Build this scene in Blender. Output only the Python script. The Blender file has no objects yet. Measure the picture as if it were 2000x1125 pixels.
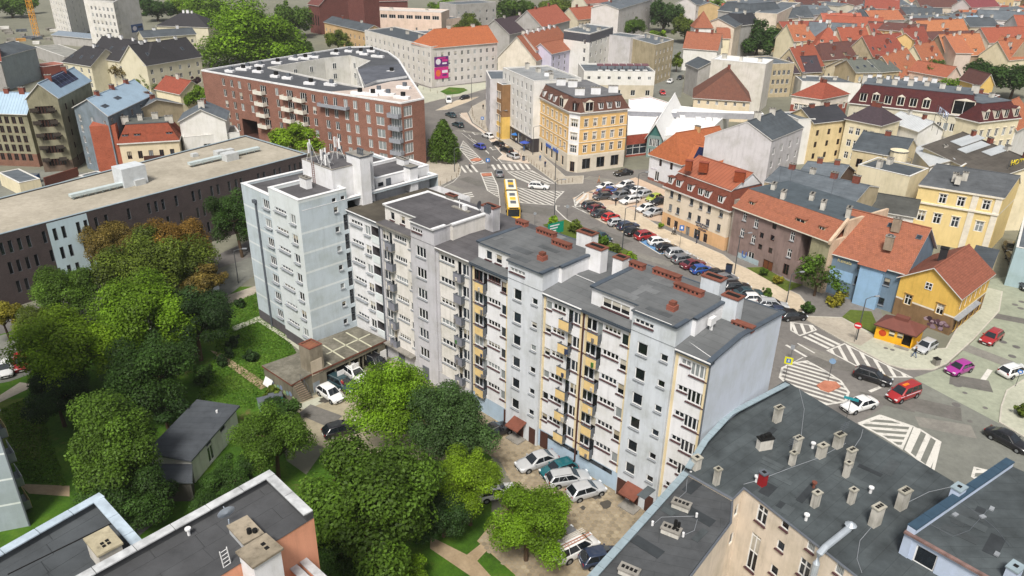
import bpy,bmesh,math,random
from mathutils import Vector,Matrix
from mathutils.geometry import tessellate_polygon
random.seed(7)
SC = bpy.context.scene
COL = SC.collection
R = math.radians
# ------------------------------------------------------------------ camera
FPX,TILT,ROLL,CAMH = 1482.0,R(25.58),R(1.076),52.0
cam_d = bpy.data.cameras.new('camera'); cam = bpy.data.objects.new('camera',cam_d); COL.objects.link(cam)
cam_d.sensor_width = 36.0; cam_d.lens = FPX / 2000 * 36.0; cam_d.clip_start = 0.5; cam_d.clip_end = 6000
cs,sn = math.cos(TILT),math.sin(TILT)
FW = Vector((0,cs,-sn)); R0 = Vector((1,0,0)); U0 = Vector((0,sn,cs))
RT = R0 * math.cos(ROLL) + U0 * math.sin(ROLL); UP = U0 * math.cos(ROLL) - R0 * math.sin(ROLL)
cam.matrix_world = Matrix(((RT.x,UP.x,-FW.x,0),(RT.y,UP.y,-FW.y,0),(RT.z,UP.z,-FW.z,CAMH),(0,0,0,1)))
SC.camera = cam
# ------------------------------------------------------------------ sky, sun, exposure
W = bpy.data.worlds.new('World'); SC.world = W; W.use_nodes = True
wn = W.node_tree; wn.nodes.clear()
sky = wn.nodes.new('ShaderNodeTexSky'); sky.sky_type = 'NISHITA'; sky.sun_disc = False
SUN_EL,SUN_AZ = R(54),R(-168)
sky.sun_elevation = SUN_EL; sky.sun_rotation = SUN_AZ; sky.dust_density = 4.0; sky.ozone_density = 1.0; sky.air_density = 1.0
hs = wn.nodes.new('ShaderNodeHueSaturation'); hs.inputs['Saturation'].default_value = 0.35
bg = wn.nodes.new('ShaderNodeBackground'); bg.inputs['Strength'].default_value = 0.085
wo = wn.nodes.new('ShaderNodeOutputWorld')
wn.links.new(sky.outputs[0],hs.inputs['Color']); wn.links.new(hs.outputs[0],bg.inputs[0]); wn.links.new(bg.outputs[0],wo.inputs[0])
sd = bpy.data.lights.new('sun','SUN'); sd.energy = 3.0; sd.angle = R(14); sd.color = (1.0,0.95,0.88)
sun = bpy.data.objects.new('sun',sd); COL.objects.link(sun)
sdir = Vector((math.sin(SUN_AZ) * math.cos(SUN_EL),math.cos(SUN_AZ) * math.cos(SUN_EL),math.sin(SUN_EL)))
sun.rotation_euler = sdir.to_track_quat('Z','Y').to_euler()
SC.view_settings.view_transform = 'Standard'; SC.view_settings.look = 'None'
SC.view_settings.exposure = 0.46; SC.view_settings.gamma = 1.0; SC.view_settings.use_curve_mapping = False
SC.cycles.max_bounces = 5; SC.cycles.diffuse_bounces = 3; SC.cycles.glossy_bounces = 2; SC.cycles.transmission_bounces = 2
SC.cycles.transparent_max_bounces = 4; SC.cycles.use_denoising = True
# ------------------------------------------------------------------ surveying: picture marks to ground co-ordinates
CR = dict(o=(0,0,1),c1=(0,0,2.96),c2=(380,0,2.885),c3=(820,0,2.885),c4=(1200,0,3.409),c5=(1560,0,3.409),c6=(1560,230,3.409),
d1=(1100,250,2.744),d2=(1440,400,2.679),d3=(460,260,2.96),d4=(880,400,2.206),d5=(460,560,2.557),d6=(840,640,2.5),d7=(1300,680,2.529),
d8=(0,700,2.647),e1=(1120,310,9.073),e2=(1130,410,8.333),e3=(1340,500,8.333),e4=(840,150,6.657),e5=(840,270,6.657),e6=(1500,600,6.25),
e7=(1680,580,6.25),e8=(1640,740,5.542),g1=(0,560,3.846),g2=(0,360,4.167),g3=(0,240,3.125),g4=(500,620,6.25),g5=(390,90,4.343),
g6=(1180,180,6.25),g7=(1270,250,4.325),g8=(1400,330,4.89),h1=(1120,520,4.536),h2=(880,420,5.556),h3=(640,330,5.556),h4=(460,280,5),
h5=(480,440,4.328),h6=(1280,620,3.215))
EYE = Vector((0,0,CAMH))
def Q(c,x,y,z=0.0):
 a = CR[c]; u = a[0] + x / a[2]; v = a[1] + y / a[2]
 d = FW + RT * ((u - 1000) / FPX) - UP * ((v - 562.5) / FPX)
 return EYE + d * ((z - CAMH) / d.z)
def Qs(c,pts,z=0.0): return [Q(c,x,y,z) for x,y in pts]
def V(p,z): return Vector((p[0],p[1],z))
def proj(p):
 w = Vector(p) - EYE; k = w.dot(FW)
 return 1000 + FPX * w.dot(RT) / k,562.5 - FPX * w.dot(UP) / k
def px_per_m(p): return FPX / max(1.0,(Vector(p) - EYE).dot(FW))
def hgt(c,bx,by,tx,ty,z0=0.0):
 b = Q(c,bx,by,z0); t = Q(c,tx,ty,0) - EYE
 return CAMH + t.z * (b.xy.length / t.xy.length)
EL = Vector((math.cos(R(-43.5)),math.sin(R(-43.5)),0)); EG = Vector((-EL.y,EL.x,0))
def LG(l,g,z=0.0): return EL * l + EG * g + Vector((0,0,z))
def lg(p): return p.x * EL.x + p.y * EL.y,p.x * EG.x + p.y * EG.y
# ------------------------------------------------------------------ materials
def lin(h):
 if not isinstance(h,str): return tuple(h)[:3]
 h = h.lstrip('#'); o = []
 for i in (0,2,4):
  c = int(h[i:i+2],16) / 255; o.append(c / 12.92 if c <= .04045 else ((c + .055) / 1.055) ** 2.4)
 return tuple(o)
MATS = {}
class NT:
 def __init__(s,name):
  s.m = bpy.data.materials.new(name); s.m.use_nodes = True; s.t = s.m.node_tree
  s.b = s.t.nodes['Principled BSDF']; s.b.inputs['Specular IOR Level'].default_value = 0.3
 def n(s,k,**kw):
  x = s.t.nodes.new('ShaderNode' + k)
  for a,v in kw.items():
   if a[0] == '_': setattr(x,a[1:],v)
   else: x.inputs[a.replace('__',' ')].default_value = v
  return x
 def l(s,a,b): s.t.links.new(a,b)
 def tex(s,kind='Object'): return s.n('TexCoord').outputs[kind]
 def noise(s,vec,scale,detail=4,rough=.6,stretch=None):
  x = s.n('TexNoise',Scale=scale,Detail=detail,Roughness=rough)
  if stretch:
   m = s.n('Mapping',Scale=stretch); s.l(vec,m.inputs[0]); vec = m.outputs[0]
  s.l(vec,x.inputs['Vector']); return x.outputs[0]
 def ramp(s,fac,stops):
  x = s.n('ValToRGB'); e = x.color_ramp.elements
  e[0].position,e[0].color = stops[0][0],(*stops[0][1],1); e[1].position,e[1].color = stops[-1][0],(*stops[-1][1],1)
  for p,c in stops[1:-1]:
   q = e.new(p); q.color = (*c,1)
  s.l(fac,x.inputs[0]); return x.outputs[0]
 def mix(s,fac,a,b,mode='MIX'):
  x = s.n('Mix',_data_type='RGBA',_blend_type=mode)
  for v,i in ((fac,0),(a,6),(b,7)):
   if hasattr(v,'is_output'): s.l(v,x.inputs[i])
   else: x.inputs[i].default_value = v if i == 0 else (*v,1)
  return x.outputs[2]
 def bump(s,h,strength=.3,dist=.05):
  x = s.n('Bump',Strength=strength,Distance=dist); s.l(h,x.inputs['Height']); s.l(x.outputs[0],s.b.inputs['Normal'])
def gray(v): return (v,v,v)
def plaster(h,stain=.25,name=None,rough=.9,scale=.35):
 key = ('pl',h,stain)
 if key in MATS: return MATS[key]
 t = NT(name or 'plaster'); c = lin(h); o = t.tex()
 a = t.noise(o,scale,5,.65); b = t.noise(o,2.2,5,.7,(1,1,.12))
 dark = tuple(x * (1 - stain) * (.97 if i < 2 else .92) for i,x in enumerate(c)); lite = tuple(min(.85,x * (1 + .12 * min(1,stain * 2))) for x in c)
 k = t.ramp(a,[(.3,dark),(.55,c),(.75,lite)])
 s = t.ramp(b,[(.3,gray(1 - stain * 1.1)),(.44,gray(1 - stain * .35)),(.62,gray(1))])
 t.l(t.mix(1,k,s,'MULTIPLY'),t.b.inputs['Base Color']); t.b.inputs['Roughness'].default_value = rough
 t.bump(t.noise(o,9,3),.15,.03)
 MATS[key] = t.m; return t.m
def plain(h,rough=.7,metal=0,name='paint',var=.12):
 key = ('p',h,rough,metal)
 if key in MATS: return MATS[key]
 t = NT(name); c = lin(h)
 k = t.ramp(t.noise(t.tex(),1.3,4),[(.3,tuple(x * (1 - var) for x in c)),(.7,tuple(min(.95,x * (1 + var)) for x in c))])
 t.l(k,t.b.inputs['Base Color']); t.b.inputs['Roughness'].default_value = rough; t.b.inputs['Metallic'].default_value = metal
 MATS[key] = t.m; return t.m
def tiles(h,h2=None,name='roof_tiles',row=.34,moss=.2):
 key = ('t',h,h2,row)
 if key in MATS: return MATS[key]
 t = NT(name); c = lin(h); c2 = lin(h2) if h2 else tuple(x * .62 for x in c); uv = t.tex('UV')
 b = t.n('TexBrick',_offset=.5,Scale=1.0); b.inputs['Brick Width'].default_value = row * .75; b.inputs['Row Height'].default_value = row
 b.inputs['Mortar Size'].default_value = .03; b.inputs['Mortar Smooth'].default_value = .6; b.inputs['Bias'].default_value = 0.0
 b.inputs['Color1'].default_value = (*c,1); b.inputs['Color2'].default_value = (*tuple(x * .78 for x in c),1); b.inputs['Mortar'].default_value = (*tuple(x * .45 for x in c),1)
 t.l(uv,b.inputs['Vector'])
 n = t.ramp(t.noise(uv,.5,7,.75),[(.36,gray(0)),(.62,gray(1))])
 k = t.mix(n,c2,b.outputs[0]);
 k2 = t.mix(.25,k,b.outputs[0])
 g = t.ramp(t.noise(uv,1.3,7,.8),[(.3,(.55,.58,.52)),(.52,gray(1))])
 t.l(t.mix(moss * 4 if moss < .25 else 1,k2,g,'MULTIPLY'),t.b.inputs['Base Color']); t.b.inputs['Roughness'].default_value = .85
 w = t.n('TexWave',_wave_type='BANDS',_bands_direction='Y',_wave_profile='SAW',Scale=.5 / row / 1.0)
 w.inputs['Scale'].default_value = 0.314 / row; t.l(uv,w.inputs['Vector'])
 t.bump(w.outputs[1],.6,.06)
 MATS[key] = t.m; return t.m
def bitumen(h,seam=1.0,name='roof_membrane',dirt=.3):
 key = ('b',h,seam,dirt)
 if key in MATS: return MATS[key]
 t = NT(name); c = lin(h); uv = t.tex('UV'); o = t.tex()
 a = t.ramp(t.noise(o,.22,6,.7),[(.3,tuple(x * (1 - dirt) for x in c)),(.5,c),(.72,tuple(x * (1 + dirt * 1.3) for x in c))])
 b = t.n('TexBrick',_offset=.5,Scale=1.0); b.inputs['Brick Width'].default_value = 9; b.inputs['Row Height'].default_value = seam
 b.inputs['Mortar Size'].default_value = .025; b.inputs['Color1'].default_value = (1,1,1,1); b.inputs['Color2'].default_value = (.86,.87,.88,1); b.inputs['Mortar'].default_value = (.6,.6,.6,1)
 t.l(uv,b.inputs['Vector'])
 k = t.mix(.8,a,b.outputs[0],'MULTIPLY')
 st = t.ramp(t.noise(o,.9,6,.8),[(.28,gray(.7)),(.5,gray(1))]); k = t.mix(.7,k,st,'MULTIPLY')
 t.l(k,t.b.inputs['Base Color']); t.b.inputs['Roughness'].default_value = .8
 t.bump(t.noise(o,14,3),.2,.02); MATS[key] = t.m; return t.m
def sheetmetal(h,seam=.6,name='sheet_metal',rough=.45,rust=0):
 key = ('s',h,seam,rust)
 if key in MATS: return MATS[key]
 t = NT(name); c = lin(h); uv = t.tex('UV')
 w = t.n('TexWave',_wave_type='BANDS',_bands_direction='X'); w.inputs['Scale'].default_value = .314 / seam; t.l(uv,w.inputs['Vector'])
 rib = t.ramp(w.outputs[1],[(.86,gray(1)),(.97,gray(.72))])
 a = t.ramp(t.noise(t.tex(),.4,5,.7),[(.3,tuple(x * .8 for x in c)),(.65,c)])
 k = t.mix(1,a,rib,'MULTIPLY')
 if rust: k = t.mix(t.ramp(t.noise(t.tex(),.8,6,.75),[(.55,gray(0)),(.7,gray(1))]),k,lin('#8a5a44'))
 t.l(k,t.b.inputs['Base Color']); t.b.inputs['Roughness'].default_value = rough; t.b.inputs['Metallic'].default_value = .15
 t.bump(w.outputs[1],.4,.04); MATS[key] = t.m; return t.m
def bricks(h,name='brickwork',h2=None,sc=1.0):
 key = ('k',h)
 if key in MATS: return MATS[key]
 t = NT(name); c = lin(h); uv = t.tex('UV')
 b = t.n('TexBrick',_offset=.5,Scale=1.0); b.inputs['Brick Width'].default_value = .26 * sc; b.inputs['Row Height'].default_value = .085 * sc
 b.inputs['Mortar Size'].default_value = .008 * sc; b.inputs['Color1'].default_value = (*c,1); b.inputs['Color2'].default_value = (*tuple(x * .7 for x in c),1)
 b.inputs['Mortar'].default_value = (*tuple(min(.6,x * 1.15 + .03) for x in c),1); t.l(uv,b.inputs['Vector'])
 s = t.ramp(t.noise(t.tex(),.5,6,.7),[(.3,gray(.78)),(.6,gray(1.05))])
 t.l(t.mix(1,b.outputs[0],s,'MULTIPLY'),t.b.inputs['Base Color']); t.b.inputs['Roughness'].default_value = .9
 MATS[key] = t.m; return t.m
def groundmat(name,h,h2,sc=.3,fine=3.0,bump=.1,dist=.03):
 t = NT(name); o = t.tex(); a,b = lin(h),lin(h2)
 k = t.ramp(t.noise(o,sc,7,.68),[(.32,a),(.66,b)])
 f = t.ramp(t.noise(o,fine,6,.75),[(.3,gray(.8)),(.62,gray(1.06))])
 t.l(t.mix(1,k,f,'MULTIPLY'),t.b.inputs['Base Color']); t.b.inputs['Roughness'].default_value = .9
 t.bump(t.noise(o,fine * 5,4),bump,dist); return t.m
def glassmat(name,h,rough=.06,curtain=None):
 t = NT(name); c = lin(h)
 if curtain:
  w = t.n('TexWave',Scale=2.2,Distortion=2.0); t.l(t.tex(),w.inputs['Vector'])
  t.l(t.ramp(w.outputs[1],[(.2,c),(.8,lin(curtain))]),t.b.inputs['Base Color'])
 else:
  t.l(t.ramp(t.noise(t.tex(),.7,3),[(.3,tuple(x * .6 for x in c)),(.7,tuple(x * 1.3 for x in c))]),t.b.inputs['Base Color'])
 t.b.inputs['Roughness'].default_value = rough; t.b.inputs['Specular IOR Level'].default_value = .6
 return t.m
GLASS = [glassmat('window_glass','#20262c'),glassmat('window_glass','#15181c'),glassmat('window_glass','#2d353d'),glassmat('curtained_glass','#6d7274',.1,'#9aa0a0'),glassmat('window_glass','#1a1f22'),glassmat('roller_blind','#bdb8ab',.3),glassmat('roller_blind','#a39a86',.3)]
GFAR = GLASS[0]
CARGLASS = glassmat('car_glass','#1b2126',.04); CARGLASS.node_tree.nodes['Principled BSDF'].inputs['Specular IOR Level'].default_value = 1.0
def objcolor(name,rough,coat=0.0,metal=0.0):
 t = NT(name); oi = t.n('ObjectInfo'); t.l(oi.outputs['Color'],t.b.inputs['Base Color'])
 t.b.inputs['Roughness'].default_value = rough; t.b.inputs['Coat Weight'].default_value = coat; t.b.inputs['Coat Roughness'].default_value = .05; t.b.inputs['Metallic'].default_value = metal
 return t.m
PAINT = objcolor('car_paint',.32,.8)
def leafmat():
 t = NT('leaves'); oi = t.n('ObjectInfo'); ge = t.n('NewGeometry')
 v = t.n('MapRange',To__Min=.62,To__Max=1.4); t.l(ge.outputs['Random Per Island'],v.inputs[0])
 at = t.n('Attribute',_attribute_name='tone');
 c = t.mix(1,oi.outputs['Color'],v.outputs[0],'MULTIPLY'); c = t.mix(1,c,at.outputs['Color'],'MULTIPLY')
 t.l(c,t.b.inputs['Base Color']); t.b.inputs['Roughness'].default_value = .6; t.b.inputs['Specular IOR Level'].default_value = .25
 tr = t.n('BsdfTranslucent'); t.l(t.mix(1,c,(1.0,1.1,.5),'MULTIPLY'),tr.inputs[0])
 mx = t.n('MixShader'); mx.inputs[0].default_value = .3; t.l(t.b.outputs[0],mx.inputs[1]); t.l(tr.outputs[0],mx.inputs[2])
 t.l(mx.outputs[0],t.t.nodes['Material Output'].inputs[0]); return t.m
LEAF = leafmat()
# ------------------------------------------------------------------ mesh builder
def area2(pts): return sum(a[0] * b[1] - b[0] * a[1] for a,b in zip(pts,pts[1:] + pts[:1]))
def ccw(pts):
 pts = [Vector((p[0],p[1])) for p in pts]
 return pts if area2(pts) > 0 else pts[::-1]
def inset(pts,d):
 n = len(pts); out = []
 for i in range(n):
  a,b,c = pts[i - 1],pts[i],pts[(i + 1) % n]
  e1 = (b - a).normalized(); e2 = (c - b).normalized(); n1 = Vector((-e1.y,e1.x)); n2 = Vector((-e2.y,e2.x))
  m = n1 + n2; k = m.dot(n1)
  out.append(b + m * (d / max(.25,k)))
 return out
class MB:
 def __init__(s): s.v = []; s.f = []; s.m = []; s.u = []; s.sm = False
 def poly(s,pts,m=0,uv=None):
  pts = [Vector(p) for p in pts]; i = len(s.v); s.v += pts; s.f.append(tuple(range(i,i + len(pts)))); s.m.append(m)
  if uv is None:
   o = pts[0]; x = (pts[1] - o)
   if x.length < 1e-6: x = Vector((1,0,0))
   x.normalize(); nn = Vector((0,0,0))
   for k in range(1,len(pts) - 1): nn += (pts[k] - o).cross(pts[k + 1] - o)
   y = nn.normalized().cross(x) if nn.length > 1e-9 else Vector((0,1,0))
   uv = [((p - o).dot(x),(p - o).dot(y)) for p in pts]
  s.u.append(uv)
 def obox(s,p,X,Y,Z,m=0,mt=None,bottom=True):
  p,X,Y,Z = Vector(p),Vector(X),Vector(Y),Vector(Z); mt = m if mt is None else mt
  a,b,c,d = p,p + X,p + X + Y,p + Y
  s.poly([a,b,b + Z,a + Z],m); s.poly([b,c,c + Z,b + Z],m); s.poly([c,d,d + Z,c + Z],m); s.poly([d,a,a + Z,d + Z],m)
  s.poly([a + Z,b + Z,c + Z,d + Z],mt)
  if bottom: s.poly([d,c,b,a],m)
 def box(s,c,sx,sy,sz,rot=0,m=0,mt=None,bottom=True):
  X = Vector((math.cos(rot),math.sin(rot),0)); Y = Vector((-X.y,X.x,0)); c = Vector(c)
  s.obox(c - X * sx / 2 - Y * sy / 2,X * sx,Y * sy,Vector((0,0,sz)),m,mt,bottom)
 def flat(s,pts,z,m=0,holes=()):
  if not holes and len(pts) == 4: s.poly([V(p,z) for p in pts],m,[(p[0],p[1]) for p in pts]); return
  loops = [[V(p,0) for p in pts]] + [[V(p,0) for p in h] for h in holes]
  allp = [p for l in loops for p in l]
  e = (allp[1] - allp[0]).normalized(); f = Vector((-e.y,e.x,0))
  for t in tessellate_polygon(loops):
   q = [allp[i] for i in t]
   if area2([(p.x,p.y) for p in q]) < 0: q = q[::-1]
   s.poly([V(p,z) for p in q],m,[(p.dot(e),p.dot(f)) for p in q])
 def prism(s,pts,z0,z1,m=0,mt=None,bottom=False):
  n = len(pts)
  for i in range(n):
   a,b = pts[i],pts[(i + 1) % n]; s.poly([V(a,z0),V(b,z0),V(b,z1),V(a,z1)],m)
  s.flat(pts,z1,m if mt is None else mt)
 def tube(s,pts,r0,r1=None,n=8,m=0,cap=True):
  r1 = r0 if r1 is None else r1; pts = [Vector(p) for p in pts]; rings = []
  for i,p in enumerate(pts):
   d = (pts[min(i + 1,len(pts) - 1)] - pts[max(i - 1,0)]).normalized()
   a = d.cross(Vector((0,0,1)) if abs(d.z) < .9 else Vector((1,0,0))).normalized(); b = d.cross(a); r = r0 + (r1 - r0) * i / max(1,len(pts) - 1)
   rings.append([p + a * (r * math.cos(k * 2 * math.pi / n)) + b * (r * math.sin(k * 2 * math.pi / n)) for k in range(n)])
  for A,B in zip(rings,rings[1:]):
   for k in range(n): s.poly([A[k],A[(k + 1) % n],B[(k + 1) % n],B[k]],m)
  if cap: s.poly(rings[-1],m); s.poly(rings[0][::-1],m)
 def disc(s,c,r,z,n=16,m=0,rx=None): s.poly([(c[0] + r * math.cos(i * 2 * math.pi / n),c[1] + r * math.sin(i * 2 * math.pi / n),z) for i in range(n)],m)
 def mesh(s,name,mats,off=None,smooth=False,weld=False):
  me = bpy.data.meshes.new(name); vs = s.v if off is None else [p - off for p in s.v]
  me.from_pydata([tuple(p) for p in vs],[],s.f)
  for m in mats: me.materials.append(m)
  me.polygons.foreach_set('material_index',s.m)
  ul = me.uv_layers.new(name='UVMap'); fl = [c for f in s.u for q in f for c in q]; ul.data.foreach_set('uv',fl)
  if weld:
   bm = bmesh.new(); bm.from_mesh(me); bmesh.ops.remove_doubles(bm,verts=bm.verts,dist=.0005); bm.to_mesh(me); bm.free()
  if smooth: me.polygons.foreach_set('use_smooth',[True] * len(me.polygons))
  me.update(); return me
def new(name,data,parent=None,loc=None,rz=None):
 o = bpy.data.objects.new(name,data); COL.objects.link(o)
 if parent is not None: o.parent = parent
 if loc is not None: o.location = loc
 if rz is not None: o.rotation_euler = (0,0,rz)
 return o
def tag(o,label,cat,group=None,kind=None):
 if label: o['label'] = label
 if cat: o['category'] = cat
 if group: o['group'] = group
 if kind: o['kind'] = kind
 return o
def empty(name,loc,label,cat,group=None,rz=0):
 o = new(name,None,None,loc,rz); o.empty_display_size = .3; return tag(o,label,cat,group)
def structure(name,mb,mats,label=None,kind='structure',**k):
 o = new(name,mb.mesh(name,mats if isinstance(mats,list) else [mats],**k)); o['kind'] = kind
 if label: o['label'] = label
 return o
def copy_tree(root,loc,rz,label,group=None,color=None):
 r = root.copy(); COL.objects.link(r); r.location = loc; r.rotation_euler = (0,0,rz)
 if label: r['label'] = label
 if group: r['group'] = group
 def rec(src,dst):
  for ch in src.children:
   c = ch.copy(); COL.objects.link(c); c.parent = dst
   if color is not None and c.get('painted'): c.color = (*color,1)
   rec(ch,c)
 rec(root,r); return r
# ------------------------------------------------------------------ windows
WHITE = plain('#dcdcda',.45,name='white_frame',var=.06); BROWNF = plain('#4a2f28',.6,name='brown_frame'); GREYF = plain('#5a5f66',.5,name='grey_frame')
SILLB = plain('#4b3033',.6,name='brown_sill'); SILLG = plain('#8b8f94',.5,name='grey_sill'); SILLW = plain('#cfcdc8',.6,name='pale_sill')
WC = {}
def win_mesh(w,h,st,fm):
 key = (round(w,2),round(h,2),st,fm.name)
 if key not in WC:
  b = MB(); t = .1 if w > 1 else .085 if w > .7 else .055; X,Z = Vector((1,0,0)),Vector((0,0,1))
  def bar(x0,x1,z0,z1,d=0): b.obox((x0,.08 + d,z0),X * (x1 - x0),(0,.07 - d,0),Z * (z1 - z0))
  bar(-w / 2,-w / 2 + t,0,h); bar(w / 2 - t,w / 2,0,h); bar(-w / 2 + t,w / 2 - t,0,t); bar(-w / 2 + t,w / 2 - t,h - t,h)
  n = int(st[0]) if st[0].isdigit() else 1
  for i in range(1,n): x = -w / 2 + w * i / n; bar(x - t * .6,x + t * .6,t,h - t,.012)
  if 'T' in st: z = h * .66; bar(-w / 2 + t,w / 2 - t,z - t * .5,z + t * .5,.006)
  if 'X' in st: z = h * .5; bar(-w / 2 + t,w / 2 - t,z - t * .5,z + t * .5,.006)
  if 'a' in st: z = h - w * .35; bar(-w / 2 + t,w / 2 - t,z - t * .4,z + t * .4,.004)
  WC[key] = b.mesh('window',[fm])
 return WC[key]
def pane_mesh(w,h,gi):
 key = ('p',round(w,2),round(h,2),gi)
 if key not in WC:
  b = MB(); k = h * .48 if gi in (5,6) else 0
  b.poly([(-w / 2,.125,k),(w / 2,.125,k),(w / 2,.125,h),(-w / 2,.125,h)])
  if k: b.poly([(-w / 2,.125,0),(w / 2,.125,0),(w / 2,.125,k),(-w / 2,.125,k)],1)
  WC[key] = b.mesh('pane',[GLASS[gi] if isinstance(gi,int) else gi] + ([GLASS[1]] if k else []))
 return WC[key]
def far_mesh(w,h,st,fm,gi):
 key = ('f',round(w,2),round(h,2),st,fm.name,gi)
 if key not in WC:
  b = MB(); t = .09; X,Z = Vector((1,0,0)),Vector((0,0,1)); n = int(st[0]) if st[0].isdigit() else 1
  def bar(x0,x1,z0,z1): b.poly([(x0,.085,z0),(x1,.085,z0),(x1,.085,z1),(x0,.085,z1)])
  bar(-w / 2,-w / 2 + t,0,h); bar(w / 2 - t,w / 2,0,h); bar(-w / 2 + t,w / 2 - t,0,t); bar(-w / 2 + t,w / 2 - t,h - t,h)
  for i in range(1,n): x = -w / 2 + w * i / n; bar(x - t * .45,x + t * .45,t,h - t)
  if 'T' in st: bar(-w / 2 + t,w / 2 - t,h * .64,h * .70)
  b.poly([(-w / 2,.12,0),(w / 2,.12,0),(w / 2,.12,h),(-w / 2,.12,h)],1)
  WC[key] = b.mesh('window',[fm,GLASS[gi]])
 return WC[key]
def sill_mesh(w,m,dp=.16,th=.07):
 key = ('s',round(w,2),m.name,dp,th)
 if key not in WC:
  b = MB(); b.obox((-w / 2 - .06,-dp,-th),(w + .12,0,0),(0,dp + .07,0),(0,0,th)); WC[key] = b.mesh('sill',[m])
 return WC[key]
def surround_mesh(w,h,m,t=.14,top=.22):
 key = ('r',round(w,2),round(h,2),m.name,t,top)
 if key not in WC:
  b = MB(); d = .06
  b.obox((-w / 2 - t,-d,0),(t,0,0),(0,d,0),(0,0,h)); b.obox((w / 2,-d,0),(t,0,0),(0,d,0),(0,0,h))
  b.obox((-w / 2 - t,-d,h),(w + 2 * t,0,0),(0,d,0),(0,0,top * .6)); b.obox((-w / 2 - t - .06,-d - .08,h + top * .6),(w + 2 * t + .12,0,0),(0,d + .08,0),(0,0,top * .4))
  WC[key] = b.mesh('surround',[m])
 return WC[key]
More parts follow.
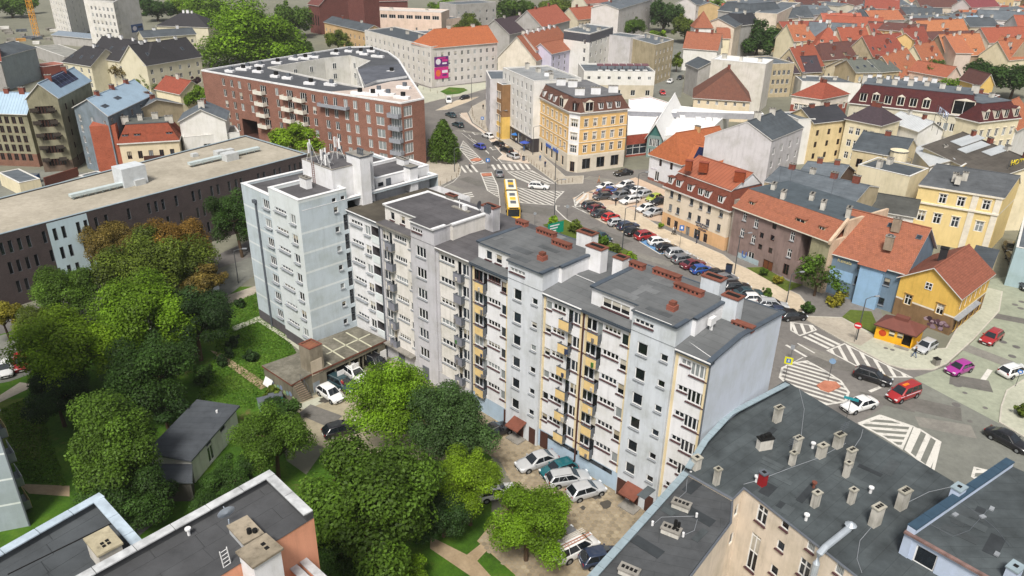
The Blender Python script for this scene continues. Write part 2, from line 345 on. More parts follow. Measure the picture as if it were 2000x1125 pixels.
# ------------------------------------------------------------------ buildings
class Bld:
 def __init__(s,name,label,cat,pts,h,z0=0.0,group=None):
  s.p = ccw(pts); s.h = h; s.z0 = z0; s.n = len(s.p)
  c = sum(s.p,Vector((0,0))) / s.n; s.off = Vector((c.x,c.y,z0)); s.c = c
  s.e = empty(name,s.off,label,cat,group); s.mm = px_per_m(V(c,h)); s.roofo = None
 def part(s,name,mb,mats,parent=None,**k):
  if not isinstance(mats,(list,tuple)): mats = [mats]
  return new(name,mb.mesh(name,mats,off=s.off,**k),parent or s.e)
 def edge(s,i):
  a = s.p[i % s.n]; b = s.p[(i + 1) % s.n]; d = b - a; L = d.length; d = d / L
  return a,b,d,Vector((d.y,-d.x)),L
 def near_edge(s,q):
  return min(range(s.n),key=lambda i: ((s.p[i] + s.p[(i + 1) % s.n]) / 2 - Vector((q[0],q[1]))).length)
 def walls(s,mat,wins=None,plinth=None,pmat=None,tops=None,h=None,bands=(),skip=(),name='wall',mats=None):
  """wins: {edge: [dict(s,z,w,h,...)]}; plinth height in pmat; bands [(z0,z1,mat index)]"""
  mb = MB(); H = h or s.h; M = [mat,pmat or mat] + list(mats or []); wins = wins or {}
  for i in range(s.n):
   if i in skip: continue
   a,b,d,nrm,L = s.edge(i); ws = wins.get(i,[])
   xs = {0.0,L}; zs = {s.z0,H}
   if plinth: zs.add(s.z0 + plinth)
   for z0,z1,k in bands: zs.add(z0); zs.add(z1)
   for q in ws:
    q['s'] = max(q['w'] / 2 + .05,min(L - q['w'] / 2 - .05,q['s']))
    xs |= {q['s'] - q['w'] / 2,q['s'] + q['w'] / 2}; zs |= {q['z'],min(q['z'] + q['h'],H - .02)}
   xs = sorted(xs); zs = sorted(zs); D = Vector((d.x,d.y,0)); A = V(a,0)
   for x0,x1 in zip(xs,xs[1:]):
    if x1 - x0 < 1e-4: continue
    for z0,z1 in zip(zs,zs[1:]):
     if z1 - z0 < 1e-4: continue
     cx,cz = (x0 + x1) / 2,(z0 + z1) / 2
     if any(abs(cx - q['s']) < q['w'] / 2 and q['z'] < cz < q['z'] + q['h'] for q in ws): continue
     k = 1 if (plinth and cz < s.z0 + plinth) else 0
     for b0,b1,bk in bands:
      if b0 < cz < b1: k = bk
     mb.poly([A + D * x0 + Vector((0,0,z0)),A + D * x1 + Vector((0,0,z0)),A + D * x1 + Vector((0,0,z1)),A + D * x0 + Vector((0,0,z1))],k,[(x0,z0),(x1,z0),(x1,z1),(x0,z1)])
   N = V(nrm,0)
   for q in ws:
    x0,x1,z0,z1 = q['s'] - q['w'] / 2,q['s'] + q['w'] / 2,q['z'],min(q['z'] + q['h'],H - .02); dp = q.get('depth',.16)
    c = [A + D * x0 + Vector((0,0,z0)),A + D * x1 + Vector((0,0,z0)),A + D * x1 + Vector((0,0,z1)),A + D * x0 + Vector((0,0,z1))]; e = [p - N * dp for p in c]
    for j in range(4): mb.poly([c[j],e[j],e[(j + 1) % 4],c[(j + 1) % 4]][::-1],q.get('rk',0))
    if q.get('back') is not None: mb.poly(e,q['back'])
    if q.get('st') != 'hole': s.window(A + D * q['s'] + Vector((0,0,z0)),math.atan2(d.y,d.x),q,z1 - z0)
  if tops:
   for t in tops: mb.poly(t,0)
  s.wall = s.part(name,mb,M); return s.wall
 def window(s,loc,rz,q,h,parent=None):
  w = q['w']; st = q.get('st','2'); fm = q.get('fm',WHITE); g = q.get('g')
  if g is None: g = random.choice((0,0,1,1,2,2,3,3,4,5,6) if s.mm * w >= q.get('far',9) else (0,0,1,1,2,2,3,4))
  if isinstance(g,int) and s.mm * w < q.get('far',9):
   o = new('window',far_mesh(w,h,st,fm,g),parent or s.e,loc - s.off,rz)
   if q.get('sur') and s.mm * w > 5: new('surround',surround_mesh(w,h,q['sur']),o)
   return o
  o = new(q.get('name','window'),win_mesh(w,h,st,fm),parent or s.e,loc - s.off,rz)
  if parent is None or parent == s.e:
   new('pane',pane_mesh(w,h,g),o)
   if q.get('sill') is not None: new('sill',sill_mesh(w,q['sill'],q.get('sd',.16)),o)
   if q.get('sur'): new('surround',surround_mesh(w,h,q['sur']),o)
  return o
 def grid(s,i,cols,rows,w=1.0,h=1.5,m0=1.2,m1=1.2,zs=None,gh=None,skip=(),**k):
  L = s.edge(i)[4]; out = []
  gh = s.z0 + 1.0 if gh is None else s.z0 + gh
  if zs is None: zs = [gh + (s.h - .9 - gh) * r / rows + .35 for r in range(rows)]
  for r,z in enumerate(zs):
   for c in range(cols):
    if (c,r) in skip: continue
    x = m0 + w / 2 + (L - m0 - m1 - w) * (c / (cols - 1) if cols > 1 else .5)
    out.append(dict(s=x,z=z,w=w,h=h,**k))
  return out
 def flat(s,mat,parapet=.4,t=.3,cope=None,over=0,lift=0,name='roof'):
  if parapet:
   mb = MB(); ins = inset(s.p,t); mb.flat(ins,s.h); s.roofo = s.part(name,mb,mat); pb = MB(); n = s.n
   ou = inset(s.p,-.04); i2 = inset(s.p,t + .02)
   for i in range(n):
    j = (i + 1) % n; a,b = s.p[i],s.p[j]; c,d = ins[j],ins[i]; H = s.h + parapet
    pb.poly([V(c,s.h),V(d,s.h),V(d,H - .05),V(c,H - .05)],1); pb.poly([V(a,s.h),V(b,s.h),V(b,H - .05),V(a,H - .05)],1)
    pb.poly([V(ou[i],H),V(ou[j],H),V(i2[j],H),V(i2[i],H)],0); pb.poly([V(ou[i],H - .07),V(ou[j],H - .07),V(ou[j],H),V(ou[i],H)],0)
    pb.poly([V(i2[j],H - .07),V(i2[i],H - .07),V(i2[i],H),V(i2[j],H)],0)
   s.part('parapet',pb,[cope or SILLW,s.wall.data.materials[0] if hasattr(s,'wall') else mat])
  else:
   mb = MB(); o = inset(s.p,-over); mb.prism(o,s.h + .01,s.h + .2,1,0); mb.flat(o[::-1],s.h + .01,1); s.roofo = s.part(name,mb,[mat,cope or GREYF])
  s.rz = s.h + (0 if parapet else .2); return s.roofo
 def gable(s,mat,rh,along=0,over=.4,hips=(0,0),frac=.5,fascia=None,hipz=None,wallmat=True):
  """quad; ridge parallel to edge `along`; returns roof and keeps self.slope for things that stand on it"""
  p = [s.p[(along + k) % 4] for k in range(4)]; A,B,C,D = p; h = s.h
  mR = B + (C - B) * frac; mL = A + (D - A) * frac; ax = (mR - mL).normalized()
  R2 = mR - ax * hips[1]; R1 = mL + ax * hips[0]
  n = Vector((ax.y,-ax.x)); wf = (B - A).normalized(); halfw = abs((mR - B).dot(n)); sl = rh / max(.1,halfw); o = over
  sb = rh / max(.1,abs((C - mR).dot(n)))
  oa = over if not hips[0] else over; ob = over
  A2 = A + n * o - ax * oa; B2 = B + n * o + ax * ob; C2 = C - n * o + ax * ob; D2 = D - n * o - ax * oa
  ze = h - sl * o + .05; zb = h - sb * o + .05; zr = h + rh + .05
  r1 = R1 if hips[0] else R1 - ax * oa; r2 = R2 if hips[1] else R2 + ax * ob
  mb = MB(); a3,b3,c3,d3,q1,q2 = V(A2,ze),V(B2,ze),V(C2,zb),V(D2,zb),V(r1,zr),V(r2,zr)
  mb.poly([a3,b3,q2,q1]); mb.poly([c3,d3,q1,q2])
  if hips[0]: mb.poly([d3,a3,q1])
  if hips[1]: mb.poly([b3,c3,q2])
  t = Vector((0,0,.16))
  rim = [(a3,b3)] + ([(b3,c3)] if hips[1] else [(b3,q2),(q2,c3)]) + [(c3,d3)] + ([(d3,a3)] if hips[0] else [(d3,q1),(q1,a3)])
  for u,v in rim: mb.poly([u - t,v - t,v,u],1)
  mb.poly([a3 - t,q1 - t,q2 - t,b3 - t],1); mb.poly([c3 - t,q2 - t,q1 - t,d3 - t],1)
  dr = (q2 - q1); mb.obox(q1 - Vector((n.x,n.y,0)) * .12 - Vector((0,0,.02)),dr,Vector((n.x,n.y,0)) * .24,(0,0,.1),0)
  s.roofo = s.part('roof',mb,[mat,fascia or SILLW]); s.tops = []
  if not hips[1]: s.tops.append([V(B,h),V(C,h),V(mR,h + rh)])
  if not hips[0]: s.tops.append([V(D,h),V(A,h),V(mL,h + rh)])
  if s.tops and wallmat:
   for tt in s.tops: gb = MB(); gb.poly(tt); s.part('gable',gb,[s.wall.data.materials[0] if wallmat is True else wallmat])
  s.rid = (V(R1,zr),V(R2,zr)); s.fr = dict(A=V(A,h),B=V(B,h),n=V(n,0),ax=V(ax,0),sl=sl,hw=halfw,zr=zr,L=(B - A).length,C=V(C,h),sb=sb)
  return s.roofo
 def on_slope(s,fx,fy,lift=.03,back=False):
  f = s.fr; p = f['A'].lerp(f['B'],fx) - f['n'] * (f['hw'] * fy); p.z = s.h + f['sl'] * f['hw'] * fy + .05 + lift; return p
 def skylight(s,fx,fy,w=.8,l=1.2):
  f = s.fr; p = s.on_slope(fx,fy,.0); u = (Vector((0,0,1)) * f['sl'] - f['n']).normalized(); X = f['ax']; N = X.cross(u).normalized()
  if N.z < 0: N = -N
  mb = MB(); mb.obox(p - X * w / 2 - u * l / 2,X * w,u * l,N * .1,0); mb.obox(p - X * (w / 2 - .09) - u * (l / 2 - .09) + N * .08,X * (w - .18),u * (l - .18),N * .03,1)
  return s.part('skylight',mb,[GREYF,GLASS[2]],s.roofo) if s.roofo.parent else None
 def dormer(s,fx,fy,w=1.2,h=1.3,wm=None,rm=None,st='2',deep=None):
  f = s.fr; p = s.on_slope(fx,fy,0); X = f['ax']; F = f['n']; dp = deep or (h + .35) / max(.3,f['sl']) + .1
  mb = MB(); q = p - X * w / 2; Z = Vector((0,0,1))
  mb.obox(q,X * w,-F * dp,Z * h,0); k = .12
  mb.obox(q - X * k + F * .15 + Z * h,X * (w + 2 * k),-F * (dp + .15),Z * .12,1)
  mb.poly([p - X * (w / 2 - .14) + F * .012 + Z * .2,p + X * (w / 2 - .14) + F * .012 + Z * .2,p + X * (w / 2 - .14) + F * .012 + Z * (h - .12),p - X * (w / 2 - .14) + F * .012 + Z * (h - .12)],2)
  mb.obox(p - X * .05 + F * .012 + Z * .2,X * .1,F * .03,Z * (h - .32),3)
  return s.part('dormer',mb,[wm or WHITE,rm or s.roofo.data.materials[0],GLASS[1],WHITE],s.roofo)
 def mansard(s,ins,mh,mat,topmat,over=.35,cornice=SILLW):
  o = inset(s.p,-over); i = inset(s.p,ins); mb = MB(); z0,z1 = s.h + .25,s.h + .25 + mh
  for k in range(s.n):
   j = (k + 1) % s.n; mb.poly([V(o[k],z0),V(o[j],z0),V(i[j],z1),V(i[k],z1)],0)
  i2 = inset(s.p,ins - .12); mb.prism(i2,z1 - .02,z1 + .14,2,1)
  s.roofo = s.part('roof',mb,[mat,topmat,GREYF]); cb = MB(); cb.prism(inset(s.p,-over - .05),s.h,s.h + .25,0,0); cb.flat(inset(s.p,-over - .05)[::-1],s.h); s.part('cornice',cb,[cornice])
  s.rz = z1 + .14; s.mn = (ins,mh,over,z0); return s.roofo
 def mdormer(s,i,fx,fy=.12,w=1.1,h=1.5,wm=None,rm=None,gab=False):
  ins,mh,ov,z0 = s.mn; a,b,d,n,L = s.edge(i); N = V(n,0); D = V(d,0); p = V(a,0) + D * (L * fx) + N * (ov - (ov + ins) * fy - .02); p.z = z0 + mh * fy
  mb = MB(); Z = Vector((0,0,1)); dp = (ins + ov) * h / mh + .1; q = p - D * w / 2; mb.obox(q,D * w,-N * dp,Z * h,0)
  if gab:
   A,B,T = q + Z * h - D * .1 + N * .1,q + D * (w + .1) + Z * h + N * .1,p + Z * (h + .6) + N * .1; k = -N * (dp + .5)
   mb.poly([A,B,T],0); mb.poly([B,B + k,T + k,T],1); mb.poly([T,T + k,A + k,A],1)
  else: mb.obox(q - D * .1 + N * .15 + Z * h,D * (w + .2),-N * (dp + .15),Z * .12,1)
  x = w / 2 - .15; e = N * .012
  mb.poly([p - D * x + e + Z * .25,p + D * x + e + Z * .25,p + D * x + e + Z * (h - .12),p - D * x + e + Z * (h - .12)],2); mb.obox(p - D * .05 + e + Z * .25,D * .1,N * .03,Z * (h - .37),3)
  return s.part('dormer',mb,[wm or WHITE,rm or s.roofo.data.materials[0],GLASS[1],WHITE],s.roofo)
 def chimney(s,p,w=1.0,d=.6,h=1.2,rot=None,mat=None,cap=None,flues=2,label=None,name='chimney',sink=.6):
  p = Vector(p); rot = math.atan2(*(s.p[1] - s.p[0]).yx) if rot is None else rot
  mb = MB(); mb.box(p - Vector((0,0,sink)),w,d,h + sink,rot,0); mb.box(p + Vector((0,0,h + .001)),w + .14,d + .14,.12,rot,1); X = Vector((math.cos(rot),math.sin(rot),0))
  for k in range(flues): mb.box(p + X * ((k + .5) / flues - .5) * w * .9 + Vector((0,0,h + .122)),min(.28,w / flues * .6),min(.28,d * .5),.05,rot,2)
  o = s.part(name,mb,[mat or CHIMW,cap or CONC,DARK],s.roofo)
  if label: o['label'] = label
  return o
 def box(s,name,c,sx,sy,sz,rot,mat,parent=None,mt=None,label=None):
  mb = MB(); mb.box(c,sx,sy,sz,rot,0,1); o = s.part(name,mb,[mat,mt or mat],parent)
  if label: o['label'] = label
  return o
CHIMW = plaster('#c9c5bc',.35,'chimney_render'); CONC = plaster('#8f8b84',.4,'concrete'); DARK = plain('#131313',.9,name='dark_opening'); CHIMB = bricks('#7d4436','chimney_brick')
def quad(A,B,C): return [A,B,C,Vector(A) + Vector(C) - Vector(B)]
def ab(A,B,d):
 A,B = Vector(A),Vector(B); e = (B - A).xy.normalized(); n = Vector((-e.y,e.x,0)); return [A,B,B + n * d,A + n * d]
def wornpaint():
 t = NT('worn_road_paint'); o = t.tex(); n = t.ramp(t.noise(o,.9,8,.75),[(.3,gray(0)),(.48,gray(1))]); f = t.ramp(t.noise(o,9,5,.8),[(.3,gray(.72)),(.5,gray(1))])
 t.l(t.mix(1,t.mix(n,lin('#98958e'),lin('#cdcac2')),f,'MULTIPLY'),t.b.inputs['Base Color']); t.b.inputs['Roughness'].default_value = .8; return t.m
def lawnmat():
 t = NT('lawn'); o = t.tex(); k = t.ramp(t.noise(o,.16,8,.7),[(.3,lin('#2b480c')),(.5,lin('#3f6212')),(.68,lin('#587022'))]); s = t.ramp(t.noise(o,.1,9,.78),[(.57,gray(0)),(.66,gray(1))]); f = t.ramp(t.noise(o,3,6,.8),[(.3,gray(.7)),(.6,gray(1.1))])
 t.l(t.mix(1,t.mix(s,k,lin('#6b5b3c')),f,'MULTIPLY'),t.b.inputs['Base Color']); t.b.inputs['Roughness'].default_value = .95; t.bump(t.noise(o,12,4),.6,.08); return t.m
# ================================================================== ground, streets, pavements, markings
ASPH = groundmat('asphalt','#686562','#7c7873',.12,1.5); ASPD = groundmat('worn_asphalt','#5d5a58','#716e6a',.15,1.5); ASPG = groundmat('grey_asphalt','#6a6b65','#7b7c74',.12,1.2)
CONP = groundmat('concrete_street','#878c7b','#9a9e8b',.12,1.0); PAVE = groundmat('pavement','#b3a48e','#c7b8a1',.2,2.0); PAVG = groundmat('grey_pavement','#9b9386','#b0a798',.2,2.0)
PAVL = groundmat('pale_pavement','#a3a493','#b5b5a3',.2,2.0); KERB = plain('#b4afa3',.8,name='kerb_stone'); GRASS = lawnmat(); GRASD = groundmat('worn_lawn','#45551a','#5b6826',.25,2.0,.5,.08)
DIRT = groundmat('trodden_earth','#8d7a60','#a8957a',.3,2.0); PAINTW = wornpaint(); BLUEP = plain('#5f86ad',.8,name='blue_bay_paint'); REDP = groundmat('red_paving','#a0644e','#bd7f66',.6,3.0)
FARG = groundmat('town_ground','#68685a','#7d7c6d',.02,.4)
mb = MB(); mb.flat([Vector(p) for p in ((-1600,-60),(1600,-60),(1600,2600),(-1600,2600))],0); structure('ground',mb,FARG)
def sheet(name,pts,z,mat,kind='structure'):
 mb = MB(); mb.flat(ccw(pts),z); return structure(name,mb,mat)
def raised(name,pts,mat,h=.12,kerb=KERB,kw=.18):
 p = ccw(pts); mb = MB(); mb.prism(p,0,h,1,1) if False else None
 for i in range(len(p)): mb.poly([V(p[i],0),V(p[(i + 1) % len(p)],0),V(p[(i + 1) % len(p)],h),V(p[i],h)],1)
 q = inset(p,kw); n = len(p)
 for i in range(n): j = (i + 1) % n; mb.poly([V(p[i],h),V(p[j],h),V(q[j],h),V(q[i],h)],1)
 mb.flat(q,h,0); return structure(name,mb,[mat,kerb])
def Gs(c,*pts): return [Q(c,x,y,0) for x,y in pts]
def MIXP(*items): return [Q(c,x,y,0) for c,x,y in items]
sheet('road',MIXP(('e4',-900,-140),('e4',700,60),('e4',1300,800),('e5',2050,420),('o',1330,330),('o',1700,560),('o',1760,700),('o',2300,760),('o',2300,1300),('o',1300,1000),('o',1000,600),('o',780,420),('o',760,300)),.004,ASPH)
sheet('road',MIXP(('e4',290,480),('e4',420,440),('e4',1000,1010),('e5',1000,400),('e5',760,340),('e4',420,760)),.008,ASPD)
sheet('road',MIXP(('e7',1520,-200),('e7',2600,-400),('o',2300,760),('e8',1720,480),('e8',830,10),('e7',660,985),('e7',1050,850),('e7',1400,520),('e7',1700,100)),.008,CONP)
sheet('road',MIXP(('e8',430,330),('e8',830,10),('e8',1720,480),('o',2150,860),('o',2150,1150),('e8',1000,1125),('e8',200,480)),.012,ASPG)
sheet('road',MIXP(('o',1280,60),('o',1345,90),('o',1330,190),('o',1255,190)),.012,ASPG)
sheet('car_park',MIXP(('e1',-20,700),('e1',380,540),('e1',1100,330),('e1',1640,560),('e1',1600,1125),('e2',1350,200),('e2',700,80),('e1',180,830)),.014,groundmat('car_park_setts','#b49d88','#c6b09a',.25,2.5))
sheet('parking_bays',MIXP(('e1',180,770),('e1',640,900),('e2',900,230),('e2',1700,640),('e3',900,350),('e3',1850,960),('e3',1700,1030),('e3',560,560),('e2',1900,1010),('e2',1000,510),('e2',200,110)),.016,groundmat('bay_paving','#a59580','#b8a893',.3,2.5))
raised('pavement',MIXP(('e1',480,860),('e1',830,800),('e1',1200,1000),('e2',1360,300),('g7',620,1075),('g8',160,900),('g8',420,1010),('e3',1500,480),('e3',1850,640),('e3',2060,900),('e3',1840,935),('e3',1300,730),('e3',700,320),('e2',1950,780),('e2',1500,560),('e2',1000,330),('e2',640,110)),PAVE)
raised('pavement',MIXP(('e6',380,110),('e6',900,130),('e6',1330,360),('e6',1640,480),('e6',1900,520),('e7',1040,630),('e7',1250,250),('e7',1500,-120),('e7',1740,-60),('e7',1700,180),('e7',1390,520),('e7',1060,820),('e7',900,895),('e7',560,890),('e7',330,830),('e6',930,430)),PAVL)
sheet('pavement_patch',MIXP(('e6',390,120),('e6',900,140),('e6',1290,370),('e6',1130,480),('e6',940,425)),.125,PAVG)
raised('pavement',MIXP(('o',2300,700),('e7',1990,1010),('e8',1800,130),('e8',1740,300),('e8',1720,470),('e8',2000,640),('o',2200,900)),PAVL)
raised('pavement',MIXP(('e5',1000,-180),('e5',1180,-30),('e5',1760,500),('e5',2000,490),('e5',1990,590),('e5',1660,605),('e5',1300,330),('e4',1140,960),('e4',800,760),('e4',560,600),('e4',500,470),('e4',545,390),('e4',720,300),('e4',760,620)),PAVG)
sheet('bay_lane',MIXP(('e4',545,600),('e4',800,770),('e4',1150,970),('e5',1310,330),('e5',1220,325),('e5',870,270),('e5',940,210),('e4',700,740),('e4',390,520),('e4',400,470),('e4',480,465)),.016,groundmat('pink_paving','#b5a493','#c9b9a8',.3,2.5))
raised('pavement',MIXP(('o',830,300),('e5',0,150),('e5',200,250),('e5',370,330),('e5',405,420),('e5',380,500),('e5',60,660),('o',780,420),('o',790,330)),PAVG)
raised('pavement',MIXP(('c3',-10,480),('c3',60,500),('c3',370,465),('c3',380,500),('c3',260,535),('c3',120,560),('c3',0,590),('c2',1250,500),('c2',1270,470)),PAVL)
sheet('lawn_patch',MIXP(('e4',130,195),('e4',250,140),('e4',440,150),('e4',490,180),('e4',380,225),('e4',220,240)),.135,GRASS)
raised('traffic_island',MIXP(('e4',70,440),('e4',340,310),('e4',640,260),('e4',500,330),('e4',230,430)),PAVE)
sheet('lawn',MIXP(('o',-300,700),('o',30,640),('o',420,560),('o',500,560),('o',580,690),('o',520,760),('o',560,900),('o',700,1000),('o',1000,1200),('o',-100,1400)),.02,GRASS)
sheet('lawn',MIXP(('o',690,800),('o',960,830),('o',960,1000),('o',1080,1090),('o',1150,1220),('o',700,1250),('o',560,980)),.024,GRASS)
sheet('worn_lawn',MIXP(('g1',-300,880),('g1',250,830),('g1',330,1000),('g1',300,1300),('g1',-100,1300)),.026,GRASD)
sheet('lane',MIXP(('o',-250,720),('o',60,640),('o',250,600),('o',420,540),('o',500,480),('o',520,520),('o',430,590),('o',200,680),('o',20,745),('o',-250,800)),.03,ASPG)
sheet('road',MIXP(('o',-250,640),('o',120,590),('o',420,500),('o',620,410),('o',640,440),('o',470,510),('o',200,600),('o',-250,720)),.034,ASPD)
sheet('footpath',MIXP(('g1',-20,830),('g1',150,720),('g1',230,730),('g1',210,770),('g1',-20,880)),.04,PAVG)
sheet('footpath',MIXP(('g1',1580,480),('g1',1660,500),('g1',1950,690),('g1',2020,740),('g1',1960,775),('g1',1720,600)),.04,DIRT)
sheet('footpath',MIXP(('g1',1745,300),('g1',1960,220),('g1',1975,250),('g1',1760,335)),.04,PAVL)
sheet('footpath',MIXP(('g1',1640,90),('g1',1960,-20),('g1',1960,40),('g1',1670,150)),.04,PAVG)
sheet('footpath',MIXP(('d8',100,650),('d8',360,660),('d8',360,715),('d8',150,700)),.04,DIRT)
sheet('footpath',MIXP(('d8',680,850),('d8',850,760),('d8',860,800),('d8',720,920)),.04,ASPD)
sheet('footpath',MIXP(('d6',0,1020),('d6',60,1050),('d6',180,1110),('d6',320,1000),('d6',335,1030),('d6',230,1140),('d6',330,1250),('d6',250,1250),('d6',0,1080)),.04,DIRT)
sheet('yard',MIXP(('g4',540,1010),('g4',860,900),('g4',1500,560),('g4',1640,540),('o',800,700),('o',970,830),('o',900,900),('o',690,900),('o',600,860),('o',575,790)),.036,groundmat('yard_asphalt','#8e8672','#a39a84',.2,1.5))
sheet('concrete_strip',MIXP(('g4',510,1070),('g4',870,930),('g4',900,1000),('g4',640,1125),('g4',560,1125)),.042,PAVL)
sheet('apron',[LG(-93.7,45.2),LG(-93.7,44.5),LG(-85,44.5),LG(-78,44.1),LG(-78,44.9),LG(-85,45.2)],.05,PAVL)
CYARD = [LG(-56,51.8),LG(-26.5,51.8),LG(-25.5,46),LG(-27,36),LG(-39,37),LG(-41,44.5),LG(-46,47),LG(-52,46)]
sheet('courtyard',CYARD,.044,groundmat('courtyard_sand','#8f7f64','#a39274',.3,2.5))
def inside(p,poly):
 c = False; n = len(poly)
 for i in range(n):
  a,b = poly[i],poly[i - 1]
  if (a[1] > p[1]) != (b[1] > p[1]) and p[0] < (b[0] - a[0]) * (p[1] - a[1]) / (b[1] - a[1]) + a[0]: c = not c
 return c
mb = MB(); rr = .29; cy = [(p.x,p.y) for p in CYARD]; i = 0
x0,x1 = min(p[0] for p in cy),max(p[0] for p in cy); y0,y1 = min(p[1] for p in cy),max(p[1] for p in cy); y = y0
while y < y1:
 x = x0 + (i % 2) * rr * .9
 while x < x1:
  if inside((x,y),cy):
   k = .93 * rr; dz = random.uniform(-.008,.008); m = random.choice((0,0,0,1,1,2))
   top = [(x + k * math.sin(a * math.pi / 3),y + k * math.cos(a * math.pi / 3),.075 + dz) for a in range(5,-1,-1)]
   mb.poly(top,m)
  x += rr * 1.8
 y += rr * 1.56; i += 1
structure('paving_setts',mb,[groundmat('sett','#8b7f6b','#9c907b',.25,2.0),groundmat('sett','#7d725f','#8e8370',.25,2.0),groundmat('sett','#978b74','#a69a84',.25,2.0)],kind='stuff')
# ------------------------------------------------------------------ paint on the road
def clip_stripes(pts,d,step,width,off=0.0):
 """bands parallel to d that fill a polygon"""
 d = Vector((d[0],d[1])).normalized(); n = Vector((-d.y,d.x)); P2 = [Vector((p[0],p[1])) for p in pts]
 ts = [p.dot(n) for p in P2]; t = min(ts) + off; out = []
 def span(t):
  xs = []
  for i in range(len(P2)):
   a,b = P2[i],P2[(i + 1) % len(P2)]; ta,tb = a.dot(n) - t,b.dot(n) - t
   if (ta > 0) != (tb > 0): xs.append((a + (b - a) * (ta / (ta - tb))).dot(d))
  return sorted(xs)
 while t < max(ts):
  A,B = span(t + .01),span(t + width)
  if len(A) >= 2 and len(B) >= 2:
   k = [d * A[0] + n * t,d * A[-1] + n * t,d * B[-1] + n * (t + width),d * B[0] + n * (t + width)]; out.append(k)
  t += step
 return out
def hatch(c,pts,dirpts,step,width,border=.25,z=.02,name='hatched_marking',label=None):
 P3 = [Q(c,x,y) for x,y in pts]; p = ccw(P3); a,b = (Q(c,*q) for q in dirpts); mb = MB()
 for k in clip_stripes(p,(b - a).xy,step,width,step * .4): mb.poly([V(q,z) for q in (k if area2(k) > 0 else k[::-1])])
 if border:
  q = inset(p,border)
  for i in range(len(p)): j = (i + 1) % len(p); mb.poly([V(p[i],z + .004),V(p[j],z + .004),V(q[j],z + .004),V(q[i],z + .004)])
 return structure(name,mb,PAINTW)
def line(c,pts,w=.15,z=.02,dash=None,name='road_line'):
 P3 = [Q(c,x,y,z) for x,y in pts]; mb = MB()
 for a,b in zip(P3,P3[1:]):
  d = (b - a); L = d.length; d.normalize(); n = Vector((-d.y,d.x,0)) * w / 2; t = 0
  while t < L:
   e = min(L,t + (dash[0] if dash else L)); mb.poly([a + d * t - n,a + d * e - n,a + d * e + n,a + d * t + n]); t += (sum(dash) if dash else L + 1)
 return structure(name,mb,PAINTW)
hatch('e5',((430,30),(720,325),(555,340),(380,140)),((440,180),(620,130)),1.15,.4)
hatch('e5',((650,450),(800,440),(885,620),(905,780),(740,680)),((700,560),(860,540)),1.15,.4)
hatch('e5',((390,355),(600,345),(640,440),(420,450)),((400,360),(470,450)),1.35,.55,0,name='zebra_crossing')
hatch('e5',((790,345),(1240,325),(1340,405),(810,425)),((800,345),(850,425)),1.35,.6,0,name='zebra_crossing')
hatch('e5',((1000,435),(1330,420),(1620,590),(1290,590),(1120,520)),((1050,440),(1400,590)),1.1,.35)
hatch('e5',((1115,640),(1400,680),(1750,690),(1640,800),(1620,875),(1160,840)),((1150,660),(1600,860)),1.05,.4)
hatch('e5',((1870,800),(1990,710),(2060,720),(2060,890),(1880,890)),((1880,880),(1990,760)),1.05,.4)
hatch('e5',((320,735),(530,680),(580,770),(400,830)),((330,740),(560,700)),1.2,.5,0)
hatch('e5',((740,910),(900,900),(910,1000),(790,1000)),((760,990),(890,920)),1.1,.4)
hatch('e5',((880,272),(945,212),(1210,318),(930,325)),((900,280),(1150,310)),.9,.14,.2)
hatch('e1',((0,720),(180,580),(200,690),(20,840)),((10,830),(190,700)),1.1,.4,.2,z=.024)
hatch('e6',((270,180),(545,220),(600,280),(390,355),(270,285)),((330,190),(390,340)),1.25,.45)
hatch('e6',((400,370),(620,295),(920,440),(700,520)),((410,380),(690,515)),1.1,.55,0,name='zebra_crossing')
hatch('e6',((710,530),(930,440),(1320,640),(1770,860),(1490,860),(1090,730)),((830,490),(920,660)),1.3,.45)
hatch('e6',((130,860),(160,740),(270,680),(480,650),(700,770),(900,900),(1000,1040),(960,1160),(700,1200),(420,1120)),((160,770),(800,960)),.95,.42,.3)
hatch('e8',((200,490),(440,395),(790,520),(680,770),(480,640)),((230,520),(760,560)),1.05,.5,.3)
hatch('e8',((700,770),(800,525),(870,540),(1100,690),(1020,1020),(900,930)),((730,780),(840,550)),1.15,.55,.3,z=.024)
hatch('e8',((1420,1060),(1450,950),(1700,1010),(1640,1200)),((1420,1010),(1560,1010)),1.1,.5,.3)
hatch('e7',((1370,970),(1440,840),(1680,920),(1590,1050)),((1380,960),(1460,850)),1.5,.6,0,name='zebra_crossing')
line('e5',((530,0),(880,300)),.18,dash=(3,3.5)); line('e4',((430,690),(830,1050)),.15,dash=(2.5,3)); line('e4',((410,730),(640,910)),.15)
line('e4',((380,480),(700,740),(940,1010)),.18); line('e5',((905,780),(910,1000)),.15); line('e5',((1640,870),(1640,930),(1780,1060),(1900,1125)),.25); line('e5',((1640,880),(1870,885)),.3,dash=(.8,.8))
line('e5',((120,660),(300,570),(390,480)),.15); line('e1',((-20,840),(500,1100)),.2,z=.024); line('e2',((60,10),(420,210)),.2,z=.024); line('e2',((980,510),(1330,720)),.2,z=.024)
line('e6',((220,460),(470,605)),.4); line('e6',((360,440),(570,560)),.25); line('e6',((1240,1030),(1370,975)),.45); line('e8',((200,480),(440,390),(800,515),(1100,685)),.2)
line('e6',((180,740),(430,610)),.12)
mb = MB(); mb.flat(ccw(Gs('e2',(980,500),(1150,490),(1480,700),(1330,720))),.022); structure('disabled_bay',mb,BLUEP)
line('e2',((1150,590),(1290,500)),.15,z=.028); line('e2',((1330,710),(1470,620)),.15,z=.028)
for k in range(8):
 a = (640 + k * 150,905 - 0);
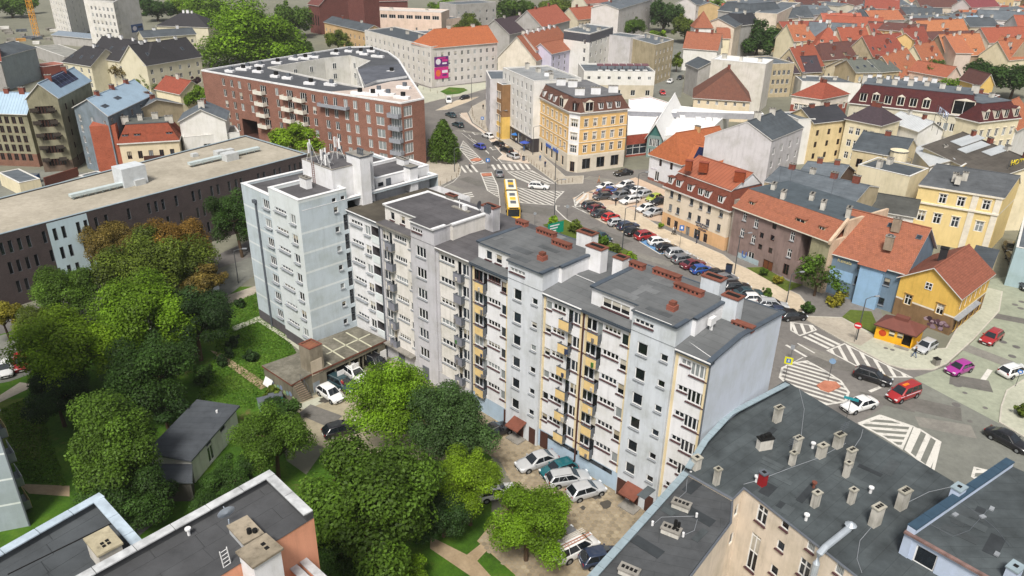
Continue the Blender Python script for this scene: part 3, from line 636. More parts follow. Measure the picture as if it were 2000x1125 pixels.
for pts in (((520,290),(600,260),(680,275),(640,300),(560,300)),((665,465),(800,460),(800,490),(680,495))):
 raised('paved_island',Gs('e5',*pts),REDP,.15,REDP)
raised('paved_island',Gs('e6',(590,960),(690,905),(830,920),(885,980),(740,1045),(640,1010)),REDP,.15,REDP)
for c,x,y,r in (('e7',1890,95,.45),('e7',1960,140,.45),('e7',1970,60,.45),('e7',1745,550,.5),('e7',1905,610,.5),('e7',1855,725,.5),('e7',1185,1075,.55),('e8',1355,152,.3),('e8',1260,280,.5),('e8',1575,315,.3),('e8',1410,460,.3),('e7',310,635,.3),('e7',390,655,.3),('e1',1250,295,.5),('e1',310,595,.5),('e1',110,430,.45)):
 mb = MB(); p = Q(c,x,y); z = .15 if c == 'e7' and x < 500 else .022; mb.disc((p.x,p.y),r,z,14); structure('manhole_cover',mb,ASPD)
for x,y in ((560,730),(790,925)):
 mb = MB(); p = Q('e4',x,y,.02); d = (Q('e4',x + 60,y + 60,.02) - p).normalized(); n = Vector((-d.y,d.x,0))
 mb.poly([p - n * .12,p + d * 2.2 - n * .12,p + d * 2.2 + n * .12,p + n * .12]); mb.poly([p + n * .12 + d * 1.4,p + n * .12 + d * 1.7,p + n * 1.1 + d * 1.7,p + n * 1.1 + d * 1.4][::-1]); mb.poly([p - d * .9,p + n * .5,p - n * .5][::-1])
 structure('road_arrow',mb,PAINTW)
DKP = groundmat('asphalt_repair','#605e59','#6f6c67',.4,2.0); LTP = groundmat('asphalt_repair','#76736d','#86837b',.4,2.0); OIL = plain('#4a4640',.6,name='oil_stain')
rp = random.Random(21); zp = .0162
for c,x,y,w,l,m in (('e5',560,560,3,7,DKP),('e5',300,640,2,5,LTP),('e5',1300,930,4,9,DKP),('e5',1500,720,2,4,LTP),('e5',950,560,2,6,DKP),('e4',520,720,2,9,LTP),('e4',660,820,1.5,6,DKP),('e6',800,700,2.5,7,DKP),('e6',600,560,2,5,LTP),('e8',900,300,3,8,DKP),('e8',1150,520,2.5,6,LTP),('e8',500,240,2,6,DKP),('e7',1500,700,2.5,7,LTP),('e7',1750,250,2,8,DKP),('e7',1350,1050,3,5,DKP),('e1',500,380,3,8,LTP),('e2',500,420,2.5,9,DKP),('e2',1200,800,2,8,LTP),('d5',420,640,2.5,5,DKP)):
 p = Q(c,x,y); a = rp.uniform(-.9,-.3); X = Vector((math.cos(a),math.sin(a))); Y = Vector((-X.y,X.x)); k = [p.xy + X * (l / 2 * sx + rp.uniform(-.3,.3)) + Y * (w / 2 * sy + rp.uniform(-.2,.2)) for sx,sy in ((-1,-1),(1,-1),(1,1),(-1,1))]
 zp += .0003; sheet('asphalt_patch',k,zp if c != 'd5' else .047,m)
for k in range(16):
 c,x,y = rp.choice((('d6',rp.uniform(420,900),rp.uniform(650,980)),('e2',rp.uniform(400,1700),rp.uniform(150,700)),('d5',rp.uniform(350,520),rp.uniform(560,700))))
 p = Q(c,x,y); mb = MB(); r_ = rp.uniform(.25,.7); ph = rp.uniform(0,6); mb.poly([(p.x + r_ * (1 + .3 * math.sin(3 * t + ph)) * math.cos(t * .5236),p.y + r_ * (1 + .3 * math.sin(2 * t + ph)) * math.sin(t * .5236),.094 if c == 'd6' else .052 if c == 'd5' else .021) for t in range(12)]); structure('oil_stain',mb,OIL)
# ================================================================== the long slab of flats
PW = plaster('#e0e0e2',.15,'white_render'); PBL = plaster('#c9cfd5',.2,'pale_blue_render'); PBE = plaster('#dfdbd5',.18,'cream_render'); PGR = plaster('#bfbec2',.18,'grey_render')
PTB = plaster('#bcc7cd',.15,'tower_blue_render'); PTW = plaster('#d3d9da',.1,'tower_white_render'); YEL = plaster('#dccba6',.15,'yellow_render'); PLI = plaster('#5b575b',.2,'plinth_render')
GBL = plaster('#a9bccd',.12,'blue_ground_floor'); GAB = plaster('#c6cdd8',.1,'gable_render')
ROOFG = bitumen('#636566',1.0,dirt=.18); ROOFD = bitumen('#555355',1.0,dirt=.3); BLUEM = plain('#49525c',.5,name='blue_grey_flashing'); WCOP = plain('#dcdcdc',.5,name='white_coping')
GBAL = plain('#7f8089',.6,name='grey_balcony_sheet'); YBAL = plain('#d9bd85',.6,name='yellow_balcony_sheet'); RBR = bricks('#8f5546','red_brick'); RUST = plaster('#7a4a3c',.3,'rusty_sheet')
FZ = [2.5 + 2.7 * k for k in range(6)]
def balcony(b,p,w,mat,dp=.6,side=None,h=1.0):
 mb = MB(); L,O = EL,-EG; p = p - b.off; z = Vector((0,0,1))
 mb.obox(p - L * w / 2 - z * .12,L * w,O * dp,z * .12,1); mb.obox(p - L * w / 2 + O * (dp - .04),L * w,O * .04,z * h,0)
 for sx in (-1,1): mb.obox(p + L * (sx * (w / 2 - .02) - .02),L * .04,O * (dp - .042),z * h * .96,2)
 mb.obox(p - L * w / 2 + O * (dp - .07) + z * h,L * w,O * .1,z * .06,2)
 return new('balcony',mb.mesh('balcony',[mat,CONC,side or GREYF]),b.e)
def clutter(b,p):
 if random.random() < .55:
  mb = MB(); q = p - b.off + EL * random.uniform(-.3,.3) - EG * .3
  mb.box(q,.3,.25,random.uniform(.3,.6),random.random(),0); new('potted_plant' if random.random() < .5 else 'clothes_rack',mb.mesh('clutter',[random.choice(CLUT)]),b.e)
CLUT = [plain('#3f6b35',.8,name='leaves_in_pot'),plain('#6d6a68',.8,name='cloth'),plain('#2f3a55',.8,name='cloth'),plain('#b7b2a6',.8,name='cloth')]
def front_windows(b,l0,secs,zs,bal=None,sill=SILLB,fm=WHITE,g=None):
 """windows along the front, measured in l from the wall's left end l0"""
 out = []
 for z in zs:
  for kind,l,w,h,dz,st in secs:
   d = dict(s=l - l0,z=z + dz,w=w,h=h,st=st,fm=fm,sd=.14,far=0)
   if kind == 'd': d.update(sill=None,name='balcony_door'); balcony(b,LG(l - .35 if bal and bal[1] < 0 else l + .25,51.8,z + .08),1.25,bal[0],.62); clutter(b,LG(l,51.5,z + .2))
   elif sill is not None: d.update(sill=sill)
   out.append(d)
 return out
def secA(l,w,st3='2'):
 f = lambda x: l + w * x
 return [('w',f(.15),1.45,1.35,.9,st3),('d',f(.34),.75,2.15,.1,'1'),('w',f(.61),w * .36,.68,1.6,'4'),('w',f(.895),.95,1.25,.85,'1')]
def secB(l,w):
 f = lambda x: l + w * x
 return [('w',f(.12),.85,.95,1.2,'1'),('w',f(.40),w * .34,.7,1.5,'3'),('d',f(.70),.75,2.15,.1,'1'),('w',f(.88),1.15,1.3,.9,'2')]
def secR(l,w):
 f = lambda x: l + w * x
 return [('w',f(.27),1.0,.6,1.55,'2'),('w',f(.68),1.75,1.35,.85,'4')]
def sub(b,pts,h,z0):
 s = Bld.__new__(Bld); s.p = ccw(pts); s.h = h; s.z0 = z0; s.n = len(s.p); s.e = b.e; s.off = b.off; s.c = sum(s.p,Vector((0,0))) / s.n; s.mm = b.mm; s.roofo = None; return s
def rect(l0,l1,g0,g1): return [LG(l0,g0),LG(l1,g0),LG(l1,g1),LG(l0,g1)]
GF = 51.8; E0 = 18.7
def front_edge(b): return b.near_edge(sum((LG(0,0),),Vector()) + (b.c.to_3d() - EG * 40))
def fe(b,l0,l1,g): return b.near_edge(LG((l0 + l1) / 2,g))
def fascia(b,l0,l1,z,g=GF,mat=BLUEM,dp=.35,h=.34,gut=True):
 mb = MB(); mb.obox(LG(l0,g + .3,z) - b.off,EL * (l1 - l0),-EG * (dp + .3),(0,0,h),0);
 mb.obox(LG(l0,g - dp,z + h - .12) - b.off,EL * (l1 - l0),-EG * .1,(0,0,.1),1)
 new('eaves',mb.mesh('eaves',[mat,WCOP]),b.e)
def pil(b,l,z0=2.4,z1=E0,w=.26,mat=YEL,g=GF):
 mb = MB(); mb.obox(LG(l - w / 2,g,z0) - b.off,EL * w,-EG * .07,(0,0,z1 - z0)); new('pilaster',mb.mesh('pilaster',[mat]),b.e)
def pipe(b,l,g,z0,z1,mat=GREYF,r=.08):
 mb = MB(); mb.tube([LG(l,g,z0) - b.off,LG(l,g,z1) - b.off],r,n=6); new('drainpipe',mb.mesh('drainpipe',[mat]),b.e)
def flower_chimney(b,p,L,parent,h=.5,d=.65):
 L *= .74; mb = MB(); mb.box(p,L,d,h,R(-43.5),0,1); mb.box(p + Vector((0,0,h)),L + .1,d + .12,.08,R(-43.5),1)
 for k in range(int(L / .45)): mb.box(p + EL * (-L / 2 + .3 + k * .45) + Vector((0,0,h * .45)),.22,d + .02,.2,R(-43.5),2)
 o = new('chimney',mb.mesh('chimney',[RBR,RUST,DARK],off=b.off),parent); return o
def entrance(b,l,g,w=1.9,awn=RUST):
 mb = MB(); z = Vector((0,0,1)); p = LG(l,g,2.45) - b.off; L,O = EL,-EG
 mb.poly([p - L * w / 2 + O * 1.5 - z * .55,p + L * w / 2 + O * 1.5 - z * .55,p + L * w / 2,p - L * w / 2]); mb.poly([p - L * w / 2 + O * 1.5 - z * .6,p - L * w / 2 - z * .08,p + L * w / 2 - z * .08,p + L * w / 2 + O * 1.5 - z * .6],0)
 mb.obox(p - L * w / 2 + O * 1.45 - z * .68,L * w,O * .06,z * .14,0); new('awning',mb.mesh('awning',[awn]),b.e)
 mb = MB(); mb.obox(LG(l - .5,g,.2) - b.off,L * 1.0,O * .04,z * 2.1); new('door',mb.mesh('door',[BROWNF]),b.e)
 mb = MB(); mb.obox(LG(l - w / 2,g,0) - b.off,L * w,O * 1.4,z * .18); new('doorstep',mb.mesh('doorstep',[CONC]),b.e)
def upper(b,l0,ls,l1,gback,wm,roof,cope,strip,wl,sh_w,back_notch=True,z1=21.0,par=0):
 """the tall storey over one stairwell: set-back part l0..ls, shaft ls..l1 reaching down to the ground"""
 g1 = GF + .95; zt = z1
 u = sub(b,rect(l0,ls,g1,gback),zt,E0 + .1); i = fe(u,l0,ls,g1)
 ww = [dict(s=x - l0,z=19.35,w=w,h=1.05,st=st,sill=SILLB,far=0) for x,w,st in wl]
 u.walls(wm,{i: ww});
 sh = sub(b,rect(ls,l1,GF - .3,gback),zt,0.0); j = fe(sh,ls,l1,GF - .3); L = l1 - ls
 sw = [dict(s=L * .28,z=19.85,w=L * .44,h=.5,st='4',sill=SILLB,far=0)]
 for k in range(6): sw += sh_w(k,L)
 wa = sh.walls(b.shaft,{j: sw}); wa.name = 'stair_shaft_wall'
 pts = [LG(l0,g1 - .3),LG(ls,g1 - .3),LG(ls,GF - .6),LG(l1 + .1,GF - .6),LG(l1 + .1,g1 + 1.1),LG(l1 + .5,g1 + 1.1),LG(l1 + .5,gback),LG(l0,gback)]
 ex = MB(); ex.obox(LG(l1,g1 + 1.2,E0 - .5) - b.off,EL * .4,EG * (gback - g1 - 1.2),(0,0,zt - E0 + .5)); new('wall',ex.mesh('wall',[wm]),b.e)
 mb = MB(); mb.prism([p.xy for p in pts],zt,zt + .16,1,0); o = new('roof',mb.mesh('roof',[roof,cope],off=b.off),b.e)
 fl = MB()
 fl.obox(LG(l0 - .05,g1 - .3,zt + .02) ,EL * .55,EG * (gback - g1 + .3),(0,0,.2)); fl.obox(LG(l1 + .1,GF - .6,zt + .02) - EL * .35,EL * .4,EG * 2.0,(0,0,.19)); fl.obox(LG(l1 + .1,g1 + 1.1,zt + .02),EL * .42,EG * (gback - g1 - 1.1),(0,0,.19))
 if par: fl.obox(LG(l0,gback - .3,zt + .02),EL * (l1 - l0 + .5),EG * .3,(0,0,.25))
 new('coping',fl.mesh('coping',[cope],off=b.off),b.e)
 st = MB(); st.obox(LG(l0 - .05,GF - .45,E0 + .05),EL * (ls - l0),EG * 1.4,(0,0,.3),1,0); new('canopy_strip',st.mesh('canopy_strip',[roof,strip],off=b.off),b.e)
 return o
# ---------------------------------------------------------------- yellow-trimmed end of the slab
S1 = Bld('apartment_block','white block of flats with yellow pilasters, yellow balconies and a blank gable end','block of flats',rect(-55.2,-25.7,GF,64.8),E0)
S1.shaft = PBL
i0 = fe(S1,-55.2,-25.7,GF)
fw = []
BY = (YBAL,-1); BY2 = (YBAL,1)
fw += front_windows(S1,-55.2,secA(-55.0,5.3),FZ[1:5],BY) + front_windows(S1,-55.2,secA(-55.0,5.3),[FZ[5]],BY,fm=BROWNF) + front_windows(S1,-55.2,secA(-55.0,5.3),[FZ[0]],BY)
fw += front_windows(S1,-55.2,secB(-44.6,4.9),FZ,BY)
fw += front_windows(S1,-55.2,secA(-39.4,5.4),FZ,BY)
fw += front_windows(S1,-55.2,secR(-29.0,3.3),FZ)
S1.walls(PW,{i0: fw},plinth=2.35,pmat=GBL)
gb = MB(); gb.poly([LG(-25.7,GF,E0),LG(-25.7,64.8,E0),LG(-25.7,64.8,18.9),LG(-25.7,56.6,19.55)]); S1.part('gable',gb,GAB)
for m in (S1.wall,):
 m.data.materials.append(GAB); nrm = EL
 for p in m.data.polygons:
  if p.normal.dot(nrm) > .9: p.material_index = len(m.data.materials) - 1
rb = MB()
def slope(l0,l1,g0,z0,g1,z1): rb.poly([LG(l0,g0,z0),LG(l1,g0,z0),LG(l1,g1,z1),LG(l0,g1,z1)])
slope(-55.2,-25.75,GF - .35,E0 + .35,56.6,19.62); slope(-55.2,-25.75,56.6,19.62,65.0,18.9)
S1.roofo = S1.part('roof',rb,[ROOFG])
cp = MB()
for (g0,z0,g1,z1) in ((GF - .4,E0 + .34,56.6,19.62),(56.6,19.62,65.0,18.9)):
 v = LG(0,g1,z1) - LG(0,g0,z0); cp.obox(LG(-26.0,g0,z0),EL * .5,v,(0,0,.14))
cp.obox(LG(-55.2,64.85,18.8),EL * 29.5,EG * .2,(0,0,.16)); S1.part('coping',cp,[BLUEM])
fascia(S1,-44.6,-39.4,E0); fascia(S1,-29.1,-25.6,E0)
fascia(S1,-55.2,-49.6,E0 - .06); fascia(S1,-39.5,-33.9,E0 - .06)
for l in (-54.95,-49.75,-44.5,-39.75,-39.15,-34.05,-29.0,-25.95): pil(S1,l)
mb = MB(); mb.obox(LG(-29.1,GF,E0 - .35) - S1.off,EL * 3.35,-EG * .07,(0,0,.3)); new('pilaster',mb.mesh('pilaster',[YEL]),S1.e)
pipe(S1,-39.45,GF - .12,0,E0,BROWNF,.1); pipe(S1,-25.75,GF - .1,0,E0,GREYF); pipe(S1,-55.2,GF - .12,0,E0,GREYF,.1)
def shaft_s1(k,L):
 z = 1.25 + 2.7 * k + 2.1
 return [dict(s=L * .3,z=z,w=1.15,h=1.3,st='1',sill=SILLG,far=0,g=random.choice((0,2,4))),dict(s=L * .8,z=z + .35,w=.8,h=.75,st='1',sill=SILLG,far=0)] if k < 6 and z < 17.6 else []
S1.shaft = PBL
r2 = upper(S1,-39.5,-33.85,-29.2,59.4,PW,ROOFG,BLUEM,BLUEM,[(-36.6,3.2,'3')],shaft_s1)
S1.shaft = plaster('#cdd1d6',.18,'white_blue_render')
r1 = upper(S1,-55.2,-49.5,-44.7,59.4,PW,ROOFG,BLUEM,BLUEM,[(-53.6,.95,'1'),(-52.1,.95,'1'),(-50.4,.95,'1')],shaft_s1)
for l in (-31.6,-47.2): entrance(S1,l,GF - .3)
for l,w,h in ((-29.9,.9,2.0),(-45.4,.9,2.0),(-43.9,1.1,2.1),(-33.2,1.1,2.1),(-49.6,.9,2.1)):
 mb = MB(); mb.obox(LG(l - w / 2,GF - .30 if l in (-29.9,-45.4,-33.2) else GF,.12) - S1.off,EL * w,-EG * .05,(0,0,h)); new('door',mb.mesh('door',[BROWNF]),S1.e)
for l,w in ((-36.8,4.2),(-41.4,4.4)):
 mb = MB(); mb.obox(LG(l - w / 2,GF,1.75) - S1.off,EL * w,-EG * .03,(0,0,.5)); new('basement_window',mb.mesh('basement_window',[GLASS[0]]),S1.e)
flower_chimney(S1,Q('h1',825,95,21.16),4.0,r2); flower_chimney(S1,Q('h1',1020,230,21.16),4.0,r2); flower_chimney(S1,Q('h1',565,15,21.16),2.2,r2)
flower_chimney(S1,Q('h2',775,110,21.16),2.0,r1); flower_chimney(S1,Q('h2',1040,215,21.16),3.4,r1); flower_chimney(S1,Q('h2',1205,340,21.16),3.2,r1)
flower_chimney(S1,LG(*lg(Q('h1',1500,545,19.3)),19.2),2.8,S1.roofo)
for c,x,y,rr in (('h1',875,385,r2),('h2',995,485,r1)):
 mb = MB(); p = Q(c,x,y,21.16); mb.box(p,.8,.8,.5,R(-43.5)); mb.box(p + Vector((0,0,.5)),.55,.55,.35,R(-43.5),1); new('vent_stack',mb.mesh('vent_stack',[RBR,RUST],off=S1.off),rr)
def vshaft(b,c,pts,z0,zt,mat,capm=RUST,name='vent_shaft',parent=None,d=1.2,zb=None):
 """white shaft: marks of the left and right ends of its foot, read at height z0"""
 A = Q(c,*pts[0],z0); B = Q(c,*pts[1],z0); L = max(.8,(B - A).length); mid = (A + B) / 2 + EG * d / 2
 mb = MB(); p = Vector((mid.x,mid.y,(z0 if zb is None else zb) - .5)); mb.box(p,L,d,zt - p.z,R(-43.5)); q = Vector((mid.x,mid.y,zt)); mb.box(q,L + .15,d + .15,.12,R(-43.5),1); mb.box(q + Vector((0,0,.12)),L * .8,d * .4,.05,R(-43.5),2)
 return new(name,mb.mesh(name,[mat,capm,DARK],off=b.off),parent or b.e)
vshaft(S1,'h1',((1275,470),(1430,510)),19.3,21.7,PBL); vshaft(S1,'h1',((1115,230),(1280,290)),20.8,22.5,PBL,zb=18.7)
vshaft(S1,'h2',((1440,590),(1630,635)),19.4,22.0,PW); vshaft(S1,'h2',((1355,300),(1530,350)),20.9,22.2,PW,zb=18.7); vshaft(S1,'h2',((1745,610),(1860,640)),20.3,21.8,PW,zb=18.7)
mb = MB(); p = Q('h1',1215,575,19.4); mb.box(p + Vector((0,0,.7)),.9,.35,.7,R(46.5)); mb.box(p + Vector((0,0,0)),.1,.3,.7,R(46.5)); new('air_conditioner',mb.mesh('air_conditioner',[WCOP],off=S1.off),S1.e)
def roofcable(b,pts,name='lightning_wire',r=.03):
 mb = MB(); mb.tube([p for p in pts],r,n=5); new(name,mb.mesh(name,[WCOP],off=b.off),b.roofo or b.e)
roofcable(S1,[LG(-29,GF + 1.3,19.2),LG(-25.9,GF + .3,19.15)]); roofcable(S1,[LG(-44.4,56,19.68),LG(-39.6,55.8,19.68)])
mb = MB(); mb.tube([LG(-38.6,51.2,21.25) - S1.off + EL * x for x in (5.2,9.0)],.03,n=5); new('lightning_wire',mb.mesh('lightning_wire',[WCOP]),r2)
# ---------------------------------------------------------------- cream middle of the slab
S0 = Bld('apartment_block','cream and grey block of flats with grey balconies, in the middle of the long slab','block of flats',rect(-71.7,-55.22,GF + .02,64.8),E0)
S0.shaft = PGR; i0 = fe(S0,-71.7,-55.22,GF); BG = (GBAL,1)
def secA0(l,w):
 f = lambda x: l + w * x
 return [('w',f(.14),1.25,1.35,.9,'2'),('d',f(.30),.75,2.15,.1,'1'),('w',f(.62),w * .38,.68,1.6,'5'),('w',f(.93),.6,1.0,1.1,'1')]
def secB0(l,w):
 f = lambda x: l + w * x
 return [('w',f(.30),w * .44,.75,1.45,'4'),('d',f(.66),.7,2.15,.1,'1'),('w',f(.85),1.35,1.4,.8,'2')]
fw = front_windows(S0,-71.7,secA0(-71.5,6.0),FZ,BG,SILLG) + front_windows(S0,-71.7,secB0(-61.0,5.6),FZ,BG,SILLG)
S0.walls(PBE,{i0: fw},plinth=2.2,pmat=PGR)
rb = MB(); slope(-71.7,-55.22,GF - .35,E0 + .35,56.6,19.3); slope(-71.7,-55.22,56.6,19.3,65.0,18.9); S0.roofo = S0.part('roof',rb,[ROOFD])
fascia(S0,-61.0,-55.3,E0,mat=CONC); fascia(S0,-71.7,-65.4,E0 - .06,mat=CONC)
for l in (-71.4,-65.5,-60.9,-55.45): pil(S0,l,mat=PGR,w=.5)
def shaft_s0(k,L): z = 3.4 + 2.7 * k; return [dict(s=L * .42,z=z,w=1.75,h=1.35,st='3',sill=SILLG,far=0)]
r0 = upper(S0,-71.7,-65.3,-61.1,59.6,PBE,ROOFD,WCOP,CONC,[(-70.3,.85,'1'),(-68.3,.85,'1'),(-66.2,.7,'1')],shaft_s0,par=1)
pipe(S0,-71.62,GF - .15,0,E0,GREYF,.1)
vshaft(S0,'h3',((1655,640),(1800,680)),19.2,22.0,PGR); vshaft(S0,'h3',((1270,330),(1380,350)),21.1,21.7,CONC,d=.7)
mb = MB()
for k in range(9): p = Q('h3',1700 + 13 * (k % 5),470 + 6 * (k % 5),22.1); mb.tube([p + EG * (k // 5) * .4,p + EG * (k // 5) * .4 + Vector((0,0,.9))],.07,n=5)
new('flue_pipes',mb.mesh('flue_pipes',[GREYF],off=S0.off),S0.e)
mb = MB(); p = Q('h3',1450,440,21.16); mb.box(p,3.0,.5,.12,R(-43.5)); mb.box(p + EL * .6,.5,.4,.7,R(-43.5),1); mb.tube([p - EL * .3 + Vector((0,0,.1)),p - EL * .3 + Vector((0,0,1.1))],.05,m=1); new('antenna_rack',mb.mesh('antenna_rack',[CONC,WCOP],off=S0.off),r0)
mb = MB(); p = Q('h3',1645,460,21.4); mb.tube([p,p + Vector((0,0,.5))],.04); dc = p + Vector((0,0,.8)); n = (-EL - EG * .3).normalized(); a = n.cross(Vector((0,0,1))).normalized(); bb = n.cross(a)
mb.poly([dc + a * .5 * math.cos(t * .524) + bb * .5 * math.sin(t * .524) for t in range(12)]); mb.poly([dc + n * .03 + a * .5 * math.cos(-t * .524) + bb * .5 * math.sin(-t * .524) for t in range(12)]); new('satellite_dish',mb.mesh('satellite_dish',[GREYF],off=S0.off),r0)
mb = MB(); mb.obox(LG(-71.2,GF,2.5) - S0.off,EL * 5.6,-EG * .9,(0,0,.15)); new('canopy',mb.mesh('canopy',[CONC]),S0.e)
for l in (-68.6,-63.4,-58.2):
 mb = MB(); mb.obox(LG(l - .6,GF - (.3 if l == -63.4 else 0),.1) - S0.off,EL * 1.2,-EG * .05,(0,0,2.05)); new('door',mb.mesh('door',[GREYF]),S0.e)
# ---------------------------------------------------------------- pale blue tower at the far end
T = Bld('apartment_tower','pale blue corner tower of the slab with white floor bands and aerials on its roof','block of flats',rect(-93.2,-78.3,45.3,67.0),20.0)
TZ = [1.5 + 2.65 * k for k in range(7)]
bands = [(z - .14,z + .14,2) for z in TZ[1:]]
i0 = fe(T,-93.2,-78.3,45.3); ir = T.near_edge(LG(-78.3,55))
tw = [dict(s=-87.0 + 93.2,z=z + .9,w=1.6,h=1.25,st='3',sill=SILLG,far=0,sd=.3) for z in TZ]
T.walls(PTB,{i0: tw,ir: []},plinth=1.5,pmat=PLI,bands=bands,mats=[PTW],skip=(ir,))
n2 = sub(T,rect(-85.3,-78.28,44.9,51.8),21.3,0); j0 = fe(n2,-85.3,-78.3,44.9); jr = n2.near_edge(LG(-78.3,48))
tw = []
for z in TZ: tw += [dict(s=2.5,z=z + 1.6,w=2.7,h=.5,st='4',sill=SILLG,far=0,sd=.3),dict(s=5.35,z=z + .85,w=1.25,h=1.25,st='2',sill=SILLG,far=0,sd=.3)]
rw = [dict(s=5.15,z=z + 1.5,w=.62,h=.75,st='1',sill=SILLG,far=0) for z in TZ] + [dict(s=5.0,z=20.15,w=.62,h=.7,st='1',far=0),dict(s=6.3,z=20.15,w=.62,h=.7,st='1',far=0)]
rw += [dict(s=6.5,z=z + .45 + 1.0,w=.7,h=2.15,st='X',g=0,fm=GREYF,far=0) for z in TZ[:-1]]
rw += [dict(s=5.2,z=.3,w=.9,h=.7,st='2',g=3,far=0)]
wa = n2.walls(PTW,{j0: tw,jr: rw},plinth=1.5,pmat=PLI,bands=bands,mats=[PTW])
wa.data.materials.append(PTB)
for p in wa.data.polygons:
 if p.normal.dot(EL) > .9 and p.material_index == 0: p.material_index = 3
 if p.normal.dot(EG) < -.9 and p.material_index == 2: p.material_index = 0
n2.wall = wa; n2.flat(ROOFD,.45,.45,WCOP); rn2 = n2.roofo
T.flat(ROOFD,.35,.5,WCOP)
pipe(T,-89.6,45.15,0,18.6,GREYF,.13)
mb = MB(); mb.obox(LG(-89.9,45.25,18.5) - T.off,EL * .55,-EG * .4,(0,0,.45)); new('hopper',mb.mesh('hopper',[GREYF]),T.e)
T2 = sub(T,rect(-86.2,-79.9,57.5,66.8),21.0,18); T2.walls(PW); T2.flat(ROOFD,.4,.45,WCOP)
ph = sub(T,[LG(-86.5,50.8),LG(-79.6,50.8),LG(-79.6,56.0),LG(-86.5,56.0)],23.9,19.5); ph.walls(PW); ph.flat(ROOFD,.12,.2,CONC)
ph2 = sub(T,[LG(-81.6,54.4),LG(-78.9,54.4),LG(-78.9,56.6),LG(-81.6,56.6)],25.0,18.7); ph2.walls(PW); ph2.flat(CONC,0,over=.1)
ch = sub(T,[LG(-79.7,53.9),LG(-77.9,53.9),LG(-77.9,55.4),LG(-79.7,55.4)],25.2,18.7); ch.walls(PW); ch.flat(CONC,0,over=.05)
for k in range(4):
 mb = MB(); q = LG(-79.3 + .35 * k,54.6,25.4); mb.tube([q,q + Vector((0,0,.7))],.09,n=6); mb.tube([q + Vector((0,0,.7)),q + EL * .25 + Vector((0,0,.85))],.1,n=6); new('flue_pipe',mb.mesh('flue_pipe',[GREYF],off=T.off),T.e)
c2 = sub(T,[LG(-79.9,62.3),LG(-78.5,62.3),LG(-78.5,63.6),LG(-79.9,63.6)],22.0,18.7); c2.walls(PW); c2.flat(CONC,0,over=.05)
T.chimney(Q('h4',690,430,21.3),1.6,.8,1.3,R(-43.5),PW,CONC,2); T.chimney(LG(-83.5,65,21),1.8,.8,.9,R(-43.5),PW,CONC,3)
for l,g,w in ((-79.88,59.2,.9),):
 mb = MB(); mb.obox(LG(l,g,19.3) - T.off,EG * .8,EL * .05,(0,0,1.7)); new('door',mb.mesh('door',[GREYF]),T.e); mb = MB(); mb.obox(LG(l,57.9,20.2) - T.off,EG * .8,EL * .05,(0,0,.5)); new('window',mb.mesh('window',[GLASS[0]]),T.e)
def aerial(p,lean,legs=3,h=3.2):
 a = empty('phone_aerial',p,None,None); mb = MB(); top = Vector((0,0,h))
 mb.tube([(0,0,0),top],.035,n=6)
 for k in range(legs): an = k * 2.1 + lean; mb.tube([(math.cos(an) * 1.0,math.sin(an) * 1.0,0),top * .92],.022,n=5)
 new('mast',mb.mesh('mast',[WCOP]),a)
 for k,dz in ((0,0),(1,.25)):
  mb = MB(); an = lean + k * 2.2; mb.box((math.cos(an) * .3,math.sin(an) * .3,h - 1.3 - dz),.22,.14,1.35,an,0); new('panel_antenna',mb.mesh('panel_antenna',[WCOP]),a)
 mb = MB(); mb.box((.12,.1,1.0),.35,.25,.5,lean); new('radio_box',mb.mesh('radio_box',[GREYF]),a); return a
AER = [('h4',745,190,2.0,2.9),('h4',860,200,.4,2.0),('h4',1000,150,4.0,2.9),('h4',905,225,1.0,1.7)]
for (c,x,y,le,h),lb in zip(AER,('leftmost phone aerial on the tower roof, on splayed struts','phone aerial with a pair of upright panels in the middle of the tower roof','tall phone aerial with splayed white struts at the back of the tower roof','short phone aerial standing nearest the front roof edge of the tower')):
 tag(aerial(Q(c,x,y,24.02),le,3,h),lb,'aerial','aerials on the tower roof')
mb = MB()
for dz in range(9): mb.tube([LG(-84.1,50.72,21.5 + dz * .28),LG(-83.6,50.72,21.5 + dz * .28)],.025,n=4)
for l in (-84.1,-83.6): mb.tube([LG(l,50.72,21.3),LG(l,50.72,24.3)],.03,n=4)
new('ladder',mb.mesh('ladder',[RUST],off=T.off),T.e)
LK = Bld('apartment_block','white link with recessed grey loggias between the blue tower and the cream flats','block of flats',rect(-78.26,-71.72,GF,67.0),E0)
j = fe(LK,-78.3,-71.7,GF); fw = []
for z in TZ[:-1]:
 z += 1.0
 fw += [dict(s=1.7,z=z + 1.5,w=2.5,h=.55,st='4',sill=SILLG,sd=.35,far=0),dict(s=3.95,z=z + .75,w=1.2,h=1.3,st='2',sill=SILLG,sd=.3,far=0),dict(s=5.6,z=z + .2,w=1.6,h=2.1,st='hole',depth=1.1,back=2,rk=1)]
LK.walls(PW,{j: fw},plinth=1.5,pmat=PLI,mats=[PGR,GLASS[1]])
for z in TZ[:-1]:
 z += 1.0; mb = MB(); mb.obox(LG(-78.26 + 4.8,GF + .1,z + .1) - LK.off,EL * 1.6,-EG * .16,(0,0,.95)); new('parapet',mb.mesh('parapet',[PTW]),LK.e)
 mb = MB(); mb.obox(LG(-78.26 + 5.6,GF + 1.0,z + .2) - LK.off,EL * .08,-EG * .06,(0,0,2.0)); new('loggia_door',mb.mesh('loggia_door',[WHITE]),LK.e); clutter(LK,LG(-73,GF + .6,z + .3))
rb = MB(); slope(-78.26,-71.72,GF - .35,E0 + .35,64.8,18.9); LK.roofo = LK.part('roof',rb,[bitumen('#4d483f',1.0,dirt=.35)]); fascia(LK,-78.2,-71.8,E0,mat=GREYF)
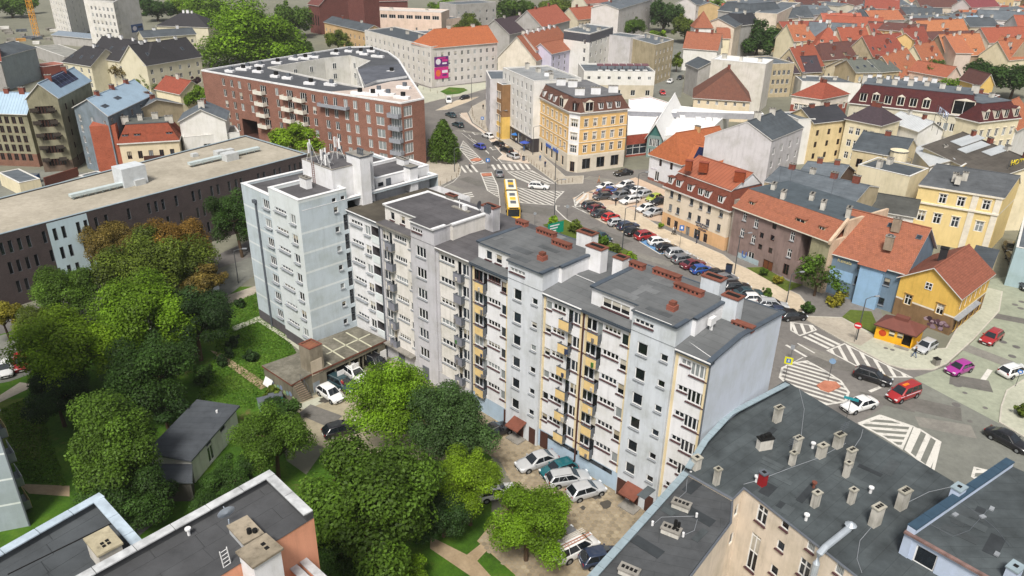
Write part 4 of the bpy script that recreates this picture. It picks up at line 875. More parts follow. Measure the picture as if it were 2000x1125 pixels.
# ================================================================== foreground buildings
def mark(b,i,c,x,y):
 """where a picture mark falls on wall i of a building: distance along the wall and height"""
 a,e,d,n,L = b.edge(i); r = Q(c,x,y,0) - EYE; N = V(n,0); t = (V(a,0) - EYE).dot(N) / r.dot(N); p = EYE + r * t
 return (p.xy - a).dot(d),p.z
def mw(b,i,c,pts,w,h,**k):
 out = []
 for x,y in pts: s,z = mark(b,i,c,x,y); out.append(dict(s=s,z=z - h / 2,w=w,h=h,**k))
 return out
PEACH = plaster('#d6c9b8',.2,'peach_render'); PEACH2 = plaster('#d99a7c',.16,'salmon_render'); ROOFB = bitumen('#464c4e',1.0,dirt=.42); ROOFS = bitumen('#4b4d4f',1.0,dirt=.3)
COPB = plain('#8b9aa1',.45,name='pale_blue_flashing'); COPD = plain('#34495a',.5,name='dark_blue_flashing'); COPG = plain('#b4b6b7',.55,name='zinc_coping',var=.3)
def panels(b,pts,w,step,mat,name='flashing_panel',parent=None,side=1,th=.07,tilt=0.0):
 """sheet panels in a row along a polyline; each one its own piece"""
 for a,e in zip(pts,pts[1:]):
  d = e - a; L = d.length; d = d / L; n = Vector((-d.y,d.x,0)).normalized() * side; k = max(1,round(L / step))
  for j in range(k):
   mb = MB(); dz = random.uniform(0,.012); z = Vector((0,0,1)); q = a + d * (L * j / k + .02)
   mb.obox(q + z * (dz + tilt),d * (L / k - .04),n * w - z * tilt,z * th,0); new(name,mb.mesh(name,[mat],off=b.off),parent or b.e)
z = 10.3
BR1 = Bld('town_house','long peach house with a wide dark felt roof full of chimneys, below the gable','house',[p.xy for p in (Q('d7',590,165,z),Q('d7',300,345,z),Q('d7',185,475,z),Q('d7',90,610,z),Q('d7',330,745,z),Q('d7',385,690,z),Q('d7',1250,1368,z),Q('d7',1600,1000,z),Q('d7',1420,665,z))],z)
if True:
 b = BR1; i = b.near_edge(Q('d7',700,940,z)); k = dict(st='2T',sill=SILLB,far=0)
 ww = mw(b,i,'d7',((475,825),(685,1090)),1.05,1.75,**k) + mw(b,i,'d7',((590,872),(567,978),(535,1098),(718,980),(858,1098)),.75,.95,st='1',sill=SILLB,far=0) + mw(b,i,'d7',((432,1010),),1.0,3.9,st='2Xa',sill=SILLB,far=0)
 ww += mw(b,i,'d7',((960,1240),),1.05,1.75,**k)
 j = b.near_edge((Q('d7',330,745,z) + Q('d7',385,690,z)) / 2)
 b.walls(PEACH,{i: ww,j: mw(b,j,'d7',((350,800),(325,940)),.7,1.3,st='1',far=0)})
 mb = MB(); mb.flat(b.p,z + .12); mb.flat(inset(b.p,-.12)[::-1],z - .02,1)
 for q in range(b.n): mb.poly([V(inset(b.p,-.12)[q],z - .02),V(inset(b.p,-.12)[(q + 1) % b.n],z - .02),V(b.p[(q + 1) % b.n],z + .12),V(b.p[q],z + .12)],1)
 b.roofo = b.part('roof',mb,[ROOFB,GREYF]); zr = z + .12
 panels(b,[Q('d7',590,172,10.9),Q('d7',308,318,11.2),Q('d7',182,452,11.3),Q('d7',95,590,11.0)],.55,1.1,COPB,side=1,tilt=-.0,th=.1)
 g = Q('d7',385,690,z) - Q('d7',940,1125,z); mb = MB(); mb.tube([Q('d7',380,688,z + .02),Q('d7',1250,1368,z + .02)],.08,n=6); b.part('gutter',mb,GREYF)
 ra = math.atan2(*(Q('d7',1420,665,z) - Q('d7',590,165,z)).yx)
 CHIMB2 = plaster('#c4c0b6',.45,'white_chimney_render_old'); CAPL = plaster('#a9a598',.35,'chimney_cap'); CHP = [(548,362,1.0,.6,1.5,3),(640,520,.9,.55,1.6,2),(622,575,.6,.5,1.2,1),(765,538,1.1,.6,1.2,1),(848,488,1.1,.7,1.3,3),(900,590,.9,.6,1.8,2),(888,635,.6,.5,1.4,1),(735,780,.8,.55,1.3,1),(913,765,.65,.5,1.3,1),(1160,790,1.2,.7,1.7,3),(1030,872,1.2,.7,1.7,3),(148,595,.9,.7,1.1,1),(248,672,.6,.5,1.5,1)]
 for x,y,w,d,h,f in CHP: b.chimney(Q('d7',x,y,zr),w * .75,d * .8,h * 1.02,ra + R(90),CHIMB2,CAPL,f)
 o = b.chimney(Q('d7',475,675,zr),.55,.55,1.2,ra,plain('#8c1f24',.6,name='red_sheet'),GREYF,1); o['label'] = 'red metal chimney'
 o = b.chimney(Q('d7',485,495,zr),1.3,.6,1.1,ra + R(75),CHIMW,DARK,0); o['label'] = 'chimney with black cowls'
 mb = MB()
 for dx in (-.35,0,.3): mb.box(Q('d7',485,495,zr) + Vector((dx,dx * .5,1.2)),.3,.3,.35,.3)
 b.part('cowl',mb,DARK,b.roofo)
 for x,y,m in ((730,690,RUST),(1010,715,WCOP),(692,850,WCOP),(725,495,WCOP),(447,660,WCOP)):
  mb = MB(); p = Q('d7',x,y,zr); mb.tube([p,p + Vector((0,0,.5))],.12,n=8); mb.tube([p + Vector((0,0,.5)),p + Vector((0,0,.62))],.22,n=8); b.part('roof_vent',mb,m,b.roofo)
 mb = MB(); P0 = Q('d7',905,910,zr); P1 = Q('d7',785,1000,zr + .1); n = (P1 - P0).normalized()
 mb.tube([P0 + Vector((0,0,.75)),P0 + Vector((0,0,.5)) + n * .3,P1 + Vector((0,0,.35)),P1 + n * .7 + Vector((0,0,.1)),P1 + n * .8 - Vector((0,0,.8)),P1 + n * .8 - Vector((0,0,6))],.26,n=10); mb.tube([P0 + Vector((0,0,.75)),P0 + Vector((0,0,1.0))],.45,.1,n=10)
 b.part('ventilation_duct',mb,plain('#aeb6bd',.4,.3,name='duct_sheet'))
 for pts in (((665,470),(685,300),(660,200)),((385,672),(450,655),(620,590),(760,540),(890,470)),((895,545),(965,440),(975,400)),((1020,880),(960,950),(945,1040),(970,1110)),((1200,760),(1300,710),(1410,685))):
  mb = MB(); mb.tube([Q('d7',x,y,zr + .04) for x,y in pts],.025,n=4,cap=False); b.part('cable',mb,SILLG,b.roofo)
 for x,y in ((860,425),(610,500)):
  mb = MB(); p = Q('d7',x,y + 60,zr); mb.tube([p,p + Vector((0,0,2.6))],.03,n=5)
  for q in range(4): mb.tube([p + Vector((-.5,-.3,1.9 + q * .2)),p + Vector((.5,.3,1.9 + q * .2))],.015,n=4)
  b.part('antenna',mb,GREYF,b.roofo)
z = 10.0; A,C0,D0,E1 = Q('d6',860,1125,z),Q('d7',322,862,z),Q('d7',330,742,z),Q('d7',98,605,z); B0 = Q('d7',125,1125,z)
A2 = A + (A - E1).normalized() * 6; B2 = B0 + (B0 - C0).normalized() * 6
BR3 = Bld('town_house','narrow peach wing with a grey felt roof edged on one side by pale blue flashing','house',[p.xy for p in (A2,B2,C0,D0,E1)],z)
if True:
 b = BR3; i = b.near_edge((B0 + C0) / 2)
 b.walls(PEACH,{}); mb = MB(); mb.flat(inset(b.p,.1),z + .06); b.roofo = b.part('roof',mb,ROOFS)
 panels(b,[A2 + Vector((0,0,.25)),E1 + Vector((0,0,.25))],.6,1.2,COPB,side=-1,th=.12); panels(b,[E1 + Vector((0,0,.2)),D0 + Vector((0,0,.2))],.35,1.2,COPG,side=-1,th=.15)
 mb = MB(); mb.tube([B2,C0,D0],.1,n=6); b.part('gutter',mb,GREYF)
 ra = math.atan2(*(E1 - A).yx)
 for x,y in ((1225,880),(1175,1005)): b.chimney(Q('d6',x,y,z + .06),1.4,.7,.45,R(-30),CHIMW,CONC,4)
 b.chimney(Q('o',1228,1122,z + .06),1.4,.7,.45,R(-30),CHIMW,CONC,4)
 for x,y in ((1270,720),(1300,925),(1085,965),(1235,1020)):
  mb = MB(); p = Q('d6',x,y,z + .06); mb.tube([p,p + Vector((0,0,.4))],.1,n=7); b.part('roof_vent',mb,WCOP,b.roofo)
 mb = MB(); p = Q('d6',1195,985,z + .5); mb.tube([p,p + Vector((0,0,.9))],.14,n=7); mb.tube([p + Vector((.3,.1,0)),p + Vector((.3,.1,.6))],.12,n=7); b.part('cowl',mb,DARK,b.roofo)
 for pts in (((1195,850),(1250,800),(1255,740)),((1090,960),(1130,925),(1290,920)),((1245,1010),(1290,990),(1305,935))):
  mb = MB(); mb.tube([Q('d6',x,y,z + .1) for x,y in pts],.02,n=4,cap=False); b.part('cable',mb,SILLG,b.roofo)
z = 12.6; N0,F0,G0 = Q('d7',1185,900,z),Q('d7',1672,568,z),Q('d7',1590,1125,z); G0 = N0 + (G0 - N0) * 2.2
BR2 = Bld('corner_house','white-blue house in the near right corner with dark blue coping along its felt roof','house',[p.xy for p in (N0,G0,G0 + F0 - N0,F0)],z)
if True:
 b = BR2; i = b.near_edge((N0 + G0) / 2); wb = plaster('#b9c6dc',.12,'white_blue_house_render')
 b.walls(wb,{i: mw(b,i,'d7',((1280,1040),),1.5,1.6,st='1',g=0,far=0,sill=COPD)}); mb = MB(); mb.flat(b.p,z + .05); b.roofo = b.part('roof',mb,ROOFB)
 panels(b,[N0 + Vector((0,0,.5)),F0 + Vector((0,0,.5))],.7,2.0,COPD,'coping_panel',side=-1,th=.1)
 mb = MB(); d = (F0 - N0); n = Vector((d.y,-d.x,0)).normalized(); mb.obox(N0 + n * .05 - Vector((0,0,3)),d,n * .6,(0,0,3.5)); b.part('fire_wall',mb,wb)
 mb = MB(); d = (G0 - N0); n = Vector((d.y,-d.x,0)).normalized(); mb.obox(N0 - Vector((0,0,.1)),d,n * .28,(0,0,.18)); b.part('gutter',mb,plain('#7e6660',.5,name='old_copper',var=.35))
 for x,y in ((1440,720),(1715,1115)): b.chimney(Q('d7',x,y,z + .4),1.0,.7,.6,R(35),wb,COPB,1)
 for x,y in ((1565,835),(1610,795),(1430,825),(1635,1020)):
  mb = MB(); p = Q('d7',x,y,z + .05); mb.box(p,.45,.3,.12,random.random()); b.part('roof_vent',mb,SILLG,b.roofo)
 for pts in (((1460,760),(1560,830),(1640,900),(1700,980)),((1290,860),(1420,930),(1500,900),(1590,800))):
  mb = MB(); mb.tube([Q('d7',x,y,z + .08) for x,y in pts],.018,n=4,cap=False); b.part('cable',mb,GREYF,b.roofo)
def sheets(b,A,dl,dw,L,Wd,z,mat,along=1.05,piece=7.0,name='roof_sheet'):
 """felt sheets lapped over each other, laid as separate strips"""
 n = int(Wd / along); dl = dl.normalized(); dw = dw.normalized()
 for k in range(n):
  t = random.uniform(0,piece) - piece
  while t < L:
   a0,a1 = max(0,t),min(L,t + piece)
   if a1 - a0 > .3:
    mb = MB(); p = A + dl * a0 + dw * (k * Wd / n); mb.obox(p + Vector((0,0,z + random.uniform(0,.006))),dl * (a1 - a0 - .03),dw * (Wd / n + .04) + Vector((0,0,.012)),(0,0,.02),0); new(name,mb.mesh(name,[mat],off=b.off),b.roofo)
   t += piece
SHA = bitumen('#4a4b4d',40,dirt=.25); SHB = bitumen('#474b4e',40,dirt=.25)
z = 20.0; Aq,Lq,Rq = Q('d8',1395,580,z),Q('d8',400,1125,z),Q('d8',1618,790,z)
Lx = Aq + (Lq - Aq) * 1.5
BL2 = Bld('salmon_block','salmon block with a grey felt roof and pale coping, in the near left corner','block of flats',[p.xy for p in (Lx,Lx + Rq - Aq,Rq,Aq)],z - .5)
if True:
 b = BL2; b.walls(PEACH2); mb = MB(); mb.flat(b.p,z - .5); b.roofo = b.part('roof',mb,SHA); dl = (Lx - Aq); dw = (Rq - Aq)
 sheets(b,Aq + Vector((0,0,-z)),dl,dw,dl.length,dw.length,z - .49,SHA)
 dn = dl.normalized(); wn_ = dw.normalized()
 panels(b,[Lx,Aq],.62,2.1,COPG,'coping_panel',side=-1,th=.08); panels(b,[Aq + wn_ * .65,Rq],.62,2.1,COPG,'coping_panel',side=-1,th=.08)
 mb = MB(); mb.obox(Lx - Vector((0,0,.5)),-dl,wn_ * .5,(0,0,.48)); mb.obox(Aq - Vector((0,0,.5)) + wn_ * .5,dw - wn_ * .5,dn * .5,(0,0,.48)); b.part('parapet',mb,SHA)
 ra = math.atan2(dl.y,dl.x); oldc = plaster('#9a8f7d',.45,'mossy_concrete')
 b.chimney(Q('d8',1275,925,z - .48),1.9,1.15,.5,math.atan2(dw.y,dw.x),COPG,oldc,0);
 c0 = Q('d8',1350,1040,z - .4); mb = MB(); mb.box(c0 - Vector((0,0,6)),1.7,1.5,6.6,ra,0); mb.box(c0 + Vector((0,0,.6)),1.95,1.75,.14,ra,1)
 for q in (-.2,.2): mb.box(c0 + dn * -.35 + wn_ * q + Vector((0,0,.742)),.22,.22,.05,ra,2)
 b.part('chimney',mb,[PW,oldc,DARK])
 mb = MB(); p = Q('d8',1290,905,z + .12); mb.tube([p,p + Vector((0,0,.35))],.14,n=7); mb.tube([p + Vector((.3,.1,0)),p + Vector((.3,.1,.25))],.14,n=7); b.part('cowl',mb,DARK,b.roofo)
 mb = MB(); p = Q('d8',978,915,z - .48); mb.tube([p,p + Vector((0,0,.45))],.09,n=7); mb.tube([p + Vector((0,0,.45)),p + Vector((0,0,.55))],.18,n=9); b.part('roof_vent',mb,WCOP,b.roofo)
 mb = MB(); p = Q('d8',1190,880,z - .48); mb.tube([p,p + Vector((0,0,.7))],.04,n=5); dc = p + Vector((-.1,.15,1.0)); nn = Vector((-.6,.75,.35)).normalized(); a = nn.cross(Vector((0,0,1))).normalized(); bb = nn.cross(a)
 ring = [dc + nn * .12 + a * .52 * math.cos(t * .3927) + bb * .52 * math.sin(t * .3927) for t in range(16)]
 for t in range(16): mb.poly([dc,ring[t],ring[(t + 1) % 16]])
 mb.tube([dc,dc + nn * .55],.02,n=4); b.part('satellite_dish',mb,plain('#aab4c0',.4,name='dish_grey'),b.roofo)
 mb = MB(); p0,p1 = Q('d8',1165,1110,z - .9),Q('d8',1200,1085,z - .9); up = (Q('d8',1135,1000,z + .8) - p0)
 for p in (p0,p1): mb.tube([p,p + up],.035,n=5)
 for t in range(6): mb.tube([p0 + up * (t / 6 + .1),p1 + up * (t / 6 + .1)],.025,n=4)
 b.part('ladder',mb,WCOP)
z = 16.5; A3,R3,N3 = Q('d8',1505,980,z),Q('d8',1720,1180,z),Q('d8',1400,1010,z)
BLX = Bld('salmon_block','lower grey roof with pale coping tucked behind the salmon wall at the bottom edge','block of flats',[p.xy for p in (N3,N3 + (R3 - A3),R3,A3)],z)
BLX.walls(PEACH2); BLX.flat(SHB,.4,.45,COPG)
z = 19.4; A1,R1,L1 = Q('d8',515,697,z),Q('d8',735,942,z),Q('d8',-200,1100,z); R1 = A1 + (R1 - A1) * 1.9
BL1 = Bld('grey_roofed_block','flat-roofed block with pale zinc coping in the bottom left corner','block of flats',[p.xy for p in (L1,L1 + R1 - A1,R1,A1)],z - .5)
if True:
 b = BL1; b.walls(PGR); mb = MB(); mb.flat(b.p,z - .5); b.roofo = b.part('roof',mb,SHB); dl,dw = L1 - A1,R1 - A1
 sheets(b,A1 + Vector((0,0,-z)),dl,dw,dl.length,dw.length,z - .49,SHB)
 wn_ = dw.normalized(); dn = dl.normalized()
 panels(b,[L1,A1],.62,2.1,plain('#a9b7c2',.5,name='blue_zinc_coping',var=.2),'coping_panel',side=-1,th=.08); panels(b,[A1 + wn_ * .65,R1],.62,2.1,plain('#a9b7c2',.5,name='blue_zinc_coping',var=.2),'coping_panel',side=-1,th=.08)
 mb = MB(); mb.obox(L1 - Vector((0,0,.5)),-dl,wn_ * .5,(0,0,.48)); mb.obox(A1 - Vector((0,0,.5)) + wn_ * .5,dw - wn_ * .5,dn * .5,(0,0,.48)); b.part('parapet',mb,SHB)
 mb = MB(); c0 = Q('d8',560,1040,z - .5); mb.box(c0,1.8,1.25,1.3,math.atan2(dw.y,dw.x),0); mb.box(c0 + Vector((0,0,1.3)),1.95,1.4,.14,math.atan2(dw.y,dw.x),1)
 for q in (-.14,.14):
  for u in (-.14,.14): mb.box(c0 - dn * .3 * 0 + wn_ * (.35 + q) + dn * u + Vector((0,0,1.442)),.17,.17,.05,math.atan2(dw.y,dw.x),2)
 b.part('chimney',mb,[CHIMW,plaster('#b3a98f',.4,'lichen_concrete'),DARK],b.roofo)
 mb = MB(); q = Q('d8',40,1118,z - .46); q2 = Q('d8',575,855,z - .46); mb.tube([q,q2],.05,n=5); b.part('cable',mb,DARK,b.roofo)
p0 = Q('d8',150,868,0); z = 30
BL3 = Bld('grey_panel_block','pale grey block at the left edge with small yellow and white balconies down its side','block of flats',[p.xy for p in (p0 + Vector((-14,-5,0)),p0,p0 + Vector((-8.6,8.4,0)),p0 + Vector((-22.6,3.4,0)))],z)
BL3.walls(plaster('#9aa5ab',.12,'panel_render'),bands=[(2.8 * k,2.8 * k + .2,2) for k in range(1,10)],mats=[PTW]); BL3.flat(ROOFD,.4)
for k in range(10):
 mb = MB(); q = p0 + Vector((-1.2,1.2,2.8 * k + .6)); d = Vector((-8.6,8.4,0)).normalized(); n = Vector((d.y,-d.x,0))
 mb.obox(q,d * 2.6,n * .9,(0,0,.12),1); mb.obox(q + n * .86,d * 2.6,n * .04,(0,0,1.05),0); mb.obox(q,d * .04,n * .9,(0,0,1.0),1); BL3.part('balcony',mb,[(YBAL,WCOP,WCOP)[k % 3],SILLG])
mb = MB(); mb.tube([p0 + Vector((.05,.05,0)),p0 + Vector((.05,.05,30))],.1,n=6); BL3.part('drainpipe',mb,GREYF)
z = 3.0; Nn,Fr,Fl = Q('d8',985,522,z),Q('d8',1218,258,z),Q('d8',1025,230,z)
SH = Bld('garden_shed','white rendered garden building with a plain dark felt roof among the trees','outbuilding',[p.xy for p in (Nn,Fr,Fl,Nn + Fl - Fr)],z)
i = SH.near_edge((Nn + Fr) / 2)
SH.walls(plaster('#dcdcd6',.2,'shed_render'),{i: mw(SH,i,'d8',((1092,490),),1.1,1.9,st='2',g=2,far=0) + mw(SH,i,'d8',((1078,432),(1150,358)),1.0,.8,st='1',g=0,fm=GREYF,far=0)}); SH.flat(bitumen('#494d52',1.0,dirt=.2),0,over=.35,cope=GREYF)
mb = MB(); a,e,d,n,L = SH.edge(i); s_,z_ = mark(SH,i,'d8',1165,415); mb.obox(V(a + d * (s_ - .6),.05) + V(n,0) * .01,V(d,0) * 1.2,V(n,0) * .04,(0,0,2.1)); SH.part('door',mb,WHITE)
mb = MB(); p = Q('d8',1122,280,z + .2); mb.tube([p,p + Vector((0,0,.3))],.12,n=7); SH.part('roof_vent',mb,WCOP,SH.roofo)
z = 2.4; pp = [Q('d8',x,y,z) for x,y in ((800,640),(985,640),(985,560),(800,560))]
SH2 = Bld('lean_to','low dark-roofed lean-to at the end of the white garden building','outbuilding',[p.xy for p in pp],z); SH2.walls(plaster('#4d4a46',.3,'shade_dark_wall')); SH2.flat(bitumen('#494d52',1.0,dirt=.2),0,over=.2)  # wall colour darkened in place of shade, to dim its lit front
z = 2.6; gm = plaster('#7b7667',.35,'old_concrete'); pp = Qs('g4',((90,605),(435,832),(640,715),(850,625),(1575,292),(1225,130),(740,310),(480,470)),z)
GA = Bld('garage_row','row of old concrete garages with a stained flat roof in the corner of the block','garage',[p.xy for p in pp],z)
if True:
 b = GA; i = b.near_edge((pp[3] + pp[4]) / 2); ds = []
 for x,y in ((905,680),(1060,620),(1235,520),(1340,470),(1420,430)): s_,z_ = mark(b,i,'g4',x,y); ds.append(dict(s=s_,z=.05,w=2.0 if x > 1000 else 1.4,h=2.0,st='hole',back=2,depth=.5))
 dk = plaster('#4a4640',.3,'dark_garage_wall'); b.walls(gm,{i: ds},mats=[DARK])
 mb = MB(); mb.prism(inset(b.p,-.12),z,z + .22,1,0); b.roofo = b.part('roof',mb,[groundmat('mossy_concrete_roof','#57544a','#7c786c',.5,2.0,.2),RUST])
 for x,y in ((970,620),(1150,535),(1490,380)):
  s_,z_ = mark(b,i,'g4',x,y); a,e,d,n,L = b.edge(i); mb = MB(); mb.obox(V(a + d * (s_ - .5),.05) + V(n,.0),V(d,0) * 1.0,V(n,0) * .05,(0,0,2.1)); b.part('door',mb,WCOP)
 for q in (((820,340),(1080,505)),((945,255),(1250,430)),((1100,185),(1410,360)),((860,450),(1390,205)),((860,545),(920,580))):
  a,e = Q('g4',*q[0],z + .22),Q('g4',*q[1],z + .22); mb = MB(); d = e - a; n = Vector((-d.y,d.x,0)).normalized(); mb.obox(a - n * .09,d,n * .18,(0,0,.05)); b.part('roof_batten',mb,plain('#b8b6a0',.8,name='pale_batten'),b.roofo)
 j = b.near_edge((pp[0] + pp[1]) / 2); a,e,d,n,L = b.edge(j); mb = MB(); mb.obox(V(a + d * .3,1.4) + V(n,0) * .05,V(d,0) * 1.6,V(n,0) * .5 - Vector((0,0,.9)),(0,0,.06)); b.part('lean_board',mb,WCOP)
 for k in range(9):
  s_ = 1.0 + k * .65; mb = MB(); cx = V(a + d * s_,1.0 + .25 * math.sin(k * 2.1)) + V(n,0) * .012
  mb.poly([cx + V(d,0) * (.3 * math.cos(t * .7) * (1 + .3 * math.sin(t * 3 + k))) + Vector((0,0,.35 * math.sin(t * .7))) for t in range(9)]); b.part('graffiti',mb,plain(('#6f8f8a','#7a86a0','#8fa36f')[k % 3],.8,name='spray_paint'))
z = 6.0; tw = Qs('g4',((520,335),(652,402),(805,332)),z)
TB = Bld('stair_tower','bare concrete stair box with a rusty flat top beside the garage steps','tower',[p.xy for p in quad(*tw)],z)
TB.walls(plaster('#8d8474',.35,'raw_concrete'),{},plinth=1.4,pmat=plaster('#8f979c',.3,'greyish_base')); TB.flat(plaster('#8a5a44',.35,'rusty_roof'),.15,.18,RUST)
i = TB.near_edge((tw[1] + tw[2]) / 2); a,e,d,n,L = TB.edge(i); s_,z_ = mark(TB,i,'g4',740,600); mb = MB(); mb.obox(V(a + d * (s_ - .8),z_ - 1.0) + V(n,0) * .01,V(d,0) * 1.6,V(n,0) * .04,(0,0,2.0)); TB.part('bricked_up_window',mb,plaster('#c4b7a4',.2,'patch_render'))
a0,a1,b0,b1 = Q('g4',440,830,2.6),Q('g4',545,780,2.6),Q('g4',570,1035,0),Q('g4',690,985,0)
st = empty('outdoor_stairs',(a0 + b1) / 2 * 1.0,'short flight of brown steps down from the garage roof','stairs'); st.location.z = 0; off = st.location.copy()
for k in range(9):
 t0,t1 = k / 9,(k + 1) / 9; mb = MB(); p = a0.lerp(b0,t0); q = a1.lerp(b1,t0); p2 = a0.lerp(b0,t1); zt = 2.6 * (1 - t0) - .05; p.z = q.z = p2.z = 0
 mb.obox(p,q - p,p2 - p,(0,0,zt - .02),1,0); mb.obox(p + Vector((0,0,zt)),q - p,(p2 - p) * 1.15,(0,0,.06),2); new('step',mb.mesh('step',[plaster('#77492f',.3,'brown_step'),gm,plaster('#a08a78',.3,'step_edge')],off=off),st)
mb = MB()
for t in (0,.33,.66,1.0): p = a1.lerp(b1,t); mb.tube([p,p + Vector((0,0,1.0))],.025,n=4)
mb.tube([a1 + Vector((0,0,1)),b1 + Vector((0,0,1))],.025,n=4); new('handrail',mb.mesh('handrail',[GREYF],off=off),st)
# ================================================================== left background
z = 11.0; BRK = bricks('#4b4140','dark_brick'); pp = [Q('g3',1876,195,z),Q('g3',1500,82,z),Q('g3',-300,542,z),Q('g3',-300,769,z)]
LB = Bld('office_building','long low dark brick office building with slit windows and a pale flat roof','office',[p.xy for p in (pp[3],pp[0],pp[1],pp[2])],z)
if True:
 b = LB; i = b.near_edge((pp[3] + pp[0]) / 2); ww = []
 top = [(20,790),(72,775),(127,757),(182,740),(277,712),(340,690),(392,672),(482,648),(527,632),(588,600),(650,585),(790,565),(912,525),(955,512),(997,497),(1078,478),(1180,445),(1220,437),(1293,413),(1330,390),(1398,370),(1440,355),(1470,345),(1575,310),(1610,300),(1675,290),(1708,283),(1768,268),(1800,258),(1833,250)]
 for r in range(3):
  for x,y in top: s_,z_ = mark(b,i,'g3',x,y); ww.append(dict(s=s_ + .35 * r,z=8.1 - 3.1 * r,w=.55,h=1.9,st='1',g=(0,1,4)[r],fm=GREYF,far=3))
 s0,_ = mark(b,i,'g3',303,700); s1,_ = mark(b,i,'g3',550,640)
 b.walls(BRK,{i: ww}); b.flat(groundmat('pale_roof_membrane','#938c7d','#aea697',.12,1.5,.05),.25,.35,plain('#8b99a0',.5,name='roof_edge'))
 for m in (plaster('#bdd0d8',.08,'white_panel'),):
  wl = b.wall; wl.data.materials.append(m); a,e,d,n,L = b.edge(i)
  for p in wl.data.polygons:
   cc = Vector((p.center.x + b.off.x,p.center.y + b.off.y)); s_ = (cc - a).dot(d)
   if p.normal.dot(V(n,0)) > .9 and s0 < s_ < s1: p.material_index = len(wl.data.materials) - 1
 for (x0,y0,x1,y1) in ((440,470,790,385),(1165,272,1590,172)):
  A,B = Q('g3',x0,y0,z + .1),Q('g3',x1,y1,z + .1); mb = MB(); d = B - A; n = Vector((-d.y,d.x,0)).normalized(); mb.obox(A + Vector((0,0,.35)),d,n * 1.0,(0,0,.45))
  for q in range(8): mb.box(A + d * (q + .5) / 8 + n * .5,.2,.8,.36)
  b.part('roof_duct',mb,plain('#b5c0c0',.5,name='pale_duct'),b.roofo)
 rr_ = math.atan2(*(pp[0] - pp[3]).yx)
 b.box('air_handler',Q('g3',805,370,z),4.2,3.2,3.2,rr_,plain('#c3c8cb',.5,name='pale_cladding'),b.roofo)
 for x,y,s_ in ((780,385,1.2),(850,375,1.4),(1345,200,1.5),(1405,225,2.0),(1400,185,1.2),(1188,205,.9)): b.box('roof_unit',Q('g3',x,y,z),s_ * 1.3,s_,s_ * .7,rr_,plain('#b9bcbc',.5,name='unit_sheet'),b.roofo)
z = 15.3; BRR = bricks('#8c6354','red_brickwork'); T_ = [(15,212),(1000,386),(1710,492),(1905,452),(1770,250),(1690,120),(1600,55),(1440,8),(1250,14)]
RB = Bld('brick_block','big red brick block of flats round a white-walled courtyard','block of flats',[Q('g5',x,y,z).xy for x,y in T_],z)
